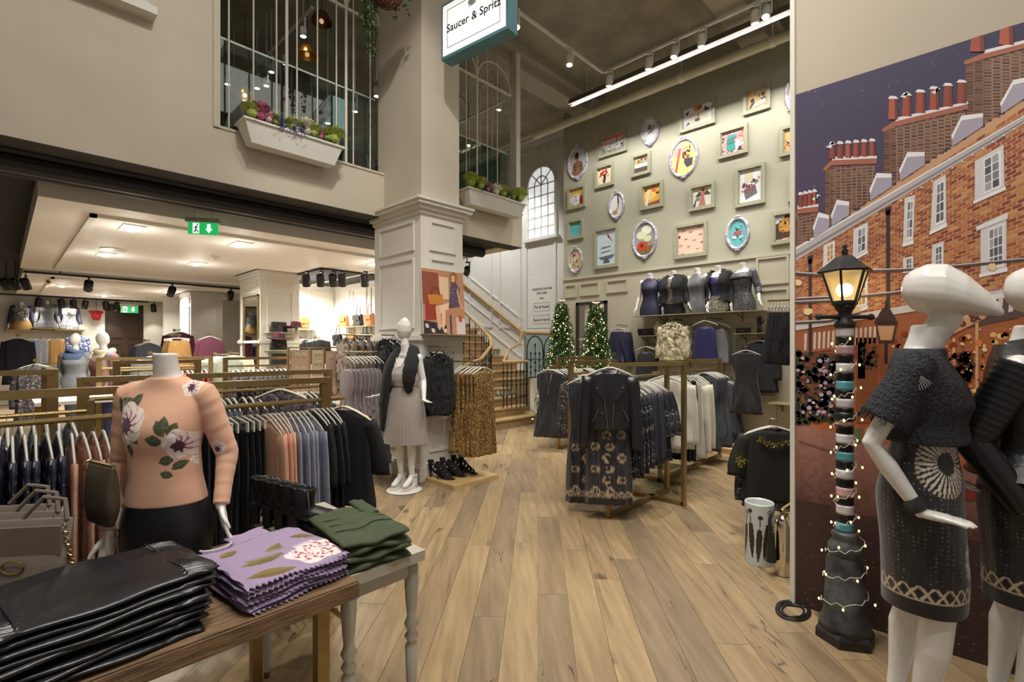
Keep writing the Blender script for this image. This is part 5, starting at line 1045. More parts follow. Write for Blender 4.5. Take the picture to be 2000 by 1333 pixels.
# ---- two tall mannequins before the mural
def skirt_print():
    m, nt, b = new_mat('tribal_print'); L = nt.links.new; g = nt.nodes.new('ShaderNodeTexCoord')
    v = N(nt, 'ShaderNodeTexVoronoi', Scale=62.0, Randomness=0.25); L(g.outputs['Object'], v.inputs['Vector'])
    r = nt.nodes.new('ShaderNodeValToRGB'); L(v.outputs['Distance'], r.inputs[0]); r.color_ramp.interpolation = 'CONSTANT'; e = r.color_ramp.elements
    e[0].color = (*lin('8f8d90'), 1); e[1].position = .16; e[1].color = (*lin('1a1b23'), 1); x = e.new(.3); x.color = (*lin('3a3b44'), 1); x = e.new(.38); x.color = (*lin('191a21'), 1)
    at = nt.nodes.new('ShaderNodeVertexColor'); at.layer_name = 'Col'; mx = nt.nodes.new('ShaderNodeMix'); mx.data_type = 'RGBA'; mx.blend_type = 'MIX'
    L(at.outputs['Alpha'], mx.inputs[0]); L(r.outputs[0], mx.inputs[6]); L(at.outputs['Color'], mx.inputs[7]); L(mx.outputs[2], b.inputs['Base Color']); b.inputs['Roughness'].default_value = .38; b.inputs['Sheen Weight'].default_value = .2
    return m
TRIBAL = skirt_print()
def tribal_paint(me, z0, z1, suns):
    """geometric border, sunburst medallions; alpha 1 where painted"""
    a = me.color_attributes.new('Col', 'FLOAT_COLOR', 'POINT'); I, Wt, Bk = lin('c9b9a4'), lin('d8d0c6'), lin('121218')
    for i, v in enumerate(me.vertices):
        x, y, z = v.co; ang = math.atan2(y, x); h = z - z0; c = None
        if h < .055: c = Bk
        elif h < .115:
            s_ = (ang * 22 / (2 * PI)) % 1.0; q = abs(s_ - .5) * 2; w_ = (h - .055) / .06; c = I if abs(abs(w_ - .5) * 2 - q) < .22 or w_ < .08 or w_ > .92 else Bk
        for (sa, sz, r) in suns:
            dx = ((ang - sa + PI) % (2 * PI) - PI) * .17; dz = z - sz; d = math.hypot(dx, dz) / r; t = math.atan2(dz, dx)
            if d < 1: c = Bk if d < .34 else ((Wt if math.sin(30 * t) > -.1 else Bk) if d < .86 else (I if math.sin(44 * t) > 0 else Bk))
        a.data[i].color = (*(c or (0, 0, 0)), 1.0 if c else 0.0)
def beak_head(c, fwd):
    """streamlined egg head with a brow ridge and a long neck"""
    def f(mb):
        F = Vector(fwd).normalized(); c_ = Vector(c); up = Vector((0, 0, 1)); n = 22; rs = []
        for t, ru, rd, sw, dz in ((-.56, .015, .015, .02, .015), (-.52, .055, .04, .05, .01), (-.42, .085, .065, .075, .005), (-.2, .115, .085, .098, 0), (.05, .12, .078, .10, -.005), (.3, .095, .055, .085, -.02), (.52, .06, .035, .055, -.04), (.66, .03, .018, .03, -.055), (.73, .008, .008, .01, -.062)):
            p = c_ + F * t * .235 + up * dz; sd = F.cross(up); ring = []
            for j in range(n): a = 2 * PI * j / n; ring.append(tuple(p + sd * math.cos(a) * sw + up * (math.sin(a) * (ru if math.sin(a) > 0 else rd))))
            rs.append(ring)
        mb.rings(rs)
    return f
def mural_mannequins():
    # local front +y; both face right across the picture
    LG = lambda a, b: [([(.085, -.01, .90), (.085, .01, .78), (.075, .03 + a, .50), (.08, .015 + a, .36), (.075, a - .02, .16), (.075, a - .03, .10)], [.085, .08, .056, .056, .036, .032]), ([(.075, a - .05, .10), (.075, a + .02, .07), (.078, a + .1, .03), (.078, a + .15, .02)], [.032, .035, .03, .015]),
                       ([(-.085, -.01, .90), (-.09, -.01, .78), (-.085, b, .50), (-.08, b - .04, .36), (-.075, b - .06, .16), (-.075, b - .07, .10)], [.085, .08, .056, .056, .036, .032]), ([(-.075, b - .09, .10), (-.075, b - .02, .07), (-.078, b + .06, .03), (-.078, b + .1, .02)], [.032, .035, .03, .015])]
    p = XY(1.66, 1.98, 0); rz = -YAW - PI / 2 - 0.78    # faces the right of the picture, a little towards the viewer
    o = thing('mannequin', 'tall white mannequin in black lace top and patterned pencil skirt before the mural', 'mannequin', p, rz); o.scale = (1, 1, 1.05)
    AL = ((.155, -.01, 1.41), (.215, -.14, 1.12), (.20, .01, .89)); AR = ((-.155, -.01, 1.41), (-.22, -.05, 1.15), (-.24, .05, .95))
    body = mannequin_body(.80, [(*AL, (.15, 1.0, -.02), (0, 0, 1), -1, .1), (*AR, (-.1, .9, -.3), (0, 0, -1), -1, .05)], LG(.02, -.03), lambda mb: (mb.tube([(0, -.01, 1.45), (0, .03, 1.53), (0, .07, 1.585), (0, .07, 1.64)], [.058, .05, .05, .053], 16), beak_head((0, .06, 1.678), (0, 1, -.1))(mb)), .006)
    body.materials.append(gloss); b1 = link('body', body, o)
    lace = mat('black_lace', '15161b', .8, bump=1.0, bscale=120, c2='33353c', scale=110)
    me = fused_top(1.125, 1.474, .022, lambda z: .035 * math.exp(-((z - 1.12) / .06) ** 2) + .008, [(A[0], Vector(A[0]).lerp(Vector(A[1]), .36), Vector(A[0]).lerp(Vector(A[1]), .7), [.064, .07, .078, .084]) for A in (AR, AL)], .006, None, 6); me.materials.append(lace); link('lace_top', me, o)
    for s_ in (-1, 1):
        A = AR if s_ < 0 else AL; so = o; fr = MB(); r = random.Random(4); e = Vector(A[0]).lerp(Vector(A[1]), .69); d = (Vector(A[1]) - Vector(A[0])).normalized()
        u = d.orthogonal().normalized(); v = d.cross(u)
        for i in range(70): t = r.uniform(0, 2 * PI); q = e + (u * math.cos(t) + v * math.sin(t)) * .085; fr.tube([q - d * .01, q + d * r.uniform(.012, .035)], .0015, 4)
        part('fringe', fr, lace, so)['kind'] = 'stuff'
        me_ = MB()
        for k in range(15): t = -1.2 + 2.4 * k / 14; q = Vector(A[0]) + Vector((s_ * .062, .0, -.02)); me_.bar(q + Vector((0, math.sin(t) * .02, -.012)), q + Vector((s_ * .008, math.sin(t) * .055, -.02 - .045 * math.cos(t))), .003, .002)
        part('scallop_embroidery', me_, mat('lace_silver', '8f8f92', .5), so)
    sk = loft([(.505, 0, .0, .162, .135), (.60, 0, .0, .166, .138), (.75, 0, -.005, .178, .136), (.90, 0, -.015, .19, .138), (.97, 0, -.012, .182, .132), (1.08, 0, -.003, .142, .108), (1.16, 0, 0, .132, .1)], 130, 240, 2.3, lambda a, t: (1 + .008 * math.sin(3 * a + 14 * t), 0), False)
    me = sk.mesh('pencil_skirt', TRIBAL, True); tribal_paint(me, .505, 1.16, [(2.55, 1.06, .12), (.6, 1.06, .12), (-2.7, .68, .08), (1.45, .70, .07), (3.9, .80, .06), (2.0, .72, .06)]); link('pencil_skirt', me, o)
    part('beaded_cuff', MB().tube([Vector(AL[1]).lerp(Vector(AL[2]), q) for q in (.80, .83, .93, .97)], [.028, .036, .036, .028], 18), mat('bead_black', '2a2a2e', .35, bump=1, bscale=200), o, True)
    part('base_disc', MB().cyl((0, 0, 0), (0, 0, .012), .2, 32), matte, o)
    # second one, leather jacket
    p = XY(2.1, 2.0, 0); o2 = thing('mannequin', 'tall white mannequin in a black quilted leather jacket at the right edge', 'mannequin', p, rz - .1); o2.scale = (1, 1, 1.05)
    c = link('body', body, o2)
    lea = mat('jacket_leather', '1b1c20', .3, bump=.2, bscale=40)
    jk = shell(.99, 1.49, .03, 40, 60, lambda z: .10 * max(0, (1.08 - z)) / .09 * .5 + .01, 2.2, ripple(5, .02)); part('jacket_body', jk, lea, o2, True)
    for s_ in (-1, 1):
        A = AR if s_ < 0 else AL; A0, A1, A2 = (Vector(q) for q in A); sl = MB(); pts = []; rr = []
        for i in range(72):
            t = i / 71; q = A0.lerp(A1, t / .55) if t < .55 else A1.lerp(A2, (t - .55) / .45); pts.append(q); rr.append((.075 - .028 * t) * (1 + (.05 * abs(math.sin(i * 1.05)) if t < .5 else 0)))
        sl.tube(pts, rr, 24, False); part('quilted_sleeve', sl, lea, o2, True)
    col_ = MB()
    for s_ in (-1, 1):
        col_ = MB(); col_.add([(s_ * .07, -.06, 1.50), (s_ * .075, .03, 1.52), (s_ * .06, .09, 1.44), (s_ * .1, .10, 1.34), (s_ * .12, .03, 1.43), (s_ * .1, -.06, 1.46)], [(0, 1, 4, 5), (1, 2, 3, 4)]); part('collar', col_, lea, o2)
    me2 = me.copy(); link('pencil_skirt', me2, o2); part('base_disc', MB().cyl((0, 0, 0), (0, 0, .012), .2, 32), matte, o2)
mural_mannequins()
# ---- five half mannequins on the high glass shelf
SHZ = 2.13
def shelf_mannequins():
    bodies = []
    for k in range(2):
        if k == 0: A = [((.16, -.01, 1.40), (.215, -.03, 1.15), (.245, .05, .93), (.1, .3, -.9), (-1, 0, 0), 1, .2), ((-.16, -.01, 1.40), (-.215, -.03, 1.15), (-.245, .05, .93), (-.1, .3, -.9), (1, 0, 0), -1, .2)]
        else: A = [((.16, -.01, 1.40), (.225, -.05, 1.16), (.30, .03, .96), (.5, .3, -.7), (-1, 0, 0), 1, .1), ((-.16, -.01, 1.40), (-.225, -.05, 1.16), (-.30, .03, .96), (-.5, .3, -.7), (1, 0, 0), -1, .1)]
        me = mannequin_body(.795, A, (), None, .008); me.materials.append(matte); bodies.append((me, A))
    navy = mat('navy_crepe', '23243f', .6); fur = mat('black_fur', ''); tw = mat_cells('silver_tweed', ['57564f', '8c8a7c', '3a3a38', 'b5b09c'], 110, .5, .2); grey = mat('pewter_velvet', '5b5a5e', .4, sheen=.5, var=.15, scale=9)
    lurex = mat_cells('dark_lurex', ['3b3d42', '55575c', '2a2b2f', '8a8c90'], 140, .45, .3); blk_ = mat('black_cloth', '121216', .7)
    def dress(z0, z1, g, m, o, fl=.02, nm='dress'): part(nm, shell(z0, z1, g, 26, 36, lambda z: fl * max(0, 1.0 - z) / .2), m, o, True)
    def slv(A, rr, m, o, e=.95, nm='sleeve'):
        for a in A: mb = MB(); sleeve(mb, a[0], a[1], Vector(a[1]).lerp(Vector(a[2]), e), rr, 16, 12); part(nm, mb, m, o, True)
    SHX = (bodies, dress, slv)
    labs = ['headless half mannequin in a navy halter dress, leftmost on the high shelf', 'headless half mannequin in black fur jacket over tweed top on the high shelf', 'headless half mannequin in a sleeveless pewter grey dress on the high shelf', 'headless half mannequin in navy camisole, fur coat and tweed skirt on the high shelf', 'headless half mannequin in a dark off shoulder dress, rightmost on the high shelf']
    for i, px in enumerate((1270, 1316, 1362, 1403, 1451)):
        w_ = onx(px, 560, AW - .27); me, A = bodies[0 if i in (0, 2, 3) else 1]
        o = thing('half_mannequin', labs[i], 'mannequin', (AW - .27, w_.y, SHZ - .795), PI / 2 + (.15, -.1, -.25, -.1, -.3)[i], 'mannequins on the high shelf'); link('body', me, o)
        if i == 0: dress(.80, 1.47, .014, navy, o); slv([A[1]], [.06, .05, .04, .036], navy, o)
        if i == 1:
            dress(.98, 1.42, .012, tw, o, .0, 'tweed_top'); part('trousers', loft([(.80, 0, -.01, .172, .115), (.92, 0, -.015, .182, .125), (1.0, 0, -.01, .16, .11)], 10, 30, 2.3, None, False), blk_, o, True)
            mb = shell(1.0, 1.49, .05, 26, 40, lambda z: .02); keep = []
            f2 = [f for f in mb.f if not all(mb.v[q][1] > .03 and abs(mb.v[q][0]) < .07 for q in f)]; mb.c = [None] * len(f2); mb.f = f2; part('fur_jacket', mb, fur, o, True); slv(A, [.085, .08, .07, .06], fur, o, .8)
        if i == 2: dress(.80, 1.46, .014, grey, o, .02)
        if i == 3:
            dress(1.02, 1.37, .014, mat('navy_satin', '2d2c58', .35), o, .0, 'camisole'); dress(.835, 1.06, .018, tw, o, .03, 'tweed_skirt')
            mb = shell(.98, 1.50, .045, 26, 40, lambda z: .015); f2 = [f for f in mb.f if not all(mb.v[q][1] > .0 and abs(mb.v[q][0]) < .10 for q in f)]; mb.c = [None] * len(f2); mb.f = f2; part('fur_coat', mb, fur, o, True); slv(A, [.08, .07, .06, .05], fur, o, .95)
        if i == 4: dress(.80, 1.385, .014, lurex, o, .02); part('shoulder_band', shell(1.32, 1.40, .05, 8, 36), lurex, o, True); slv(A, [.06, .055, .045], lurex, o, .5)
    return SHX
SHB = shelf_mannequins()
# ================================================================== hanging clothes
hgm = mat('hanger_grey', 'c3c1b9', .45); hkm = mat('hook_steel', '9a9890', .3, metal=.9); hwd = mat('hanger_wood', 'd8cfbb', .5)
_r = random.Random(99)
def hanger_mesh():
    mb = MB(); mb.tube([(-.205, 0, -.135), (-.17, 0, -.112), (-.09, 0, -.078), (-.02, 0, -.056), (.02, 0, -.056), (.09, 0, -.078), (.17, 0, -.112), (.205, 0, -.135)], [.008, .0105, .0115, .012, .012, .0115, .0105, .008], 8, True, [.7] * 8); return mb
def clip_mesh():
    mb = MB(); mb.tube([(-.15, 0, -.075), (0, 0, -.06), (.15, 0, -.075)], [.006, .008, .006], 6); mb.b2(-.155, -.125, -.008, .008, -.12, -.07).b2(.125, .155, -.008, .008, -.12, -.07); return mb
def hook_mesh():
    return MB().tube([(0, 0, -.058), (0, 0, -.03)] + [(.018 * math.cos(t), 0, -.008 + .018 * math.sin(t)) for t in [-PI / 2 + PI * 1.25 * i / 8 for i in range(9)]], .0022, 5)
HM = hanger_mesh().mesh('hanger', hgm, True); HW = hanger_mesh().mesh('hanger', hwd, True); HC = clip_mesh().mesh('clip_hanger', hgm); HK = hook_mesh().mesh('hook', hkm)
def cloth(secs, seed, folds=5, amp=.5, m=22, n=30, vneck=0.0, yrip=.008, hemz=0.0, closed=True):
    """flat hanging body: superellipse rings with drapery ripples; rows z, halfwidth, halfdepth"""
    r = random.Random(seed); ph = r.uniform(0, 6); rs = []
    for i in range(m + 1):
        t = i / m; z, hw, hd = cr(secs, t); ring = []
        for j in range(n):
            a = 2 * PI * j / n; c, s_ = math.cos(a), math.sin(a); x = hw * math.copysign(abs(c) ** .8, c); y = hd * math.copysign(abs(s_) ** .8, s_)
            y += yrip * t * math.sin(folds * x / .2 * PI + ph) + amp * hd * t * .5 * math.sin(folds * 1.7 * x / .2 * PI + ph * 2) * (1 if s_ > 0 else -.6)
            dz = -vneck * max(0, s_) * max(0, 1 - abs(x) / .09) * max(0, 1 - t * 5) + hemz * t * t * t * math.sin(folds * x / .1 + ph)
            ring.append((x, y, z + dz))
        rs.append(ring)
    return MB().rings(rs, closed)
def slv(mb, side, L, r0, r1, out=.05, seed=0, y=0.0):
    r = random.Random(seed + side); pts = []; rad = []; k = 10
    for i in range(k + 1): t = i / k; pts.append((side * (.185 + out * (1 - (1 - t) ** 2)), y + .02 * t + r.gauss(0, .002), -.135 - L * t)); rad.append((r0 * (1 - t) + r1 * t) * (1 + r.uniform(-.06, .06)))
    mb.tube(pts, rad, 12, True, [.5] * (k + 1), None, (0, 1, 0))
def G_(kind, seed):
    if kind == 'blouse': mb = cloth([(-.075, .05, .016), (-.10, .12, .02), (-.135, .195, .024), (-.22, .205, .03), (-.45, .20, .034), (-.72, .225, .04)], seed, vneck=.09); [slv(mb, s, .54, .05, .034, .06, seed) for s in (-1, 1)]
    elif kind == 'belltop': mb = cloth([(-.075, .05, .016), (-.10, .12, .02), (-.135, .19, .024), (-.25, .2, .03), (-.5, .21, .034), (-.66, .23, .04)], seed, vneck=.06); [slv(mb, s, .32, .05, .064, .07, seed) for s in (-1, 1)]
    elif kind == 'cami': mb = cloth([(-.15, .10, .012), (-.20, .15, .02), (-.3, .175, .028), (-.5, .195, .034), (-.66, .21, .038)], seed, vneck=.04); mb.tube([(-.09, 0, -.16), (-.085, 0, -.08)], .004, 5); mb.tube([(.09, 0, -.16), (.085, 0, -.08)], .004, 5)
    elif kind == 'trouser': mb = cloth([(-.11, .14, .02), (-.3, .165, .03), (-.6, .15, .034), (-1.02, .145, .036)], seed, 6, 1.0, 18, 36, 0, .012)
    elif kind == 'skirt': mb = cloth([(-.11, .14, .02), (-.2, .17, .03), (-.4, .2, .04), (-.62, .23, .05)], seed, 8, 1.2, 16, 44, 0, .016)
    elif kind == 'dress': mb = cloth([(-.075, .05, .016), (-.10, .12, .02), (-.135, .18, .024), (-.3, .185, .03), (-.5, .16, .032), (-.8, .21, .05), (-1.05, .24, .06)], seed, 7, .8, 24, 40, .08, .014)
    elif kind == 'jumpsuit': mb = cloth([(-.20, .09, .012), (-.25, .15, .02), (-.4, .16, .03), (-.56, .13, .03), (-.8, .18, .05), (-1.32, .22, .06)], seed, 9, 1.2, 22, 48, .03, .014); [mb.tube([(s * .08, 0, -.21), (s * .07, 0, -.08)], .004, 5) for s in (-1, 1)]
    elif kind == 'fur':
        mb = cloth([(-.06, .06, .03), (-.10, .13, .05), (-.14, .205, .06), (-.3, .225, .075), (-.5, .23, .08), (-.68, .225, .075)], seed, 3, .3, 34, 60, .1, .006); [slv(mb, s, .5, .075, .06, .05, seed) for s in (-1, 1)]; r = random.Random(seed)
        mb.v = [(x + r.gauss(0, .009), y + r.gauss(0, .010), z + r.gauss(0, .012)) for x, y, z in mb.v]
    elif kind == 'sequin': mb = cloth([(-.08, .06, .012), (-.12, .14, .02), (-.15, .17, .026), (-.4, .165, .034), (-.62, .19, .045), (-1.06, .215, .055)], seed, 4, 1.3, 34, 44, .22, .016)
    elif kind == 'coat': mb = cloth([(-.07, .055, .02), (-.10, .13, .03), (-.14, .205, .04), (-.3, .215, .05), (-.6, .21, .055), (-.95, .24, .065)], seed, 4, .4, 22, 36, .14, .01); [slv(mb, s, .6, .06, .045, .05, seed) for s in (-1, 1)]
    return mb
GM = {}
def gmesh(kind, m, v):
    k = (kind, m.name, v)
    if k not in GM:
        if (kind, v) not in GM: GM[(kind, v)] = G_(kind, v * 17 + len(kind))
        GM[k] = GM[(kind, v)].mesh(kind, m, True)
    return GM[k]
NAMES = {'blouse': 'hanging_blouse', 'belltop': 'bell_sleeve_blouse', 'cami': 'hanging_camisole', 'trouser': 'hanging_trousers', 'skirt': 'hanging_skirt', 'dress': 'hanging_dress', 'jumpsuit': 'hanging_jumpsuit', 'fur': 'hanging_fur_coat', 'sequin': 'hanging_sequin_dress', 'coat': 'hanging_coat'}
CATS = {'blouse': 'blouse', 'belltop': 'top', 'cami': 'camisole', 'trouser': 'trousers', 'skirt': 'skirt', 'dress': 'dress', 'jumpsuit': 'jumpsuit', 'fur': 'coat', 'sequin': 'dress', 'coat': 'coat'}
def hang(kind, m, loc, rz, label, group=None, wood=False, sc=1.0, hanger=True, v=None):
    v = _r.randrange(3) if v is None else v
    o = link(NAMES[kind], gmesh(kind, m, v), None, loc, rz); o.scale = (1, 1, sc) if not hasattr(sc, '__len__') else sc; tag(o, label, CATS[kind], group)
    if hanger: link('hanger', HC if kind in ('trouser', 'skirt') else (HW if wood else HM), o); link('hook', HK, o)
    return o
def row(kind, m, p0, p1, n, label, group, jit=.08, sc=1.0, flip=False, wood=False):
    """n alike garments on a rail between two points (they share a label and a group)"""
    p0 = Vector(p0); p1 = Vector(p1); d = p1 - p0; rz = math.atan2(d.y, d.x) + (PI / 2 if not flip else -PI / 2); sy = min(1.0, max(.36, d.length / n / .075))
    for i in range(n): hang(kind, m, p0.lerp(p1, (i + .5) / n), rz + _r.uniform(-jit, jit), label, group if n > 1 else None, wood, (_r.uniform(.9, 1.05), sy, sc * _r.uniform(.97, 1.03)))
brass = gold
def rack(label, posts, top, bars, rails=(), feet=(), w_=.035):
    """brass clothes rack: posts (x,y,z0,z1), square bars, round hanging rails"""
    o = thing('clothes_rack', label, 'clothes rack', (posts[0][0], posts[0][1], 0)); c = Vector((posts[0][0], posts[0][1], 0))
    for (x, y, z0, z1) in posts: part('post', MB().bar(Vector((x, y, z0)) - c, Vector((x, y, z1)) - c, w_, w_ * 1.6), brass, o)
    for a, b in bars: part('frame_bar', MB().bar(Vector(a) - c, Vector(b) - c, w_ * 1.4, w_), brass, o)
    for a, b in rails: part('hanging_rail', MB().cyl(Vector(a) - c, Vector(b) - c, .013, 10), brass, o)
    for a, b in feet: part('foot', MB().bar(Vector(a) - c, Vector(b) - c, w_ * 1.6, w_), brass, o)
    return o
# cloth materials
blk1 = mat('black_wool', '131318', .8, var=.2, scale=30); peach = mat('peach_knit', 'd3a287', .85); lilac = mat('lilac_grey', '8f91a3', .75, var=.06, scale=20); navyf = mat_cells('navy_floral', ['20233a', '1b1e33', '262a44', 'b9b4b8', '8a5a66'], 42, .6, 0, [0, .3, .6, .84, .94])
blush = mat('blush_boucle', 'b98f78', .9, var=.08, scale=60, bump=.6, bscale=200); dfl = mat_cells('dark_floral', ['2a2a2e', '3a3a3e', '55504e', '8a8078', '6a3f4a'], 50, .7, 0, [0, .35, .6, .82, .93]); slate = mat('slate_jersey', '4a4e57', .8); greyj = mat('grey_jersey', '77797c', .8, var=.1, scale=12)
trib = mat_cells('dark_geometric', ['22232b', '1a1b22', '34353e', '8d8a88', '5a5960'], 70, .5, 0, [0, .35, .62, .86, .94]); mauve = mat('mauve_satin', '85797b', .35, sheen=.2); bfur = mat('black_fur', ''); creamf = mat('cream_fur', 'c7bda0', .85, var=.2, scale=55, bump=.9, bscale=120)
seq = mat_cells('bronze_sequin', ['8a6a40', 'a8824e', 'd0aa6c', '5a4328', 'fff0c0'], 120, .3, .6, [0, .3, .6, .78, .94], 1.0); ivory = mat('ivory_crepe', 'd3cfc2', .7, var=.04, scale=10); navs = mat('navy_satin', ''); silverp = mat('silver_pleat', '9a9aa2', .35, metal=.4); leat = mat('jacket_leather', ''); navyc = mat('navy_crepe', '')
velv = mat('black_velvet', '0f0f14', .6, sheen=.4); burg = mat('burgundy_knit', '4f1f30', .85); must = mat('mustard_skirt', '8f6a34', .7, var=.1, scale=20); sage = mat('sage_shirt', '8b9385', .8); cream3 = mat('cream_shirt', 'c9c1a6', .8); camel = mat('camel_wool', 'a5825f', .85); denim = mat('denim_blue', '4f5f7f', .8, var=.1, scale=40); redp = mat('cherry_knit', '7a2430', .85)
# ---- near rack behind the floral mannequin
RB = 2.90; RZ = 1.235
rack('long brass clothes rack behind the floral mannequin holding black, peach and lilac tops', [(1.375, RB, 0, 1.37), (-.15, RB, 0, 1.37), (-1.6, RB, 0, 1.37)], 1.37, [((-1.6, RB, 1.355), (1.375, RB, 1.355))], [((-1.6, RB, RZ), (1.5, RB, RZ))], [((1.375, RB - .25, .02), (1.375, RB + .25, .02)), ((-.15, RB - .25, .02), (-.15, RB + .25, .02)), ((-1.6, RB - .25, .02), (-1.6, RB + .25, .02))])
row('blouse', navyf, (-.5, RB, RZ), (.19, RB, RZ), 20, 'navy floral blouse on the near rack left of the floral mannequin', 'navy floral blouses on the near rack')
row('blouse', blush, (.2, RB, RZ), (.38, RB, RZ), 5, 'blush boucle jumper on the near rack beside the navy blouses', 'blush jumpers on the near rack', sc=1.25)
row('trouser', blk1, (.42, RB, RZ), (1.0, RB, RZ), 17, 'black pleated trousers on the near rack right of the floral mannequin', 'black trousers on the near rack')
row('blouse', peach, (1.01, RB, RZ), (1.13, RB, RZ), 5, 'plain peach jumper on the near rack beside the black trousers', 'peach jumpers on the near rack', sc=1.15)
row('blouse', lilac, (1.14, RB, RZ), (1.27, RB, RZ), 5, 'lilac grey shirt on the near rack between peach and black tops', 'lilac shirts on the near rack', sc=1.2)
row('belltop', blk1, (1.28, RB, RZ), (1.42, RB, RZ), 5, 'black bell sleeved top near the right end of the near rack', 'black tops on the near rack')
hang('belltop', blk1, (1.5, RB, RZ), -PI / 2 + .35, 'black bell sleeved top facing outward at the end of the near rack', None, True, (1.05, 1, 1.0))
row('trouser', blk1, (1.3, RB, RZ - .12), (1.42, RB, RZ - .12), 3, 'long black trousers hanging under the black tops on the near rack', 'long black trousers')
# ---- second and third racks
rack('brass clothes rack in the second row with dark floral tops', [(1.9, 3.95, 0, 1.37), (.35, 3.95, 0, 1.37)], 1.37, [((.35, 3.95, 1.355), (1.9, 3.95, 1.355))], [((.35, 3.95, RZ), (1.9, 3.95, RZ))], [((1.9, 3.7, .02), (1.9, 4.2, .02)), ((.35, 3.7, .02), (.35, 4.2, .02))])
row('blouse', slate, (.95, 3.95, RZ), (1.2, 3.95, RZ), 6, 'slate jersey top on the second row rack', 'slate tops in the second row')
row('blouse', dfl, (1.22, 3.95, RZ), (1.88, 3.95, RZ), 14, 'dark floral top on the second row rack', 'dark floral tops in the second row')
hang('blouse', dfl, (1.45, 3.78, RZ + .06), FACE, 'dark floral top on a wooden hanger facing the camera', None, True)
rack('brass clothes rack at the left with grey and blue tops', [(.25, 4.6, 0, 1.4), (-.7, 4.6, 0, 1.4), (.25, 5.3, 0, 1.4)], 1.4, [((-.7, 4.6, 1.385), (.25, 4.6, 1.385)), ((.25, 4.6, 1.385), (.25, 5.3, 1.385))], [((-.7, 4.6, 1.22), (.25, 4.6, 1.22))], [((-.7, 4.6, .02), (.25, 4.6, .02))])
row('blouse', greyj, (-.1, 3.7, 1.19), (.3, 3.7, 1.19), 8, 'grey jersey top in the second row left of the floral mannequin', 'grey jersey tops')
tag(part('hanging_rail', MB().cyl((-.6, 3.7, 1.19), (.35, 3.7, 1.19), .012, 8).bar((-.6, 3.7, 0), (-.6, 3.7, 1.25), .035).bar((.36, 3.7, 0), (.36, 3.7, 1.25), .035), brass), 'low brass hanging rail left of the floral mannequin', 'clothes rack')
row('blouse', denim, (-.55, 3.7, 1.19), (-.12, 3.7, 1.19), 8, 'blue grey top at the left end of the second row', 'blue grey tops')
rack('brass rack with cherry red knits in the rear of the shop', [(.9, 8.4, 0, 1.42), (2.2, 8.4, 0, 1.42)], 1.42, [((.9, 8.4, 1.405), (2.2, 8.4, 1.405))], [((.9, 8.4, 1.28), (2.2, 8.4, 1.28))], [((.9, 8.4, .02), (2.2, 8.4, .02))])
row('blouse', redp, (1.55, 8.4, 1.28), (2.15, 8.4, 1.28), 10, 'cherry red knit on the rear brass rack', 'cherry knits on the rear rack')
row('coat', camel, (.95, 6.2, 1.32), (1.1, 6.2, 1.32), 1, 'camel coat with a cream collar hanging left of the floral mannequin head', None)
rack('brass garment stand holding the camel coat', [(.8, 6.2, 0, 1.42), (1.5, 6.2, 0, 1.42)], 1.42, [((.8, 6.2, 1.405), (1.5, 6.2, 1.405))], [((.8, 6.2, 1.32), (1.5, 6.2, 1.32))], [((.8, 6.2, .02), (1.5, 6.2, .02))])
p = D(440, 690, 6.6)
rack('brass end rack with grey sage shirts between the columns', [(p.x, p.y, 0, 1.42), (p.x + .9, p.y, 0, 1.42)], 1.42, [((p.x, p.y, 1.405), (p.x + .9, p.y, 1.405))], [((p.x, p.y, 1.3), (p.x + .9, p.y, 1.3))], [((p.x, p.y, .02), (p.x + .9, p.y, .02))])
row('blouse', dfl, (p.x + .05, p.y, 1.3), (p.x + .8, p.y, 1.3), 12, 'dark patterned top on the rack in front of the mirrored column', 'dark tops by the mirrored column')
def wall_rail(px, py, t, d, n, kind, m, label, group, L=.34, sc=1.0, face=None):
    """short projecting rail with a few garments, hung at a pixel and depth"""
    p = D(px, py, t); d = Vector(d).normalized(); q = p - d * L
    tag(part('wall_rail', MB().cyl(p + d * .12, q, .009, 8).cyl(p + d * .12, p + d * .135, .03, 10), brass), 'short brass rail carrying ' + group, 'rail')
    row(kind, m, p + d * .08, q + d * .02, n, label, group, .05, sc)
AX, BX = (1, 0, 0), (0, 1, 0)
wall_rail(340, 655, 9.6, BX, 8, 'skirt', must, 'mustard skirt on the rail left of the sage shirts', 'mustard skirts', .5)
wall_rail(343, 645, 11.0, BX, 8, 'blouse', burg, 'burgundy patterned top behind the mustard skirts', 'burgundy tops', .5)
wall_rail(410, 652, 9.4, BX, 1, 'blouse', burg, 'burgundy jumper with a white collar on the shop column', 'a burgundy jumper', .1)
wall_rail(425, 692, 8.2, BX, 9, 'blouse', sage, 'sage grey shirt in the row before the mirrored column', 'sage shirts', .6, .8)
wall_rail(455, 690, 8.3, BX, 4, 'blouse', cream3, 'cream shirt at the right of the sage shirts', 'cream shirts', .3, .8)
wall_rail(285, 665, 10.5, BX, 5, 'coat', slate, 'slate coat hanging near the dark doors', 'slate coats', .4)
wall_rail(297, 690, 7.6, BX, 2, 'coat', greyj, 'pale grey padded coat behind the neck of the floral mannequin', 'pale grey coats', .2)
wall_rail(55, 660, 13.0, BX, 6, 'trouser', denim, 'denim trousers on the rear wall rail', 'denim trousers', .5, .7)
wall_rail(80, 660, 13.2, BX, 6, 'trouser', greyj, 'grey trousers on the rear wall rail', 'grey trousers', .5, .7)
wall_rail(108, 660, 13.4, BX, 5, 'trouser', must, 'mustard trousers on the rear wall rail', 'mustard trousers', .5, .7)
wall_rail(35, 655, 9.2, BX, 1, 'coat', mat('ink_coat', '14151f', .8), 'ink black coat hanging at the far left of the rear shop', 'an ink black coat', .1)
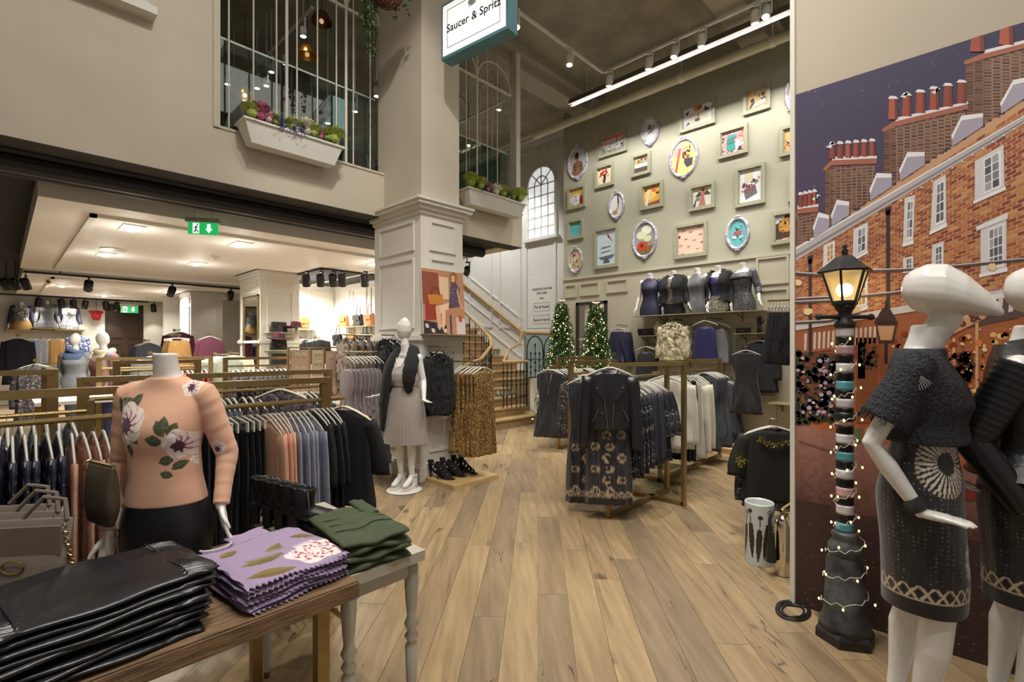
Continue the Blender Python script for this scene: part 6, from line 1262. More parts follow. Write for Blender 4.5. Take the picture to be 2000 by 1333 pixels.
wall_rail(70, 705, 7.6, BX, 1, 'coat', dfl, 'patterned dark coat at the lower left of the rear shop', 'a patterned dark coat', .1)
wall_rail(150, 652, 14, BX, 4, 'blouse', mat_cells('blue_print', ['3a4a78', 'c8ccd8', '5a6a98'], 30, .6), 'blue and white print blouse on the rear wall', 'blue print blouses', .4)
# ---- jumpsuits, furs and sequins on the column
wall_rail(733, 688, 5.95, AX, 9, 'jumpsuit', mauve, 'mauve satin jumpsuit in the row left of the column', 'mauve jumpsuits beside the column', .42)
wall_rail(762, 655, 6.0, AX, 2, 'fur', bfur, 'black fur jacket behind the column mannequin', 'black fur jackets on the column', .12)
wall_rail(716, 655, 7.4, AX, 4, 'fur', mat('taupe_fur', '77695c', .85, var=.2, scale=50, bump=.8, bscale=110), 'taupe fur coat hanging beyond the mauve jumpsuits', 'taupe fur coats', .4)
for i in range(2): hang('fur', bfur, (3.46 + .03 * i, 4.56 - .07 * i, 1.56 + .0 * i), FACE + .75 - .2 * i, 'black shaggy fur coat below the poster, %s one' % ('back', 'front')[i], None, False, (.62, .8, 1.12))
tag(part('wall_rail', MB().cyl((3.5, 4.74, 1.565), (3.5, 4.36, 1.565), .009, 8), brass), 'short brass rail carrying the shaggy fur coats', 'rail')
row('sequin', seq, (3.90, 4.16, 1.38), (3.86, 4.56, 1.38), 6, 'bronze sequin dress on the column rail', 'bronze sequin dresses', .05, 1.0, False)
tag(part('wall_rail', MB().cyl((3.86, 4.74, 1.385), (3.9, 4.1, 1.385), .009, 8), brass), 'short brass rail carrying the sequin dresses', 'rail')
# ---- centre racks
A2 = (3.845, 2.46); R2 = (4.65, 2.12)
rack('tall brass rack in the centre with the leather jacket at its front', [(*A2, 0, 1.41), (*R2, 0, 1.41), (4.98, 2.46, 0, 1.41)], 1.4, [((*A2, 1.395), (*R2, 1.395)), ((*R2, 1.395), (4.98, 2.46, 1.395))], [((A2[0], 2.46, 1.27), (4.98, 2.46, 1.27))], [((*A2, .02), (4.65, 2.46, .02)), ((4.65, 2.85, .02), (*R2, .02)), ((4.65, 2.46, .02), (4.98, 2.46, .02))])
def leather_jacket():
    loc = Vector((3.76, 2.40, 1.43)); rz = FACE - .12
    mb = cloth([(-.06, .07, .03), (-.10, .13, .05), (-.14, .205, .055), (-.25, .21, .06), (-.45, .195, .06), (-.60, .20, .065)], 5, 2, .2, 26, 44, .24, .004); [slv(mb, s, .64, .062, .045, .05, 9, .015) for s in (-1, 1)]
    o = part('leather_jacket', mb, leat, None, True, None, loc, rz); tag(o, 'black leather biker jacket facing out on the centre rack', 'jacket'); link('hanger', HW, o); link('hook', HK, o)
    L = MB()
    for s_ in (-1, 1): L.add([(s_ * .05, .062, -.10), (s_ * .11, .072, -.12), (s_ * .135, .074, -.24), (s_ * .04, .078, -.36), (s_ * .02, .07, -.30)], [(0, 1, 2, 3, 4)] if s_ > 0 else [(4, 3, 2, 1, 0)])
    part('lapel', L, mat('lapel_leather', '202126', .25), o)
    for pts in (((-.03, .072, -.36), (-.02, .078, -.58)), ((.05, .075, -.34), (.02, .08, -.6)), ((-.11, .075, -.42), (-.16, .07, -.52)), ((.1, .075, -.42), (.15, .07, -.53))): part('zip', MB().bar(pts[0], pts[1], .007, .004), hkm, o)
    for q in ((.11, .078, -.23), (-.11, .078, -.23), (.07, .084, -.45)): part('stud', MB().ball(q, .007, 8, 6), hkm, o)
    sec = [(-.10, .12, .02), (-.135, .18, .024), (-.3, .185, .03), (-.5, .165, .032), (-.8, .2, .05), (-1.24, .215, .055)]
    for k, (dl, dz, lab) in enumerate(((Vector((.045, .04, -.045)), 0, 'dark medallion print dress hanging under the leather jacket'), (Vector((.10, .30, -.10)), 0, 'dark medallion print dress on the left of the leather jacket'))):
        d = cloth(sec, 31 + k, 3, .4, 110, 150, .06, .006); me = d.mesh('dress', TRIBAL, True); a = me.color_attributes.new('Col', 'FLOAT_COLOR', 'POINT'); I, Bk = lin('b09a80'), lin('14141a')
        suns = [(x + (.05 if q % 2 else -.05), -.62 - .1 * q, .042) for q in range(6) for x in (-.06, .07)]
        for i, v in enumerate(me.vertices):
            x, y, z = v.co; c = None; h = z + 1.24
            if h < .06: c = Bk
            elif h < .12: s_ = (x * 18) % 1; q = abs(s_ - .5) * 2; w_ = (h - .06) / .06; c = I if abs(abs(w_ - .5) * 2 - q) < .25 else lin('55473c')
            for (sx, sz, r_) in suns:
                dd = math.hypot(x - sx, z - sz) / r_
                if dd < 1 and y > -.02: t = math.atan2(z - sz, x - sx); c = I if (dd > .8 or (dd > .3 and math.sin(12 * t) > .1)) else Bk
            a.data[i].color = (*(c or (0, 0, 0)), 1.0 if c else 0)
        p = link('printed_dress', me, None, loc + dl, rz); tag(p, lab, 'dress'); link('hanger', HM, p); link('hook', HK, p)
leather_jacket()
row('blouse', trib, (3.98, 2.46, 1.27), (4.2, 2.46, 1.27), 6, 'dark geometric print blouse behind the leather jacket', 'geometric blouses on the centre rack', sc=1.25)
row('blouse', mat('graphite_satin', '34363f', .4), (4.22, 2.46, 1.27), (4.45, 2.46, 1.27), 6, 'graphite satin blouse in the middle of the centre rack', 'graphite blouses on the centre rack', sc=1.15)
row('belltop', trib, (4.47, 2.46, 1.27), (4.62, 2.46, 1.27), 4, 'dark bell sleeved print top at the far end of the centre rack', 'print bell tops on the centre rack', sc=1.3)
o = link('security_tag', MB().tube([(0, 0, .16), (.004, 0, .06)], .003, 5).b2(-.012, .012, -.006, .006, 0, .07).mesh('tag', blk), None, (4.42, 2.3, .42)); tag(o, 'black swing tag dangling below the graphite blouses', 'tag')
rack('brass rack just behind the leather jacket rack', [(4.25, 3.2, 0, 1.41), (5.15, 3.2, 0, 1.41)], 1.41, [((4.25, 3.2, 1.395), (5.15, 3.2, 1.395))], [((4.25, 3.2, 1.27), (5.15, 3.2, 1.27))], [((4.25, 3.2, .02), (5.15, 3.2, .02)), ((5.15, 2.95, .02), (5.15, 3.45, .02))])
row('blouse', dfl, (4.3, 3.2, 1.27), (5.1, 3.2, 1.27), 9, 'dark print top on the rack behind the leather jacket', 'dark tops behind the leather jacket')
rack('brass rack with ivory tops before the picture wall', [(7.08, 2.70, 0, 1.40), (5.3, 2.70, 0, 1.40)], 1.4, [((5.3, 2.7, 1.385), (7.08, 2.7, 1.385))], [((5.1, 2.7, 1.27), (7.0, 2.7, 1.27))], [((5.3, 2.7, .02), (7.08, 2.7, .02)), ((5.3, 2.4, .02), (5.3, 3.0, .02))])
hang('blouse', ivory, (5.12, 2.56, 1.30), FACE - .3, 'ivory draped blouse facing out at the front of the ivory rack', None, False, (1.1, 1, 1.2))
row('blouse', ivory, (5.2, 2.7, 1.27), (5.75, 2.7, 1.27), 7, 'ivory blouse on the ivory rack', 'ivory blouses', sc=1.25)
row('trouser', blk1, (5.8, 2.7, 1.27), (6.0, 2.7, 1.27), 3, 'black trousers between the ivory blouses', 'black trousers on the ivory rack', sc=1.1)
row('blouse', ivory, (6.05, 2.7, 1.27), (6.35, 2.7, 1.27), 3, 'ivory long sleeved shirt beyond the black trousers', 'ivory shirts', sc=1.5)
row('dress', slate, (6.5, 2.7, 1.27), (6.9, 2.7, 1.27), 5, 'slate dress at the far end of the ivory rack', 'slate dresses')
for z_, l_ in ((.58, 'upper'), (.22, 'lower')): tag(part('glass_shelf', MB().b2(5.0, 5.32, 2.45, 2.85, z_, z_ + .01).b2(5.27, 5.33, 2.6, 2.72, z_ - .01, z_), glass_mat('shelf_glass', 'c9dcd6', .15)), '%s small glass shelf under the ivory blouses' % l_, 'shelf')
rack('brass rack with black dresses and cream fur by the Christmas trees', [(5.94, 4.71, 0, 1.40), (6.84, 4.71, 0, 1.40)], 1.4, [((5.94, 4.71, 1.385), (6.84, 4.71, 1.385))], [((5.7, 4.71, 1.27), (6.84, 4.71, 1.27))], [((5.94, 4.71, .02), (6.84, 4.71, .02)), ((6.84, 4.4, .02), (6.84, 5.0, .02))])
o = hang('dress', velv, (5.72, 4.7, 1.28), FACE - .3, 'black velvet dress with a pale necklace facing out by the Christmas trees', None, True, (1.05, 1, 1.02), v=1)
part('necklace', MB().tube([(.045, .055, -.12), (.03, .07, -.2), (0, .078, -.30), (-.03, .07, -.2), (-.045, .055, -.12)], .004, 5).tube([(0, .078, -.3), (0, .082, -.42)], [.006, .012], 6), hkm, o)
row('coat', mat('charcoal_wool', '2a2b32', .8), (5.8, 4.71, 1.27), (6.15, 4.71, 1.27), 5, 'charcoal coat behind the black velvet dress', 'charcoal coats', sc=.95)
row('fur', creamf, (6.2, 4.71, 1.27), (6.5, 4.71, 1.27), 3, 'cream fur coat on the rack by the Christmas trees', 'cream fur coats by the trees', sc=1.1)
row('blouse', navyc, (6.55, 4.71, 1.27), (6.8, 4.71, 1.27), 4, 'navy blouse on the rack by the Christmas trees', 'navy blouses by the trees')
# ---- garments on the picture wall
def wall_hang(px, py, kind, m, n, label, group, off=.32, sc=1.0, L=.26):
    p = onx(px, py, AW - .06); tag(part('wall_rail', MB().cyl((AW - .02, p.y, p.z), (AW - off - .04, p.y, p.z), .009, 8), brass), 'short brass wall rail carrying ' + group, 'rail')
    for i in range(n): hang(kind, m, (AW - off + L * i / max(1, n), p.y, p.z), PI / 2 + _r.uniform(-.06, .06) + .15, label, group if n > 1 else None, False, (1, 1, sc))
wall_hang(1222, 636, 'skirt', navyc, 6, 'navy pleated skirt on the picture wall rail', 'navy skirts on the wall', .34, 1.15)
wall_hang(1276, 672, 'cami', velv, 5, 'black camisole on the picture wall', 'black camisoles on the wall', .34, 1.0)
wall_hang(1330, 625, 'fur', creamf, 3, 'cream fur coat on the picture wall rail', 'cream fur coats on the wall', .38, 1.05)
wall_hang(1393, 622, 'cami', navs, 1, 'navy satin camisole on the picture wall', 'a navy camisole', .40, 1.05)
wall_hang(1408, 624, 'cami', silverp, 4, 'silver pleated camisole behind the navy one', 'silver camisoles', .28, 1.1, .2)
wall_hang(1474, 678, 'dress', velv, 1, 'black velvet dress with flared skirt on the picture wall', 'a black velvet dress', .46, .98)
wall_hang(1490, 660, 'coat', mat('charcoal_wool', ''), 2, 'charcoal jacket behind the black velvet dress on the picture wall', 'charcoal jackets', .24, .9)
p0 = D(1500, 588, 6.6); p1 = D(1556, 586, 6.2)
tag(part('wall_rail', MB().cyl(p0, p1, .012, 8), brass), 'brass rail carrying the black fur trimmed skirts beside the mural wall', 'rail')
for i in range(7): hang('skirt', bfur, p0.lerp(p1, .08 + .12 * i), PI / 2 - .9, 'long black ribbed skirt on the high rail beside the mural', 'black ribbed skirts', False, (.35, 1, 1.35))
wall_hang(1362, 735, 'dress', mat('charcoal_wool', ''), 5, 'charcoal dress low on the picture wall', 'charcoal dresses low on the wall', .34, .8)
wall_hang(1428, 738, 'dress', slate, 3, 'slate tunic low on the picture wall', 'slate tunics low on the wall', .34, .95)
# black top with gold collar on a stand
def gold_collar():
    p = D(1512, 838, 3.95); o = hang('belltop', mat('black_crepe', '14140f', .75), p + Vector((0, 0, .07)), FACE - .25, 'black blouse with gold embroidered collar on the stand beside the mural', None, False, (1.12, 1, 1.0), v=2)
    r = random.Random(2); mb = MB()
    for i in range(90): t = -1.25 + 2.5 * i / 89; x = .105 * math.sin(t) * 1.05; z = -.115 - .075 * math.cos(t) + r.gauss(0, .008); leaf(mb, Vector((x + r.gauss(0, .006), .045 + .01 * r.random(), z)), Vector((r.gauss(0, 1), .25, r.gauss(0, 1))), .022, .011)
    part('gold_embroidery', mb, mat('gold_thread', 'a89a48', .4, metal=.3), o)['kind'] = 'stuff'
    mb = MB()
    for i in range(50): leaf(mb, Vector((.225 + r.gauss(0, .02), .06 + r.gauss(0, .006), -.33 + r.gauss(0, .02))), Vector((r.gauss(0, 1), .3, r.gauss(0, 1))), .022, .011)
    part('cuff_embroidery', mb, mat('gold_thread', ''), o)['kind'] = 'stuff'
    s_ = thing('garment_stand', 'brass garment stand carrying the gold collared blouse', 'stand', (p.x + .05, p.y + .04, 0)); zr = p.z + .07
    part('pole', MB().cyl((0, 0, 0), (0, 0, zr + .0), .012, 8), brass, s_); part('arm', MB().cyl((0, 0, zr), (-.09, -.07, zr), .008, 8), brass, s_); part('base', MB().b2(-.15, .15, -.12, .12, 0, .04), brass, s_)
    hang('blouse', trib, (p.x + .02, p.y + .02, zr), FACE - .4, 'dark patterned blouse behind the gold collared blouse', None)
gold_collar()
# ================================================================== tables and folded stock
wood = mat('reclaimed_wood', '5d4630', .55, c2='8a6c4a', scale=7, stretch=(1.5, 22, 22), bump=.5, bscale=30); tgrey = mat('table_grey_paint', 'b5b1a3', .45)
BT = .752; bench = thing('display_bench', 'long reclaimed wood display bench with brass legs in the left foreground', 'table', (0, 1.89, 0))
def plank_top():
    for k in range(4): part('top_board', MB().b2(-1.6, .85, -.345 + k * .1725 + .001, -.345 + (k + 1) * .1725 - .001, BT - .05, BT - (.002 if k % 2 else 0)), wood, bench)
    part('front_edge', MB().b2(-1.6, .85, -.352, -.346, BT - .055, BT - .004), wood, bench)
    for x in (-1.4, .74):
        for y in (-.3, .3): part('leg', MB().b2(x - .02, x + .02, y - .02, y + .02, 0, BT - .05), gold, bench)
        part('leg_foot', MB().b2(x - .02, x + .02, -.3, .3, 0, .035), gold, bench)
    part('stretcher', MB().b2(-1.4, .74, -.015, .015, .02, .05), gold, bench)
plank_top()
wt = thing('painted_table', 'grey painted side table with turned legs holding green jeans and boots', 'table', (1.0, 2.04, 0))
part('top', MB().b2(-.17, .17, -.44, .44, BT - .045, BT - .005), tgrey, wt); part('apron', MB().b2(-.13, .13, -.4, .4, BT - .11, BT - .045), tgrey, wt)
TL = [(.012, 0), (.014, .03), (.02, .2), (.026, .36), (.016, .38), (.028, .40), (.016, .42), (.029, .45), (.018, .48), (.022, .52), (.028, .60), (.026, .72)]
for sx in (-.13, .14):
    for sy in (-.39, .39):
        lg = part('leg', MB().lathe(TL, (sx, sy, 0), 14), tgrey, wt, True); part('leg_tip', MB().lathe([(.0125, 0), (.0142, .03)], (sx, sy, 0), 12), mat('brown_tip', '5a3320', .5), lg)
def folded(L, W_, h, seed, wave=.006, pucker=0.0, droop=0.0, m=44, n=40, ruff=0.0):
    """one folded garment: soft slab lying along x"""
    r = random.Random(seed); ph = r.uniform(0, 6); rs = []
    for i in range(m + 1):
        t = i / m; x = -L / 2 + L * t; e = min(1, .35 + 9 * min(t, 1 - t)); ring = []; wy = W_ * (1 + .02 * math.sin(5 * t * PI + ph)) / 2
        for j in range(n):
            a = 2 * PI * j / n; c, s_ = math.cos(a), math.sin(a); y = wy * math.copysign(abs(c) ** .45, c); z = h / 2 * e * math.copysign(abs(s_) ** .6, s_)
            z += wave * math.sin(6.5 * x / L + ph + 3 * y / W_) + wave * .5 * math.sin(13 * y / W_ + ph * 2)
            if pucker and (t < .2 or t > .84): z += pucker * math.sin(330 * y + 3 * math.sin(30 * x))
            z -= droop * max(0, abs(y) / wy - .7) ** 2 * 6
            y += ruff * math.sin(40 * x / L * PI + ph) * (abs(c) ** 3)
            ring.append((x + ruff * .6 * math.sin(26 * y / W_ + ph) * (1 if t in (0, 1) else 0), y, z + h / 2))
        rs.append(ring)
    return MB().rings(rs)
leath = mat('trouser_leather', '1c1d21', .33, bump=.25, bscale=25)
for k in range(8):
    q = 7 - k; o = part('folded_leather_trousers', folded(.52 + .012 * q, .36 + .012 * q, .021, 50 + k, .0045, .0030, .004, *((70, 220) if k > 5 else (44, 40))), leath, None, True, None, (.165 - .012 * q + _r.uniform(-.008, .008), 1.765 + _r.uniform(-.006, .006), BT + .0195 * k + .004), _r.uniform(-.03, .03) + .12)
    tag(o, 'folded black leather trousers, %s in the stack on the bench' % ('lowest', 'second from the bottom', 'third from the bottom', 'fourth from the bottom', 'fifth from the bottom', 'third from the top', 'second from the top', 'topmost')[k], 'trousers', 'leather trousers stack')
    if k == 7:
        for x in (-.165, .18): part('seam', MB().tube([(x, -.17 + .34 * i / 20, .0245 + .004 * math.sin(i * .5)) for i in range(21)], .0022, 5), mat('seam_black', '2a2b30', .3), o)
def purple_paint(p):
    x, y, z = p; base = lin('9a88a8'); G1 = lin('6b5a2c'); W_ = lin('e2d6d6'); Rd = lin('9a3a44')
    d = math.hypot((x - .10) / .10, (y + .10) / .09); a = math.atan2(y + .1, x - .1)
    if d < .9 + .12 * math.sin(5 * a): return Rd if (math.sin(9 * a + 2.2 * math.sin(17 * d)) > .62 and .2 < d < .72) else (lin('c9a9b4') if abs(math.sin(2.5 * a + 4 * d)) < .1 else W_)
    for (lx, ly, an, L, w_) in ((-.13, -.06, .2, .16, .03), (-.15, -.14, -.2, .15, .03), (-.02, .0, .7, .1, .022), (-.14, .08, .5, .08, .02), (.1, .08, -.6, .09, .02)):
        dx, dy = x - lx, y - ly; u = dx * math.cos(an) + dy * math.sin(an); v = -dx * math.sin(an) + dy * math.cos(an)
        if 0 < u < L and abs(v) < w_ * math.sin(PI * u / L): return lin('7d6c38') if v > 0 else G1
    return base
lav = mat_attr('lavender_jersey', .7, 0, .1, 60)
for k in range(7):
    o = part('folded_floral_top', folded(.34, .40, .013, 80 + k, .004, 0, .006, 150 if k == 6 else 40, 300 if k == 6 else 60, .008), lav if k == 6 else mat('lavender_plain', '8d7c9c', .75, var=.12, scale=30), None, True, purple_paint if k == 6 else None, (.655 + _r.uniform(-.008, .008), 1.78, BT + .012 * k + .005), .1 + _r.uniform(-.04, .04))
    tag(o, 'folded lavender floral top, %s in the stack between trousers and jeans' % ('lowest', 'second from the bottom', 'third from the bottom', 'middle', 'third from the top', 'second from the top', 'topmost')[k], 'top', 'lavender tops stack')
    if k == 6:
        part('cap_sleeve', folded(.14, .1, .012, 5, .004, 0, 0, 20, 24, .012), lav, o, True, lambda p: lin('9a88a8'), (.02, .23, .0)); part('neck_edge', MB().tube([(-.11 + .05 * math.cos(t), .185 + .03 * math.sin(t), .02) for t in [PI + PI * i / 10 for i in range(11)]], .004, 6), mat('neck_trim', 'c3bcc6', .6), o)
olive = mat('olive_denim', '3f4a31', .8, var=.08, scale=50, bump=.25, bscale=160)
for k in range(4):
    o = part('folded_jeans', folded(.26, .40, .030, 120 + k, .007, 0, .006), olive, None, True, None, (.99 + _r.uniform(-.008, .008), 1.79 + _r.uniform(-.008, .008), BT - .003 + .028 * k), -.12 + _r.uniform(-.05, .05))
    tag(o, 'folded olive green jeans, %s of four on the painted table' % ('lowest', 'second lowest', 'second from the top', 'topmost')[k], 'jeans', 'olive jeans stack')
    if k == 3:
        for y in (-.07, .0, .07): part('stitch_line', MB().tube([(-.11 + .02 * i, y + .01 * math.sin(i), 0.0315 + .006 * math.sin(6.5 * (-.11 + .02 * i) / .26)) for i in range(12)], .002, 5), mat('olive_stitch', '2c3522', .8), o)
        part('waistband', folded(.06, .2, .02, 3, .003), olive, o, True, None, (.08, .14, .022))
def boot_parts():
    mb = MB(); mb.tube([(-.085, 0, .095), (-.04, 0, .088), (.02, 0, .066), (.08, 0, .042), (.14, 0, .034), (.175, 0, .03), (.19, 0, .028)], [.022, .036, .036, .034, .030, .02, .008], 16, True, [1, .95, .9, .8, .75, .65, .6]); mb.rings([[(cx + rx * math.cos(2 * PI * j / 18), ry * math.sin(2 * PI * j / 18), z + tl * math.cos(2 * PI * j / 18)) for j in range(18)] for cx, rx, ry, z, tl in ((-.045, .036, .032, .08, 0), (-.048, .036, .032, .12, 0), (-.052, .045, .036, .165, .0), (-.056, .052, .038, .20, -.01), (-.056, .046, .032, .198, -.01), (-.052, .038, .028, .17, 0))])
    me = fuse(mb, .006, 3); me.materials.append(mat('boot_leather', '121214', .42, bump=.15, bscale=60)); return me
BOOT = boot_parts(); HEEL = MB().tube([(-.088, 0, 0), (-.085, 0, .09)], [.017, .024], 12).mesh('heel', blk); SOLE = MB().prism([(.0, -.03), (.1, -.036), (.15, -.02), (.162, 0), (.15, .02), (.1, .036), (.0, .03), (-.04, 0)], .012, .03).mesh('sole', blk); ZIPM = MB().bar((-.02, -.046, .07), (-.03, -.052, .19), .004, .003).mesh('zip', hkm)
for i, (x, y, lab) in enumerate(((.93, 2.40, 'farthest'), (.95, 2.31, 'second farthest'), (.97, 2.22, 'second nearest'), (.99, 2.13, 'nearest'))):
    o = thing('ankle_boot', 'black block heel ankle boot, %s of four on the painted table' % lab, 'boot', (x - .035, y - .05, BT - .005), -.55, 'boots on the painted table'); o.scale = (1.15, 1.15, 1.05); link('upper', BOOT, o); link('heel', HEEL, o); link('sole', SOLE, o); link('zip', ZIPM, o)
taupe = mat('taupe_leather', '6e645c', .4, bump=.15, bscale=50)
for i in range(3):
    p = D(40 - i * 14, 1120, 1.52 + .07 * i); o = thing('shoulder_bag', 'taupe leather fold-over bag with brass chain, %s of three on the bench' % ('front', 'middle', 'rear')[i], 'bag', (p.x, p.y, BT + .01), FACE + .15, 'taupe bags on the bench')
    part('body', loft([(0, 0, .01, .115, .022), (.02, 0, .012, .125, .03), (.12, 0, 0, .13, .024), (.22, 0, -.03, .125, .012), (.245, 0, -.036, .12, .006)], 18, 32, 5), taupe, o, True)
    part('flap', MB().b2(-.118, .118, .018, .026, .10, .235).xf(Matrix.Translation((0, -.012, 0)) @ Matrix.Shear('XY', 4, (0, 0))), taupe, o)
    part('clasp', MB().tube([(.03 * math.cos(t), .03, .12 + .02 * math.sin(t)) for t in [2 * PI * k / 12 for k in range(13)]], .004, 6), gold, o)
    ch = MB()
    for k in range(26): t = k / 25; q = Vector((-.12 - .03 * math.sin(PI * t), .0, .23 - .3 * t * (1 - t) * 2 + (.0 if t < .5 else -.2 * (t - .5)))); ch.tube([q + Vector((.007 * math.cos(a), .004 * (k % 2) * math.sin(a), .007 * math.sin(a))) for a in [2 * PI * j / 8 for j in range(9)]], .002, 4)
    part('chain', ch, gold, o)['kind'] = 'stuff'; part('handle', MB().tube([(-.11, -.03, .24), (-.09, -.05, .30), (-.03, -.05, .31), (.02, -.04, .25)], .007, 8), taupe, o)
# ================================================================== lamp post with ribbon and fairy lights
def lamp_post():
    c = onz(1650, 1248, 0); o = thing('lamp_post', 'black Victorian style lamp post with striped ribbon pole before the mural', 'lamp post', (c.x, c.y, 0)); pb = mat('post_black', '1f1f21', .4, var=.3, scale=14)
    hx = lambda r, z: [(r * math.cos(PI / 3 * k), r * math.sin(PI / 3 * k), z) for k in range(6)]
    part('hex_foot', MB().rings([hx(.14, 0), hx(.14, .045), hx(.128, .065)]), pb, o)
    part('pedestal', MB().lathe([(.122, .06), (.115, .09), (.105, .12), (.098, .14), (.085, .42), (.076, .44), (.07, .455), (.078, .47), (.078, .50), (.062, .52), (.056, .54), (.064, .56), (.05, .575)], (0, 0, 0), 28), mat('post_worn', '2a2b2b', .5, c2='57585a', scale=7), o, True)
    part('pole', MB().cyl((0, 0, .55), (0, 0, 1.68), .038, 20), pb, o)
    cols = ['62a5b5', 'd8d3dc', 'c9a2a8', 'd8d3dc']; n = 23
    for k in range(n):
        z0 = .575 + k * .047; cm = mat('ribbon_black', '111113', .35) if k % 2 else mat('ribbon_' + cols[(k // 2) % 4], cols[(k // 2) % 4], .35)
        part('ribbon_band', MB().lathe([(.0395 + .001 * (k % 2 == 0), 0), (.0405, .012), (.0405, .036), (.0395 + .001 * (k % 2 == 0), .0475)], (0, 0, z0), 20), cm, o, True)
    part('mid_ring', MB().lathe([(.04, 1.16), (.047, 1.17), (.047, 1.20), (.04, 1.21)], (0, 0, 0), 20), pb, o, True)
    part('collar', MB().lathe([(.042, 1.655), (.05, 1.665), (.05, 1.68), (.034, 1.70), (.03, 1.74), (.045, 1.76), (.05, 1.775)], (0, 0, 0), 20), pb, o, True)
    part('ladder_bar', MB().cyl((-.1, .1, 1.715), (.1, -.1, 1.715), .011, 8).ball((-.1, .1, 1.715), .018, 8, 6).ball((.1, -.1, 1.715), .018, 8, 6), pb, o)
    part('lantern_base', MB().rings([hx(.05, 1.77), hx(.064, 1.785), hx(.062, 1.80)]), pb, o)
    part('lantern_roof', MB().rings([hx(.128, 1.95), hx(.135, 1.958), hx(.10, 1.985), hx(.05, 2.03), hx(.022, 2.045)]), pb, o); part('finial', MB().lathe([(.02, 2.04), (.012, 2.055), (.018, 2.066), (.008, 2.08), (.012, 2.09), (.003, 2.11)], (0, 0, 0), 12), pb, o, True)
    gl, nt, b = new_mat('lantern_glass'); b.inputs['Base Color'].default_value = (*lin('e6d6b4'), 1); b.inputs['Roughness'].default_value = .25; b.inputs['Transmission Weight'].default_value = .85; b.inputs['IOR'].default_value = 1.15
    vn = N(nt, 'ShaderNodeTexNoise', Scale=38.0, Distortion=2.0); bp = N(nt, 'ShaderNodeBump', Strength=.5, Distance=.01); nt.links.new(vn.outputs['Fac'], bp.inputs['Height']); nt.links.new(bp.outputs[0], b.inputs['Normal'])
    b.inputs['Emission Color'].default_value = (*lin('ffd98a'), 1); b.inputs['Emission Strength'].default_value = .28
    lo, hi = hx(.06, 1.80), hx(.105, 1.95)
    for k in range(6):
        part('glass_pane', MB().poly([lo[k], lo[(k + 1) % 6], hi[(k + 1) % 6], hi[k]]), gl, o); part('glazing_bar', MB().bar(lo[k], hi[k], .01, .01), pb, o)
    part('bulb', MB().ball((0, 0, 1.86), .028, 12, 8), mat('lantern_bulb', 'ffe6b0', .3, emit=30), o, True)
    d = bpy.data.lights.new('lantern_lamp', 'POINT'); d.energy = 2.0; d.color = (1, .8, .5); d.shadow_soft_size = .03; l = bpy.data.objects.new('lantern_lamp', d); COL.objects.link(l); l.location = (c.x, c.y, 1.86)
    f = thing('fairy_lights', 'warm white fairy lights wound around the striped lamp post', 'lights', (c.x, c.y, 0)); pts = []
    def rad(z): return .044 if z > .57 else (.082 if z > .44 else .087 + (.44 - z) * .055)
    for i in range(241): t = i / 240; z = .16 + 1.42 * t; a = t * 2 * PI * 10.5 + .5; r = rad(z) + .006; pts.append(Vector((r * math.cos(a), r * math.sin(a), z + .01 * math.sin(9 * a))))
    part('wire', MB().tube(pts, .0022, 5), mat('wire_clear', 'c8c6b6', .4), f)
    bm = MB().ball((0, 0, 0), .0052, 8, 6, None, (1, 1, 1.5)).mesh('bulb', mat('fairy_bulb', 'ffdf96', .3, emit=2.6)); r = random.Random(8)
    for i in range(0, 241, 5): q = pts[i]; e = Vector((q.x, q.y, 0)).normalized(); link('bulb', bm, f, q + e * r.uniform(.008, .03) + Vector((0, 0, r.uniform(-.02, .02))))
lamp_post()
# ---- umbrella stand, extinguisher, cable, socket
def umbrella_stand():
    c = onz(1483, 1098, 0); o = thing('umbrella_stand', 'pale ceramic umbrella stand painted with dark umbrellas', 'umbrella stand', (c.x, c.y, 0), FACE)
    H = .43; ra = .098; n = 160; m = 110; mb = MB(); rs = [[(ra * .9 * math.cos(2 * PI * j / n), ra * .9 * math.sin(2 * PI * j / n), 0) for j in range(n)]]
    for i in range(m + 1): z = H * i / m; r = ra * (.96 + .04 * (z / H)); rs.append([(r * math.cos(2 * PI * j / n), r * math.sin(2 * PI * j / n), z) for j in range(n)])
    rs.append([(ra * .96 * math.cos(2 * PI * j / n), ra * .96 * math.sin(2 * PI * j / n), H + .008) for j in range(n)]); rs.append([(ra * .88 * math.cos(2 * PI * j / n), ra * .88 * math.sin(2 * PI * j / n), H - .005) for j in range(n)]); rs.append([(ra * .86 * math.cos(2 * PI * j / n), ra * .86 * math.sin(2 * PI * j / n), .03) for j in range(n)])
    mb.rings(rs)
    W_, B_ = lin('b4b9b6'), lin('2f2824')
    um = [(.0, .04, .28, .10), (.55, .05, .30, -.05), (1.1, .03, .26, .05), (1.6, .05, .30, .12), (2.15, .04, .29, -.08), (2.7, .05, .27, .06), (3.6, .05, .28, 0), (4.4, .04, .28, .1), (5.3, .05, .28, 0)]
    def paint(p):
        x, y, z = p
        if math.hypot(x, y) < ra * .9 or z > H - .012: return W_
        a = math.atan2(y, x) % (2 * PI)
        for (ua, z0, z1, sl) in um:
            u = ((a - ua + PI) % (2 * PI) - PI) * ra - sl * (z - .2); t = (z - z0) / (z1 - z0)
            if 0 < t < 1:
                w_ = .020 * math.sin(PI * min(1, t * .75 + .02)) ** .8 * (1 if t < .8 else 1)
                if abs(u) < w_: return B_
            if z1 - .02 < z < z1 + .08 and abs(u) < .0035: return B_
            q = math.hypot(u, z - z1 - .085)
            if (.010 < q < .017 and z > z1 + .075) or (q < .012 and int(ua * 10) % 2): return B_
        return W_
    part('vessel', mb, mat_attr('glazed_ceramic', .18), o, True, paint)
umbrella_stand()
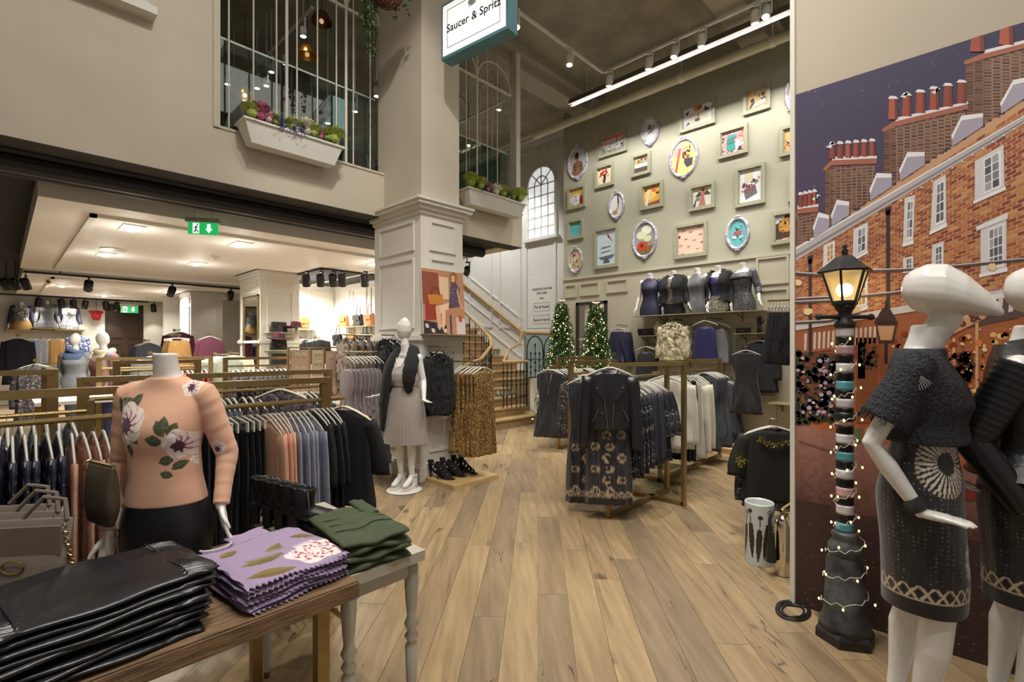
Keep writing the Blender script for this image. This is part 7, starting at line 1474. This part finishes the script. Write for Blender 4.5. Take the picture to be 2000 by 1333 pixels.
def extinguisher():
    c = onz(1537, 1122, 0); o = thing('fire_extinguisher', 'polished chrome fire extinguisher beside the mural wall', 'fire extinguisher', (c.x - .02, c.y + .02, 0))
    part('cylinder', MB().lathe([(.055, 0), (.06, .01), (.06, .34), (.05, .385), (.025, .405), (.018, .41)], (0, 0, 0), 28), mat('chrome', 'd8cfc0', .08, metal=1.0), o, True)
    part('valve', MB().lathe([(.018, .41), (.02, .43), (.014, .45)], (0, 0, 0), 12), gold, o, True); part('lever', MB().bar((0, 0, .45), (.08, -.03, .475), .018, .006).bar((0, 0, .435), (.07, -.02, .43), .018, .006), gold, o)
    part('hose', MB().tube([(0, 0, .43), (-.05, .04, .45), (-.085, .06, .38), (-.085, .05, .2), (-.08, .05, .12)], .010, 8), blk, o, True); part('horn', MB().tube([(-.085, .05, .30), (-.085, .05, .1)], [.02, .035], 12), blk, o); part('gauge', MB().cyl((-.015, -.02, .42), (-.022, -.03, .42), .014, 12), gold, o)
extinguisher()
def cable():
    c = onz(1572, 1188, 0); r = random.Random(6); pts = []
    for i in range(90): t = i / 89; a = t * 2 * PI * 4.2; rr = .085 * (1 + .25 * math.sin(a * .37)); pts.append((rr * math.cos(a) * 1.25, rr * math.sin(a) * .8, .006 + .006 * (i % 7) / 7))
    pts += [(.10, -.06, .006), (.17, -.14, .006), (.20, -.24, .006)]
    tag(part('coiled_cable', MB().tube(pts, .0055, 6), blk, None, True, None, (c.x - .09, c.y + .04, 0)), 'coil of black cable on the floor by the lamp post foot', 'cable')
    p = onx(1752, 1088, MW); o = thing('wall_socket', 'white wall socket with a plug low on the mural', 'socket', (MW - .008, p.y, p.z)); part('plate', MB().b2(-.006, 0, -.04, .04, -.06, .06), whm, o); part('plug', MB().b2(-.04, -.006, -.03, .02, -.045, .005), whm, o)
cable()
# ================================================================== Christmas trees and mirror
def xmas(px, t, H, label, seed):
    r = random.Random(seed); p = D(px, 700, t); o = thing('christmas_tree', label, 'christmas tree', (p.x, p.y, 0)); part('trunk', MB().tube([(0, 0, 0), (0, 0, H * .97)], [.035, .01], 8), mat('bark', '4a3626', .8), o)
    mb = MB(); tips = []
    for k in range(300):
        z = .25 + (H - .32) * (k / 300) ** 1.05; R_ = .58 * (1 - (z - .2) / (H - .12)) + .03; a = k * 2.39996; L = R_ * r.uniform(.8, 1.08); d = Vector((math.cos(a), math.sin(a), -.12 + .25 * z / H)).normalized()
        tips.append(Vector((0, 0, z)) + d * L)
        for j in range(12):
            q = Vector((0, 0, z)) + d * L * (.25 + .75 * j / 11); e = (d * .8 + rv(r) * .9).normalized(); leaf(mb, q, e, .12 * (1.1 - .3 * j / 11), .034)
    part('needles', mb, mat('fir_green', '3a5a30', .6, c2='6a8a4c', scale=30), o)['kind'] = 'stuff'
    lb = MB()
    for k in range(260): q = r.choice(tips) * 1.0; q = Vector((q.x * r.uniform(.75, 1.03), q.y * r.uniform(.75, 1.03), q.z + r.uniform(-.05, .05))); lb.ball(q, .008, 5, 4)
    part('tree_lights', lb, mat('tree_bulb', 'ffe9b0', .3, emit=7), o)['kind'] = 'stuff'
    bm = {}
    for k in range(34):
        c = ('5fa0b0', 'c8a860', 'c08a90', 'd8d8d8')[k % 4]
        if c not in bm: bm[c] = MB().ball((0, 0, 0), .03, 12, 8).mesh('bauble', mat('bauble_' + c, c, .2, metal=.5), True)
        q = tips[r.randrange(20, 290)]; link('bauble', bm[c], o, (q.x * 1.02, q.y * 1.02, q.z - .02))
    s_ = MB(); v = [(0, .02, 0)] ; pts = [(.085 * (1 if i % 2 == 0 else .4) * math.sin(PI * i / 5), 0, .085 * (1 if i % 2 == 0 else .4) * math.cos(PI * i / 5)) for i in range(10)]
    s_.add(pts + [(0, .02, 0), (0, -.02, 0)], [(i, (i + 1) % 10, 10) for i in range(10)] + [((i + 1) % 10, i, 11) for i in range(10)])
    part('star_topper', s_, mat('star_rose', 'b59a8a', .3, metal=.5), o, False, None, (0, 0, H + .03), FACE)
xmas(1097, 9.5, 2.42, 'lit Christmas tree with a star, left one beside the stairs', 31); xmas(1164, 8.85, 2.32, 'lit Christmas tree with a star, right one before the wall mirror', 32)
a = onx(1126, 592, AW - .03); b = onx(1186, 592, AW - .03)
mr = thing('wall_mirror', 'tall dark framed mirror on the wall behind the Christmas trees', 'mirror', (AW - .03, (a.y + b.y) / 2, .2)); hw = (a.y - b.y) / 2; hz = a.z - .2
part('glass', MB().b2(-.01, 0, -hw + .05, hw - .05, .05, hz - .05), mat('mirror_glass', 'c8ccc8', .03, metal=1.0), mr)
part('frame', MB().b2(-.03, .01, -hw, -hw + .06, 0, hz).b2(-.03, .01, hw - .06, hw, 0, hz).b2(-.03, .01, -hw, hw, hz - .06, hz).b2(-.03, .01, -hw, hw, 0, .06), mat('mirror_frame', '2c2a28', .4), mr)
# ================================================================== shelves and accessories on the picture wall
shg = mat('shelf_edge_glass', 'b7b08a', .15, alpha=.75)
def shelf(px0, px1, py, dep, label, z=None, th=.012):
    a = onx(px0, py, AW - dep); b = onx(px1, py, AW - dep); z = z if z else (a.z + b.z) / 2; o = thing('glass_shelf', label, 'shelf', (AW, (a.y + b.y) / 2, z)); h = (a.y - b.y) / 2
    part('glass', MB().b2(-dep, -.02, -h, h, -th, 0), shg, o)
    for s_ in (-.6, .6): part('bracket', MB().bar((-.02, s_ * h, -.10), (-dep * .8, s_ * h, -.02), .018, .018).b2(-.045, -.02, s_ * h - .01, s_ * h + .01, -.16, -.012), brass, o)
    return (a.y + b.y) / 2, z
shelf(1236, 1492, 610, .42, 'long high glass shelf carrying five half mannequins', SHZ)
y1, z1 = shelf(1240, 1284, 656, .34, 'short glass shelf with a black box bag and necklace bust'); y2, z2 = shelf(1432, 1490, 651, .34, 'short glass shelf with a clutch and glove stand')
y3, z3 = shelf(1498, 1560, 790, .5, 'glass shelf low beside the mural wall edge')
def boxbag(x, y, z, w_, h, d, m, label, nm='box_bag'):
    o = thing(nm, label, 'bag', (x, y, z), PI / 2); part('body', loft([(0, 0, 0, w_ / 2, d / 2), (h * .1, 0, 0, w_ / 2, d / 2), (h * .9, 0, 0, w_ / 2, d / 2), (h, 0, 0, w_ / 2 * .98, d / 2 * .9)], 8, 28, 6), m, o, True)
    part('flap', MB().b2(-w_ / 2 * .98, w_ / 2 * .98, d / 2, d / 2 + .006, h * .45, h * .98), m, o); part('clasp', MB().b2(-.015, .015, d / 2 + .006, d / 2 + .014, h * .4, h * .52), gold, o)
    return o
boxbag(AW - .18, y1 + .08, z1, .30, .13, .1, mat('croc_black', '19191b', .3, bump=.6, bscale=70), 'black crocodile box bag on the short wall shelf')
boxbag(AW - .18, y2 + .12, z2, .22, .09, .06, mat('croc_black', ''), 'flat black clutch on the right wall shelf', 'clutch_bag')
nb = thing('necklace_bust', 'cream necklace bust with a dark necklace on the wall shelf', 'display bust', (AW - .16, y1 - .14, z1), PI / 2)
part('bust', loft([(0, 0, 0, .05, .03), (.06, 0, 0, .09, .04), (.13, 0, 0, .12, .04), (.19, 0, -.01, .06, .035), (.26, 0, -.015, .04, .03)], 18, 24, 2.2), mat('bust_cream', 'd8cca0', .6), nb, True); part('necklace', MB().tube([(.075 * math.cos(t), .045, .16 + .085 * math.sin(t)) for t in [PI + PI * i / 12 for i in range(13)]], .006, 6), blk, nb)
gs = thing('glove_stand', 'pair of black gloves displayed upright on the wall shelf', 'gloves', (AW - .18, y2 - .12, z2), PI / 2); mb = MB(); hand(mb, (0, 0, .12), (0, 0, 1), (0, 1, 0), 1.0, .1); mb.tube([(0, 0, 0), (0, 0, .13)], [.035, .024], 12); part('glove', mb, mat('glove_black', '1c1b1d', .4), gs, True); part('cuff_trim', MB().lathe([(.04, .0), (.045, .02), (.04, .04)], (0, 0, 0), 14), bfur, gs)
# low oak platform with shoes by the picture wall
lp = thing('shoe_platform', 'low oak platform with dark shoes along the picture wall', 'platform', (7.72, 2.55, 0)); part('deck', MB().b2(-.35, .55, -1.0, .9, 0, .07), railoak, lp)
# ================================================================== shoe platform by the column
sp = thing('shoe_platform', 'low oak platform with strappy heels in front of the column', 'platform', (3.75, 4.42, 0)); part('deck', MB().b2(-.34, .34, -.27, .24, 0, .05), railoak, sp); part('deck_edge', MB().b2(-.345, .345, -.278, -.27, .0, .045), railoak, sp)
def heels():
    sole = MB(); rs = []
    for i in range(13):
        t = i / 12; x = -.10 + .2 * t; z = .095 * max(0, 1 - t * 1.35) ** 1.3 + .008; w_ = .028 + .012 * math.sin(PI * min(1, t * 1.1)) - (.02 * max(0, t - .85) / .15); rs.append([(x, -w_, z), (x, w_, z), (x, w_, z + .008), (x, -w_, z + .008)])
    sole.rings(rs); st = MB()
    for x, z, r in ((-.085, .15, .034), (-.075, .185, .036), (-.05, .12, .04), (-.015, .085, .042), (.02, .058, .04), (.055, .04, .036)):
        st.tube([(x + .012 * math.sin(t) * 0, r * math.cos(t), z - r * .7 + r * 1.1 * abs(math.sin(t))) for t in [PI * k / 10 for k in range(11)]], .008, 6)
    st.tube([(-.10, 0, .1), (-.10, 0, .2)], [.02, .03], 10); st.tube([(-.07, .03, .16), (-.02, .0, .12), (.04, -.03, .05)], .008, 6).tube([(-.07, -.03, .16), (-.02, .0, .12), (.04, .03, .05)], .008, 6)
    m = mat('suede_black', '131214', .85)
    return sole.mesh('sole', m), MB().tube([(-.095, 0, 0), (-.098, 0, .05), (-.09, 0, .1)], [.006, .008, .018], 8).mesh('heel', m), st.mesh('strap_upper', m)
HS = heels()
def shoe(x, y, z, rz, label, group):
    o = thing('strappy_heel', label, 'shoe', (x, y, z), rz, group)
    for nm, me in zip(('sole', 'heel', 'strap_upper'), HS): link(nm, me, o)
for i in range(3):
    for k in range(2): shoe(3.52 + .17 * i, 4.55 - .14 * k - (.03 * i if False else 0), .05, -.9, 'black strappy suede heel, %s row, %s pair, on the oak platform by the column' % (('back', 'front')[k], ('left', 'middle', 'right')[i]), 'heels on the column platform')
for i in range(5): shoe(7.62 + .06 * (i % 2), 2.75 - .2 * i, .07, PI - .5, 'black strappy heel on the platform along the picture wall', 'heels along the picture wall')
# ================================================================== poster on the column shelf
def poster():
    a = ony(822, 590, 4.66); b = ony(903, 590, 4.66); z0 = 1.715; H = .76; L = b.x - a.x
    tag(part('column_shelf', MB().b2(3.36, 4.2, 4.45, 4.70, 1.695, 1.71), mat('shelf_wood', '8f7a5a', .4)), 'narrow shelf below the fashion poster on the column', 'shelf')
    o = thing('poster', 'fashion poster of a seated woman in a patterned dress leaning on the column', 'poster', ((a.x + b.x) / 2, 4.60, z0)); o.rotation_euler = (math.radians(-4), 0, 0)
    part('board', MB().b2(-L / 2, L / 2, 0, .025, 0, H), whm, o); m = MB()
    def q(pts, c, l): m.poly([(-L / 2 + x * L, -.001 - l * .0006, H * z) for x, z in pts], lin(c))
    q([(0, 0), (1, 0), (1, 1), (0, 1)], 'b98462', 0); q([(0, .45), (.38, .5), (.38, .95), (0, .95)], '8f4a38', 1); q([(.4, .55), (.62, .55), (.62, .9), (.4, .9)], 'e0c0a0', 1); q([(0, 0), (.55, 0), (.45, .16), (0, .2)], '3a3238', 1)
    for i in range(4):
        for k in range(2): q([(.05 + .14 * i, .02 + .07 * k), (.12 + .14 * i, .02 + .07 * k), (.10 + .14 * i, .08 + .07 * k), (.03 + .14 * i, .08 + .07 * k)], 'd8ccc4' if (i + k) % 2 else '2a2428', 2)
    q([(.05, .2), (.3, .22), (.3, .5), (.05, .48)], '9a3a34', 2); q([(.15, .45), (.45, .47), (.48, .62), (.12, .6)], 'c8803a', 3); q([(.18, .6), (.22, .72), (.38, .72), (.42, .6), (.38, .6), (.35, .68), (.25, .68), (.22, .6)], '7a3a24', 3)
    q([(.60, .4), (.88, .45), (.9, .75), (.78, .84), (.66, .78)], '5a4a5c', 4); q([(.3, .42), (.62, .5), (.72, .42), (.5, .36), (.36, .3)], 'e8c4a6', 4); q([(.28, .42), (.38, .42), (.42, .12), (.36, .05), (.32, .1)], 'dcae8c', 5); q([(.44, .4), (.52, .38), (.5, .14), (.44, .06), (.42, .12)], 'e8c4a6', 5)
    q([(.66, .8), (.82, .82), (.84, .95), (.75, 1.0), (.66, .95)], '8a5a3c', 4); q([(.69, .84), (.78, .84), (.79, .94), (.70, .94)], 'd8ac8c', 5); q([(.85, .75), (.92, .5), (.98, .42), (.94, .4), (.86, .5), (.82, .7)], 'd0a080', 5)
    q([(.78, .0), (1, .0), (1, .25), (.78, .28)], 'cfc4c0', 3); q([(.84, .2), (.92, .2), (.93, .3), (.83, .3)], 'b5543c', 4); q([(.62, .3), (.66, .3), (.66, .0), (.62, .0)], '2f3a5a', 4); r = random.Random(3)
    for i in range(60): x = r.uniform(.62, .88); z = r.uniform(.48, .76); q([(x, z), (x + .02, z), (x + .015, z + .02)], r.choice(['8a7a90', '3a2f40', 'b0a0b0']), 5 + i % 3)
    part('print', m, prt, o)
poster()
# small riser arch on the floor by the column
ar = thing('arched_niche_box', 'small pale arched box on the floor left of the column', 'box', onz(747, 918, 0), FACE); arc = [(.09 * math.cos(t), .15 + .09 * math.sin(t)) for t in [PI * i / 10 for i in range(11)]]; mbx = MB()
pts = [(.09, 0)] + arc + [(-.09, 0)]; inn = [(.055, 0)] + [(.055 * math.cos(t), .15 + .055 * math.sin(t)) for t in [PI * i / 10 for i in range(11)]] + [(-.055, 0)]
for (p, q, s_, t_) in zip(pts, pts[1:], inn, inn[1:]): mbx.add([(p[0], .05, p[1]), (q[0], .05, q[1]), (t_[0], .05, t_[1]), (s_[0], .05, s_[1]), (p[0], -.05, p[1]), (q[0], -.05, q[1]), (t_[0], -.05, t_[1]), (s_[0], -.05, s_[1])], [(0, 1, 2, 3), (7, 6, 5, 4), (0, 4, 5, 1), (3, 2, 6, 7)])
part('arch_surround', mbx, cream2, ar); part('back_plate', MB().b2(-.055, .055, -.05, -.04, 0, .2), blk, ar)
# ================================================================== rear of the lower shop
# dark panelled double doors
dm = mat('dark_door', '3a2618', .5, var=.15, scale=5, stretch=(6, 1, 1))
d1 = struct('door_1', MB().b2(2.2, 3.15, 19.24, 19.3, 0, 2.9), dm)
for k in range(2):
    for j, (z0, z1) in enumerate(((.2, .8), (.95, 1.7), (1.85, 2.6))):
        mb = MB(); panel_mould(mb, 19.24, 2.27 + .46 * k, 2.27 + .46 * k + .36, z0, z1, .05, .03, 'y'); part('door_panel', mb, dm, d1)
part('pull_handle', MB().cyl((2.64, 19.17, 1.0), (2.64, 19.17, 1.5), .015, 8).cyl((2.72, 19.17, 1.0), (2.72, 19.17, 1.5), .015, 8), gold, d1)
wr_ = thing('door_wreath', 'dark wreath hanging low on the dark double doors', 'wreath', (2.68, 19.12, 1.05)); mb = MB(); r = random.Random(4)
for i in range(160): t = r.uniform(0, 2 * PI); leaf(mb, Vector((.28 * math.cos(t) + r.gauss(0, .04), r.gauss(0, .03), .28 * math.sin(t) + r.gauss(0, .04))), rv(r), .09, .04)
part('foliage', mb, dleaf, wr_)['kind'] = 'stuff'
# three dressed half mannequins high on the rear wall
bodies_, dress_, slv_ = SHB
rows_ = [(42, 'headless half mannequin in patterned top and ochre skirt on the rear wall', mat_cells('grey_print', ['8a8d96', '4a4d58', 'b8b4a8', '5a6070'], 40, .7), mat('ochre_skirt', 'a88448', .7), navyc), (92, 'headless half mannequin in a flared grey tunic on the rear wall', greyj, None, greyj), (135, 'headless half mannequin in a pale print dress with dark sleeves on the rear wall', mat_cells('pale_print', ['b8bac0', '8a8d98', 'd0d0d0'], 36, .7), None, mat('navy_crepe', ''))]
for px, lab, m1, m2, m3 in rows_:
    p = ony(px, 640, 18.95); me, A = bodies_[0]; o = thing('half_mannequin', lab, 'mannequin', (p.x, 18.95, p.z - .86 + (.05 if px == 92 else 0)), PI); link('body', me, o)
    dress_(1.0 if m2 else .80, 1.46, .02, m1, o, .12 if px == 92 else .03)
    if m2: dress_(.80, 1.04, .03, m2, o, .06, 'skirt')
    slv_(A, [.065, .055, .045, .04], m3, o, .9)
    tag(part('rear_shelf', MB().b2(p.x - .32, p.x + .32, 18.7, 19.2, p.z - .07 + (.05 if px == 92 else 0) - .03, p.z - .07 + (.05 if px == 92 else 0)), brass), 'narrow rear wall shelf under the %s mannequin' % {42: 'ochre skirted', 92: 'grey tunic', 135: 'pale print'}[px], 'shelf')
p = ony(188, 617, 18.9); o = thing('red_lantern', 'red scalloped lantern ornament hanging before the rear wall', 'ornament', p)
part('shade', MB().lathe([(.07, -.14), (.11, -.05), (.12, .04), (.19, .13), (.17, .15), (.04, .13)], (0, 0, 0), 10), mat('red_paper', 'a8242c', .6), o); part('cord', MB().cyl((0, 0, .13), (0, 0, 3.1 - p.z), .006, 5), blk, o)
# two full mannequins
def rear_mannequin(px, t, label, mc, msc, mleg, rz):
    p = D(px, 700, t); o = thing('mannequin', label, 'mannequin', (p.x, p.y, 0), FACE + rz)
    A = [((.16, -.01, 1.40), (.215, -.03, 1.15), (.235, .05, .93), (.1, .3, -.9), (-1, 0, 0), 1, .2), ((-.16, -.01, 1.40), (-.215, -.03, 1.15), (-.235, .05, .93), (-.1, .3, -.9), (1, 0, 0), -1, .2)]
    me = mannequin_body(.80, A, LEGS(1) + LEGS(-1), lambda mb: (mb.tube([(0, 0, 1.5), (0, .015, 1.62)], [.046, .044], 12), egg((0, .02, 1.70), (-.3, .35, 1), .24, .085)(mb)), .01); me.materials.append(matte); link('body', me, o)
    part('coat', shell(.85, 1.46, .045, 26, 36, lambda z: .03 * max(0, 1.1 - z) / .2), mc, o, True); slv_(A, [.085, .07, .06, .055], mc, o, .92)
    part('scarf', MB().tube([(.1 * math.cos(t_), .1 * math.sin(t_) - .01, 1.49 + .02 * math.sin(2 * t_)) for t_ in [2 * PI * i / 16 for i in range(17)]], .042, 10), msc, o, True)
    part('collar_flap', loft([(1.28, 0, .12, .05, .02), (1.38, 0, .115, .13, .03), (1.46, 0, .07, .14, .04)], 10, 20), msc, o, True)
    part('trousers', loft([(.12, 0, -.01, .13, .07), (.5, 0, 0, .15, .08), (.8, 0, -.01, .18, .12), (.95, 0, -.015, .185, .125)], 12, 24, 2.5, None, False), mleg, o, True); part('base_disc', MB().cyl((0, 0, 0), (0, 0, .012), .19, 24), matte, o)
rear_mannequin(203, 7.4, 'white mannequin in a plaid coat with cream collar in the rear shop', mat_cells('plaid', ['8a5a4a', '5a6a80', 'a8846a', '6a4a58', '4a5468'], 16, .8, 0, None, 0, (1, 1, .25)), mat('cream_shearling', 'c8bca4', .9, bump=.5, bscale=90), mat('navy_crepe', ''), -.3)
rear_mannequin(148, 8.6, 'white mannequin in grey layers with a blue scarf in the rear shop', greyj, denim, slate, .3)
tb = thing('display_table', 'white topped display table behind the brass racks at left', 'table', D(215, 770, 6.2).to_2d().to_3d()); part('top', MB().b2(-.7, .7, -.4, .4, .9, .94), whm, tb)
for sx in (-.65, .65):
    for sy in (-.35, .35): part('leg', MB().b2(sx - .02, sx + .02, sy - .02, sy + .02, 0, .9), brass, tb)
# ---- handbags and hats
tan = mat('tan_leather', '9a6234', .4, var=.08, scale=12); bkl = mat('black_bag_leather', '18181b', .38)
def handbag(loc, rz, w_, h, d, m, label, group=None, arch=True):
    o = thing('handbag', label, 'bag', loc, rz, group)
    part('body', loft([(0, 0, 0, w_ / 2, d / 2), (h * .12, 0, 0, w_ / 2 * 1.03, d / 2), (h * .8, 0, 0, w_ / 2 * .92, d / 2 * .8), (h, 0, 0, w_ / 2 * .85, d / 2 * .5)], 10, 24, 4), m, o, True)
    if arch: part('handle', MB().tube([(w_ * .25 * math.cos(t), 0, h + h * .75 * math.sin(t)) for t in [PI * i / 10 for i in range(11)]], .009, 6), m, o)
    part('flap', MB().b2(-w_ * .42, w_ * .42, d / 2 * .95, d / 2 * .95 + .008, h * .5, h * .92), m, o); part('clasp', MB().b2(-.015, .015, d / 2 * .95 + .008, d / 2 + .016, h * .46, h * .56), gold, o); return o
def hat(loc, label, rz=0):
    o = thing('fedora_hat', label, 'hat', loc, rz); m = mat('burgundy_felt', '4a1826', .85); n = 32
    rs = [[(r * (1 + .1 * abs(math.cos(2 * PI * j / n))) * math.cos(2 * PI * j / n), r * math.sin(2 * PI * j / n), z + (.02 * math.cos(4 * PI * j / n) if r > .12 else 0)) for j in range(n)] for r, z in ((.095, .0), (.19, .0), (.19, .006), (.1, .01), (.095, .05), (.085, .10), (.06, .125), (.02, .11))]
    part('felt', MB().rings(rs), m, o, True); part('hat_band', MB().lathe([(.1, .012), (.101, .015), (.098, .035), (.096, .036)], (0, 0, 0), 28).xf(Matrix.Diagonal((1.1, 1, 1, 1))), blk, o)
def bshelf(c, w_, d, label): return tag(part('bag_shelf', MB().b2(-w_ / 2, w_ / 2, -d / 2, d / 2, -.012, 0), shg, None, False, None, c), label, 'shelf')
B2 = 9.55
for (py, lab) in ((650, 'top'), (684, 'second'), (712, 'third'), (742, 'bottom')):
    p = ony(553, py, B2); bshelf((p.x, B2 - .02, p.z), .62, .3, '%s glass shelf of bags on the mirrored column' % lab)
    if lab in ('top', 'second', 'third', 'bottom'):
        q = ony(543, py, B2); handbag((q.x, B2 - .03, q.z), PI - .1, .30, .20, .1, bkl, 'black saddle bag on the %s shelf of the mirrored column' % lab, None, False)
p = ony(563, 635, B2); hat((p.x + .1, B2 - .12, ony(553, 650, B2).z + .10), 'burgundy fedora hat on the top column shelf', .3); tag(part('hat_stand', MB().cyl((p.x + .1, B2 - .12, ony(553, 650, B2).z), (p.x + .1, B2 - .12, ony(553, 650, B2).z + .11), .03, 10), shg), 'clear riser under the top fedora', 'stand')
p = ony(536, 680, B2); hat((p.x, B2 - .22, ony(553, 684, B2).z + .205), 'burgundy fedora hat resting on a black bag lower on the column', -.2)
# mirror on the column's left face
a = onx(477, 600, 3.33); b = onx(506, 600, 3.33); mm = thing('column_mirror', 'tall narrow mirror on the left face of the far column', 'mirror', (3.33, (a.y + b.y) / 2, .35)); h_ = abs(a.y - b.y) / 2
part('glass', MB().b2(-.012, 0, -h_ + .03, h_ - .03, .03, 2.17), mat('mirror_glass', ''), mm); part('frame', MB().b2(-.03, .0, -h_, -h_ + .03, 0, 2.2).b2(-.03, .0, h_ - .03, h_, 0, 2.2).b2(-.03, 0, -h_, h_, 2.17, 2.2).b2(-.03, 0, -h_, h_, 0, .03), brass, mm)
# handbag wall
for (pxs, py, cols) in (((672, 700, 722), 641, (tan, bkl, tan)), ((660, 690, 713), 676, (bkl, tan, bkl))):
    a = onx(660, py, 5.24); b = onx(735, py, 5.24); z = a.z; tag(part('bag_shelf', MB().b2(5.06, 5.43, b.y, a.y, z - .014, z), shg), '%s glass shelf on the handbag wall' % ('upper' if py < 650 else 'lower'), 'shelf')
    for k, (px, m) in enumerate(zip(pxs, cols)): q = onx(px, py, 5.22); handbag((5.22, q.y, z), PI / 2, .32, .26, .13, m, '%s handbag on the %s handbag wall shelf, %s' % ('tan' if m is tan else 'black', 'upper' if py < 650 else 'lower', ('left', 'middle', 'right')[k]))
a = ony(590, 644, 10.8); tag(part('bag_shelf', MB().b2(a.x - .45, a.x + .35, 10.6, 10.95, a.z - .014, a.z), shg), 'glass shelf with a round tan bag left of the handbag wall', 'shelf'); o = handbag((a.x, 10.78, a.z), PI, .3, .26, .12, tan, 'tan backpack style bag left of the handbag wall')
for (px, lab) in ((592, 'left'), (620, 'right')): q = ony(px, 683, 10.5); wall_rail(px, 660, 10.6, BX, 2, 'coat', bkl, 'black quilted jacket below the tan bag, %s rail' % lab, 'black quilted jackets, %s' % lab, .14, .6)
# ================================================================== jewellery stand
def jewellery():
    Y = 7.0; X = lambda px: ony(px, 700, Y).x; o = thing('jewellery_stand', 'brass grid stand with cream jewellery boards left of the column', 'jewellery stand', (X(565), Y, 0)); c0 = Vector((X(565), Y, 0)); Zt = ony(630, 678, Y).z
    for px in (563, 604, 632, 671, 704): x = X(px) - c0.x; part('upright', MB().b2(x - .014, x + .014, -.014, .014, 0, Zt), brass, o)
    for z in (Zt, .95, .52, .1): part('cross_bar', MB().b2(0, X(704) - c0.x, -.012, .012, z - .02, z), brass, o)
    r = random.Random(12); bd = mat('board_cream', 'c9b7a0', .7); bd2 = mat('board_pink', 'c8a898', .7); card = mat('jewel_card', 'd8cda4', .6)
    for k, (x0, x1, y0, y1) in enumerate(((569, 601, 684, 765), (608, 630, 684, 738), (635, 668, 686, 780), (675, 701, 686, 745), (674, 701, 755, 842), (608, 630, 747, 800), (636, 668, 790, 850), (569, 601, 775, 850))):
        a = X(x0) - c0.x; b = X(x1) - c0.x; zt = ony((x0 + x1) / 2, y0, Y).z; zb = ony((x0 + x1) / 2, y1, Y).z
        bo = part('board', MB().b2(a, b, -.03, -.015, zb, zt), bd if k % 2 else bd2, o); n = 3 if zt - zb > .4 else 2
        for j in range(n):
            z = zt - (zt - zb) * (j + .35) / n
            for i in range(2): x = a + (b - a) * (.3 + .4 * i); part('jewel_card', MB().b2(x - .03, x + .03, -.036, -.03, z - .03, z + .03), card, bo); part('earring', MB().tube([(x + .016 * math.cos(t), -.04, z - .02 + .02 * math.sin(t)) for t in [2 * PI * q / 10 for q in range(11)]], .003, 5), gold, bo)
        if k in (0, 2, 4): x = (a + b) / 2; part('necklace', MB().tube([(x + .05 * math.cos(t), -.042, zb + .16 + .1 * math.sin(t)) for t in [PI + PI * q / 12 for q in range(13)]], .006, 6), blk if k else hkm, bo)
jewellery()
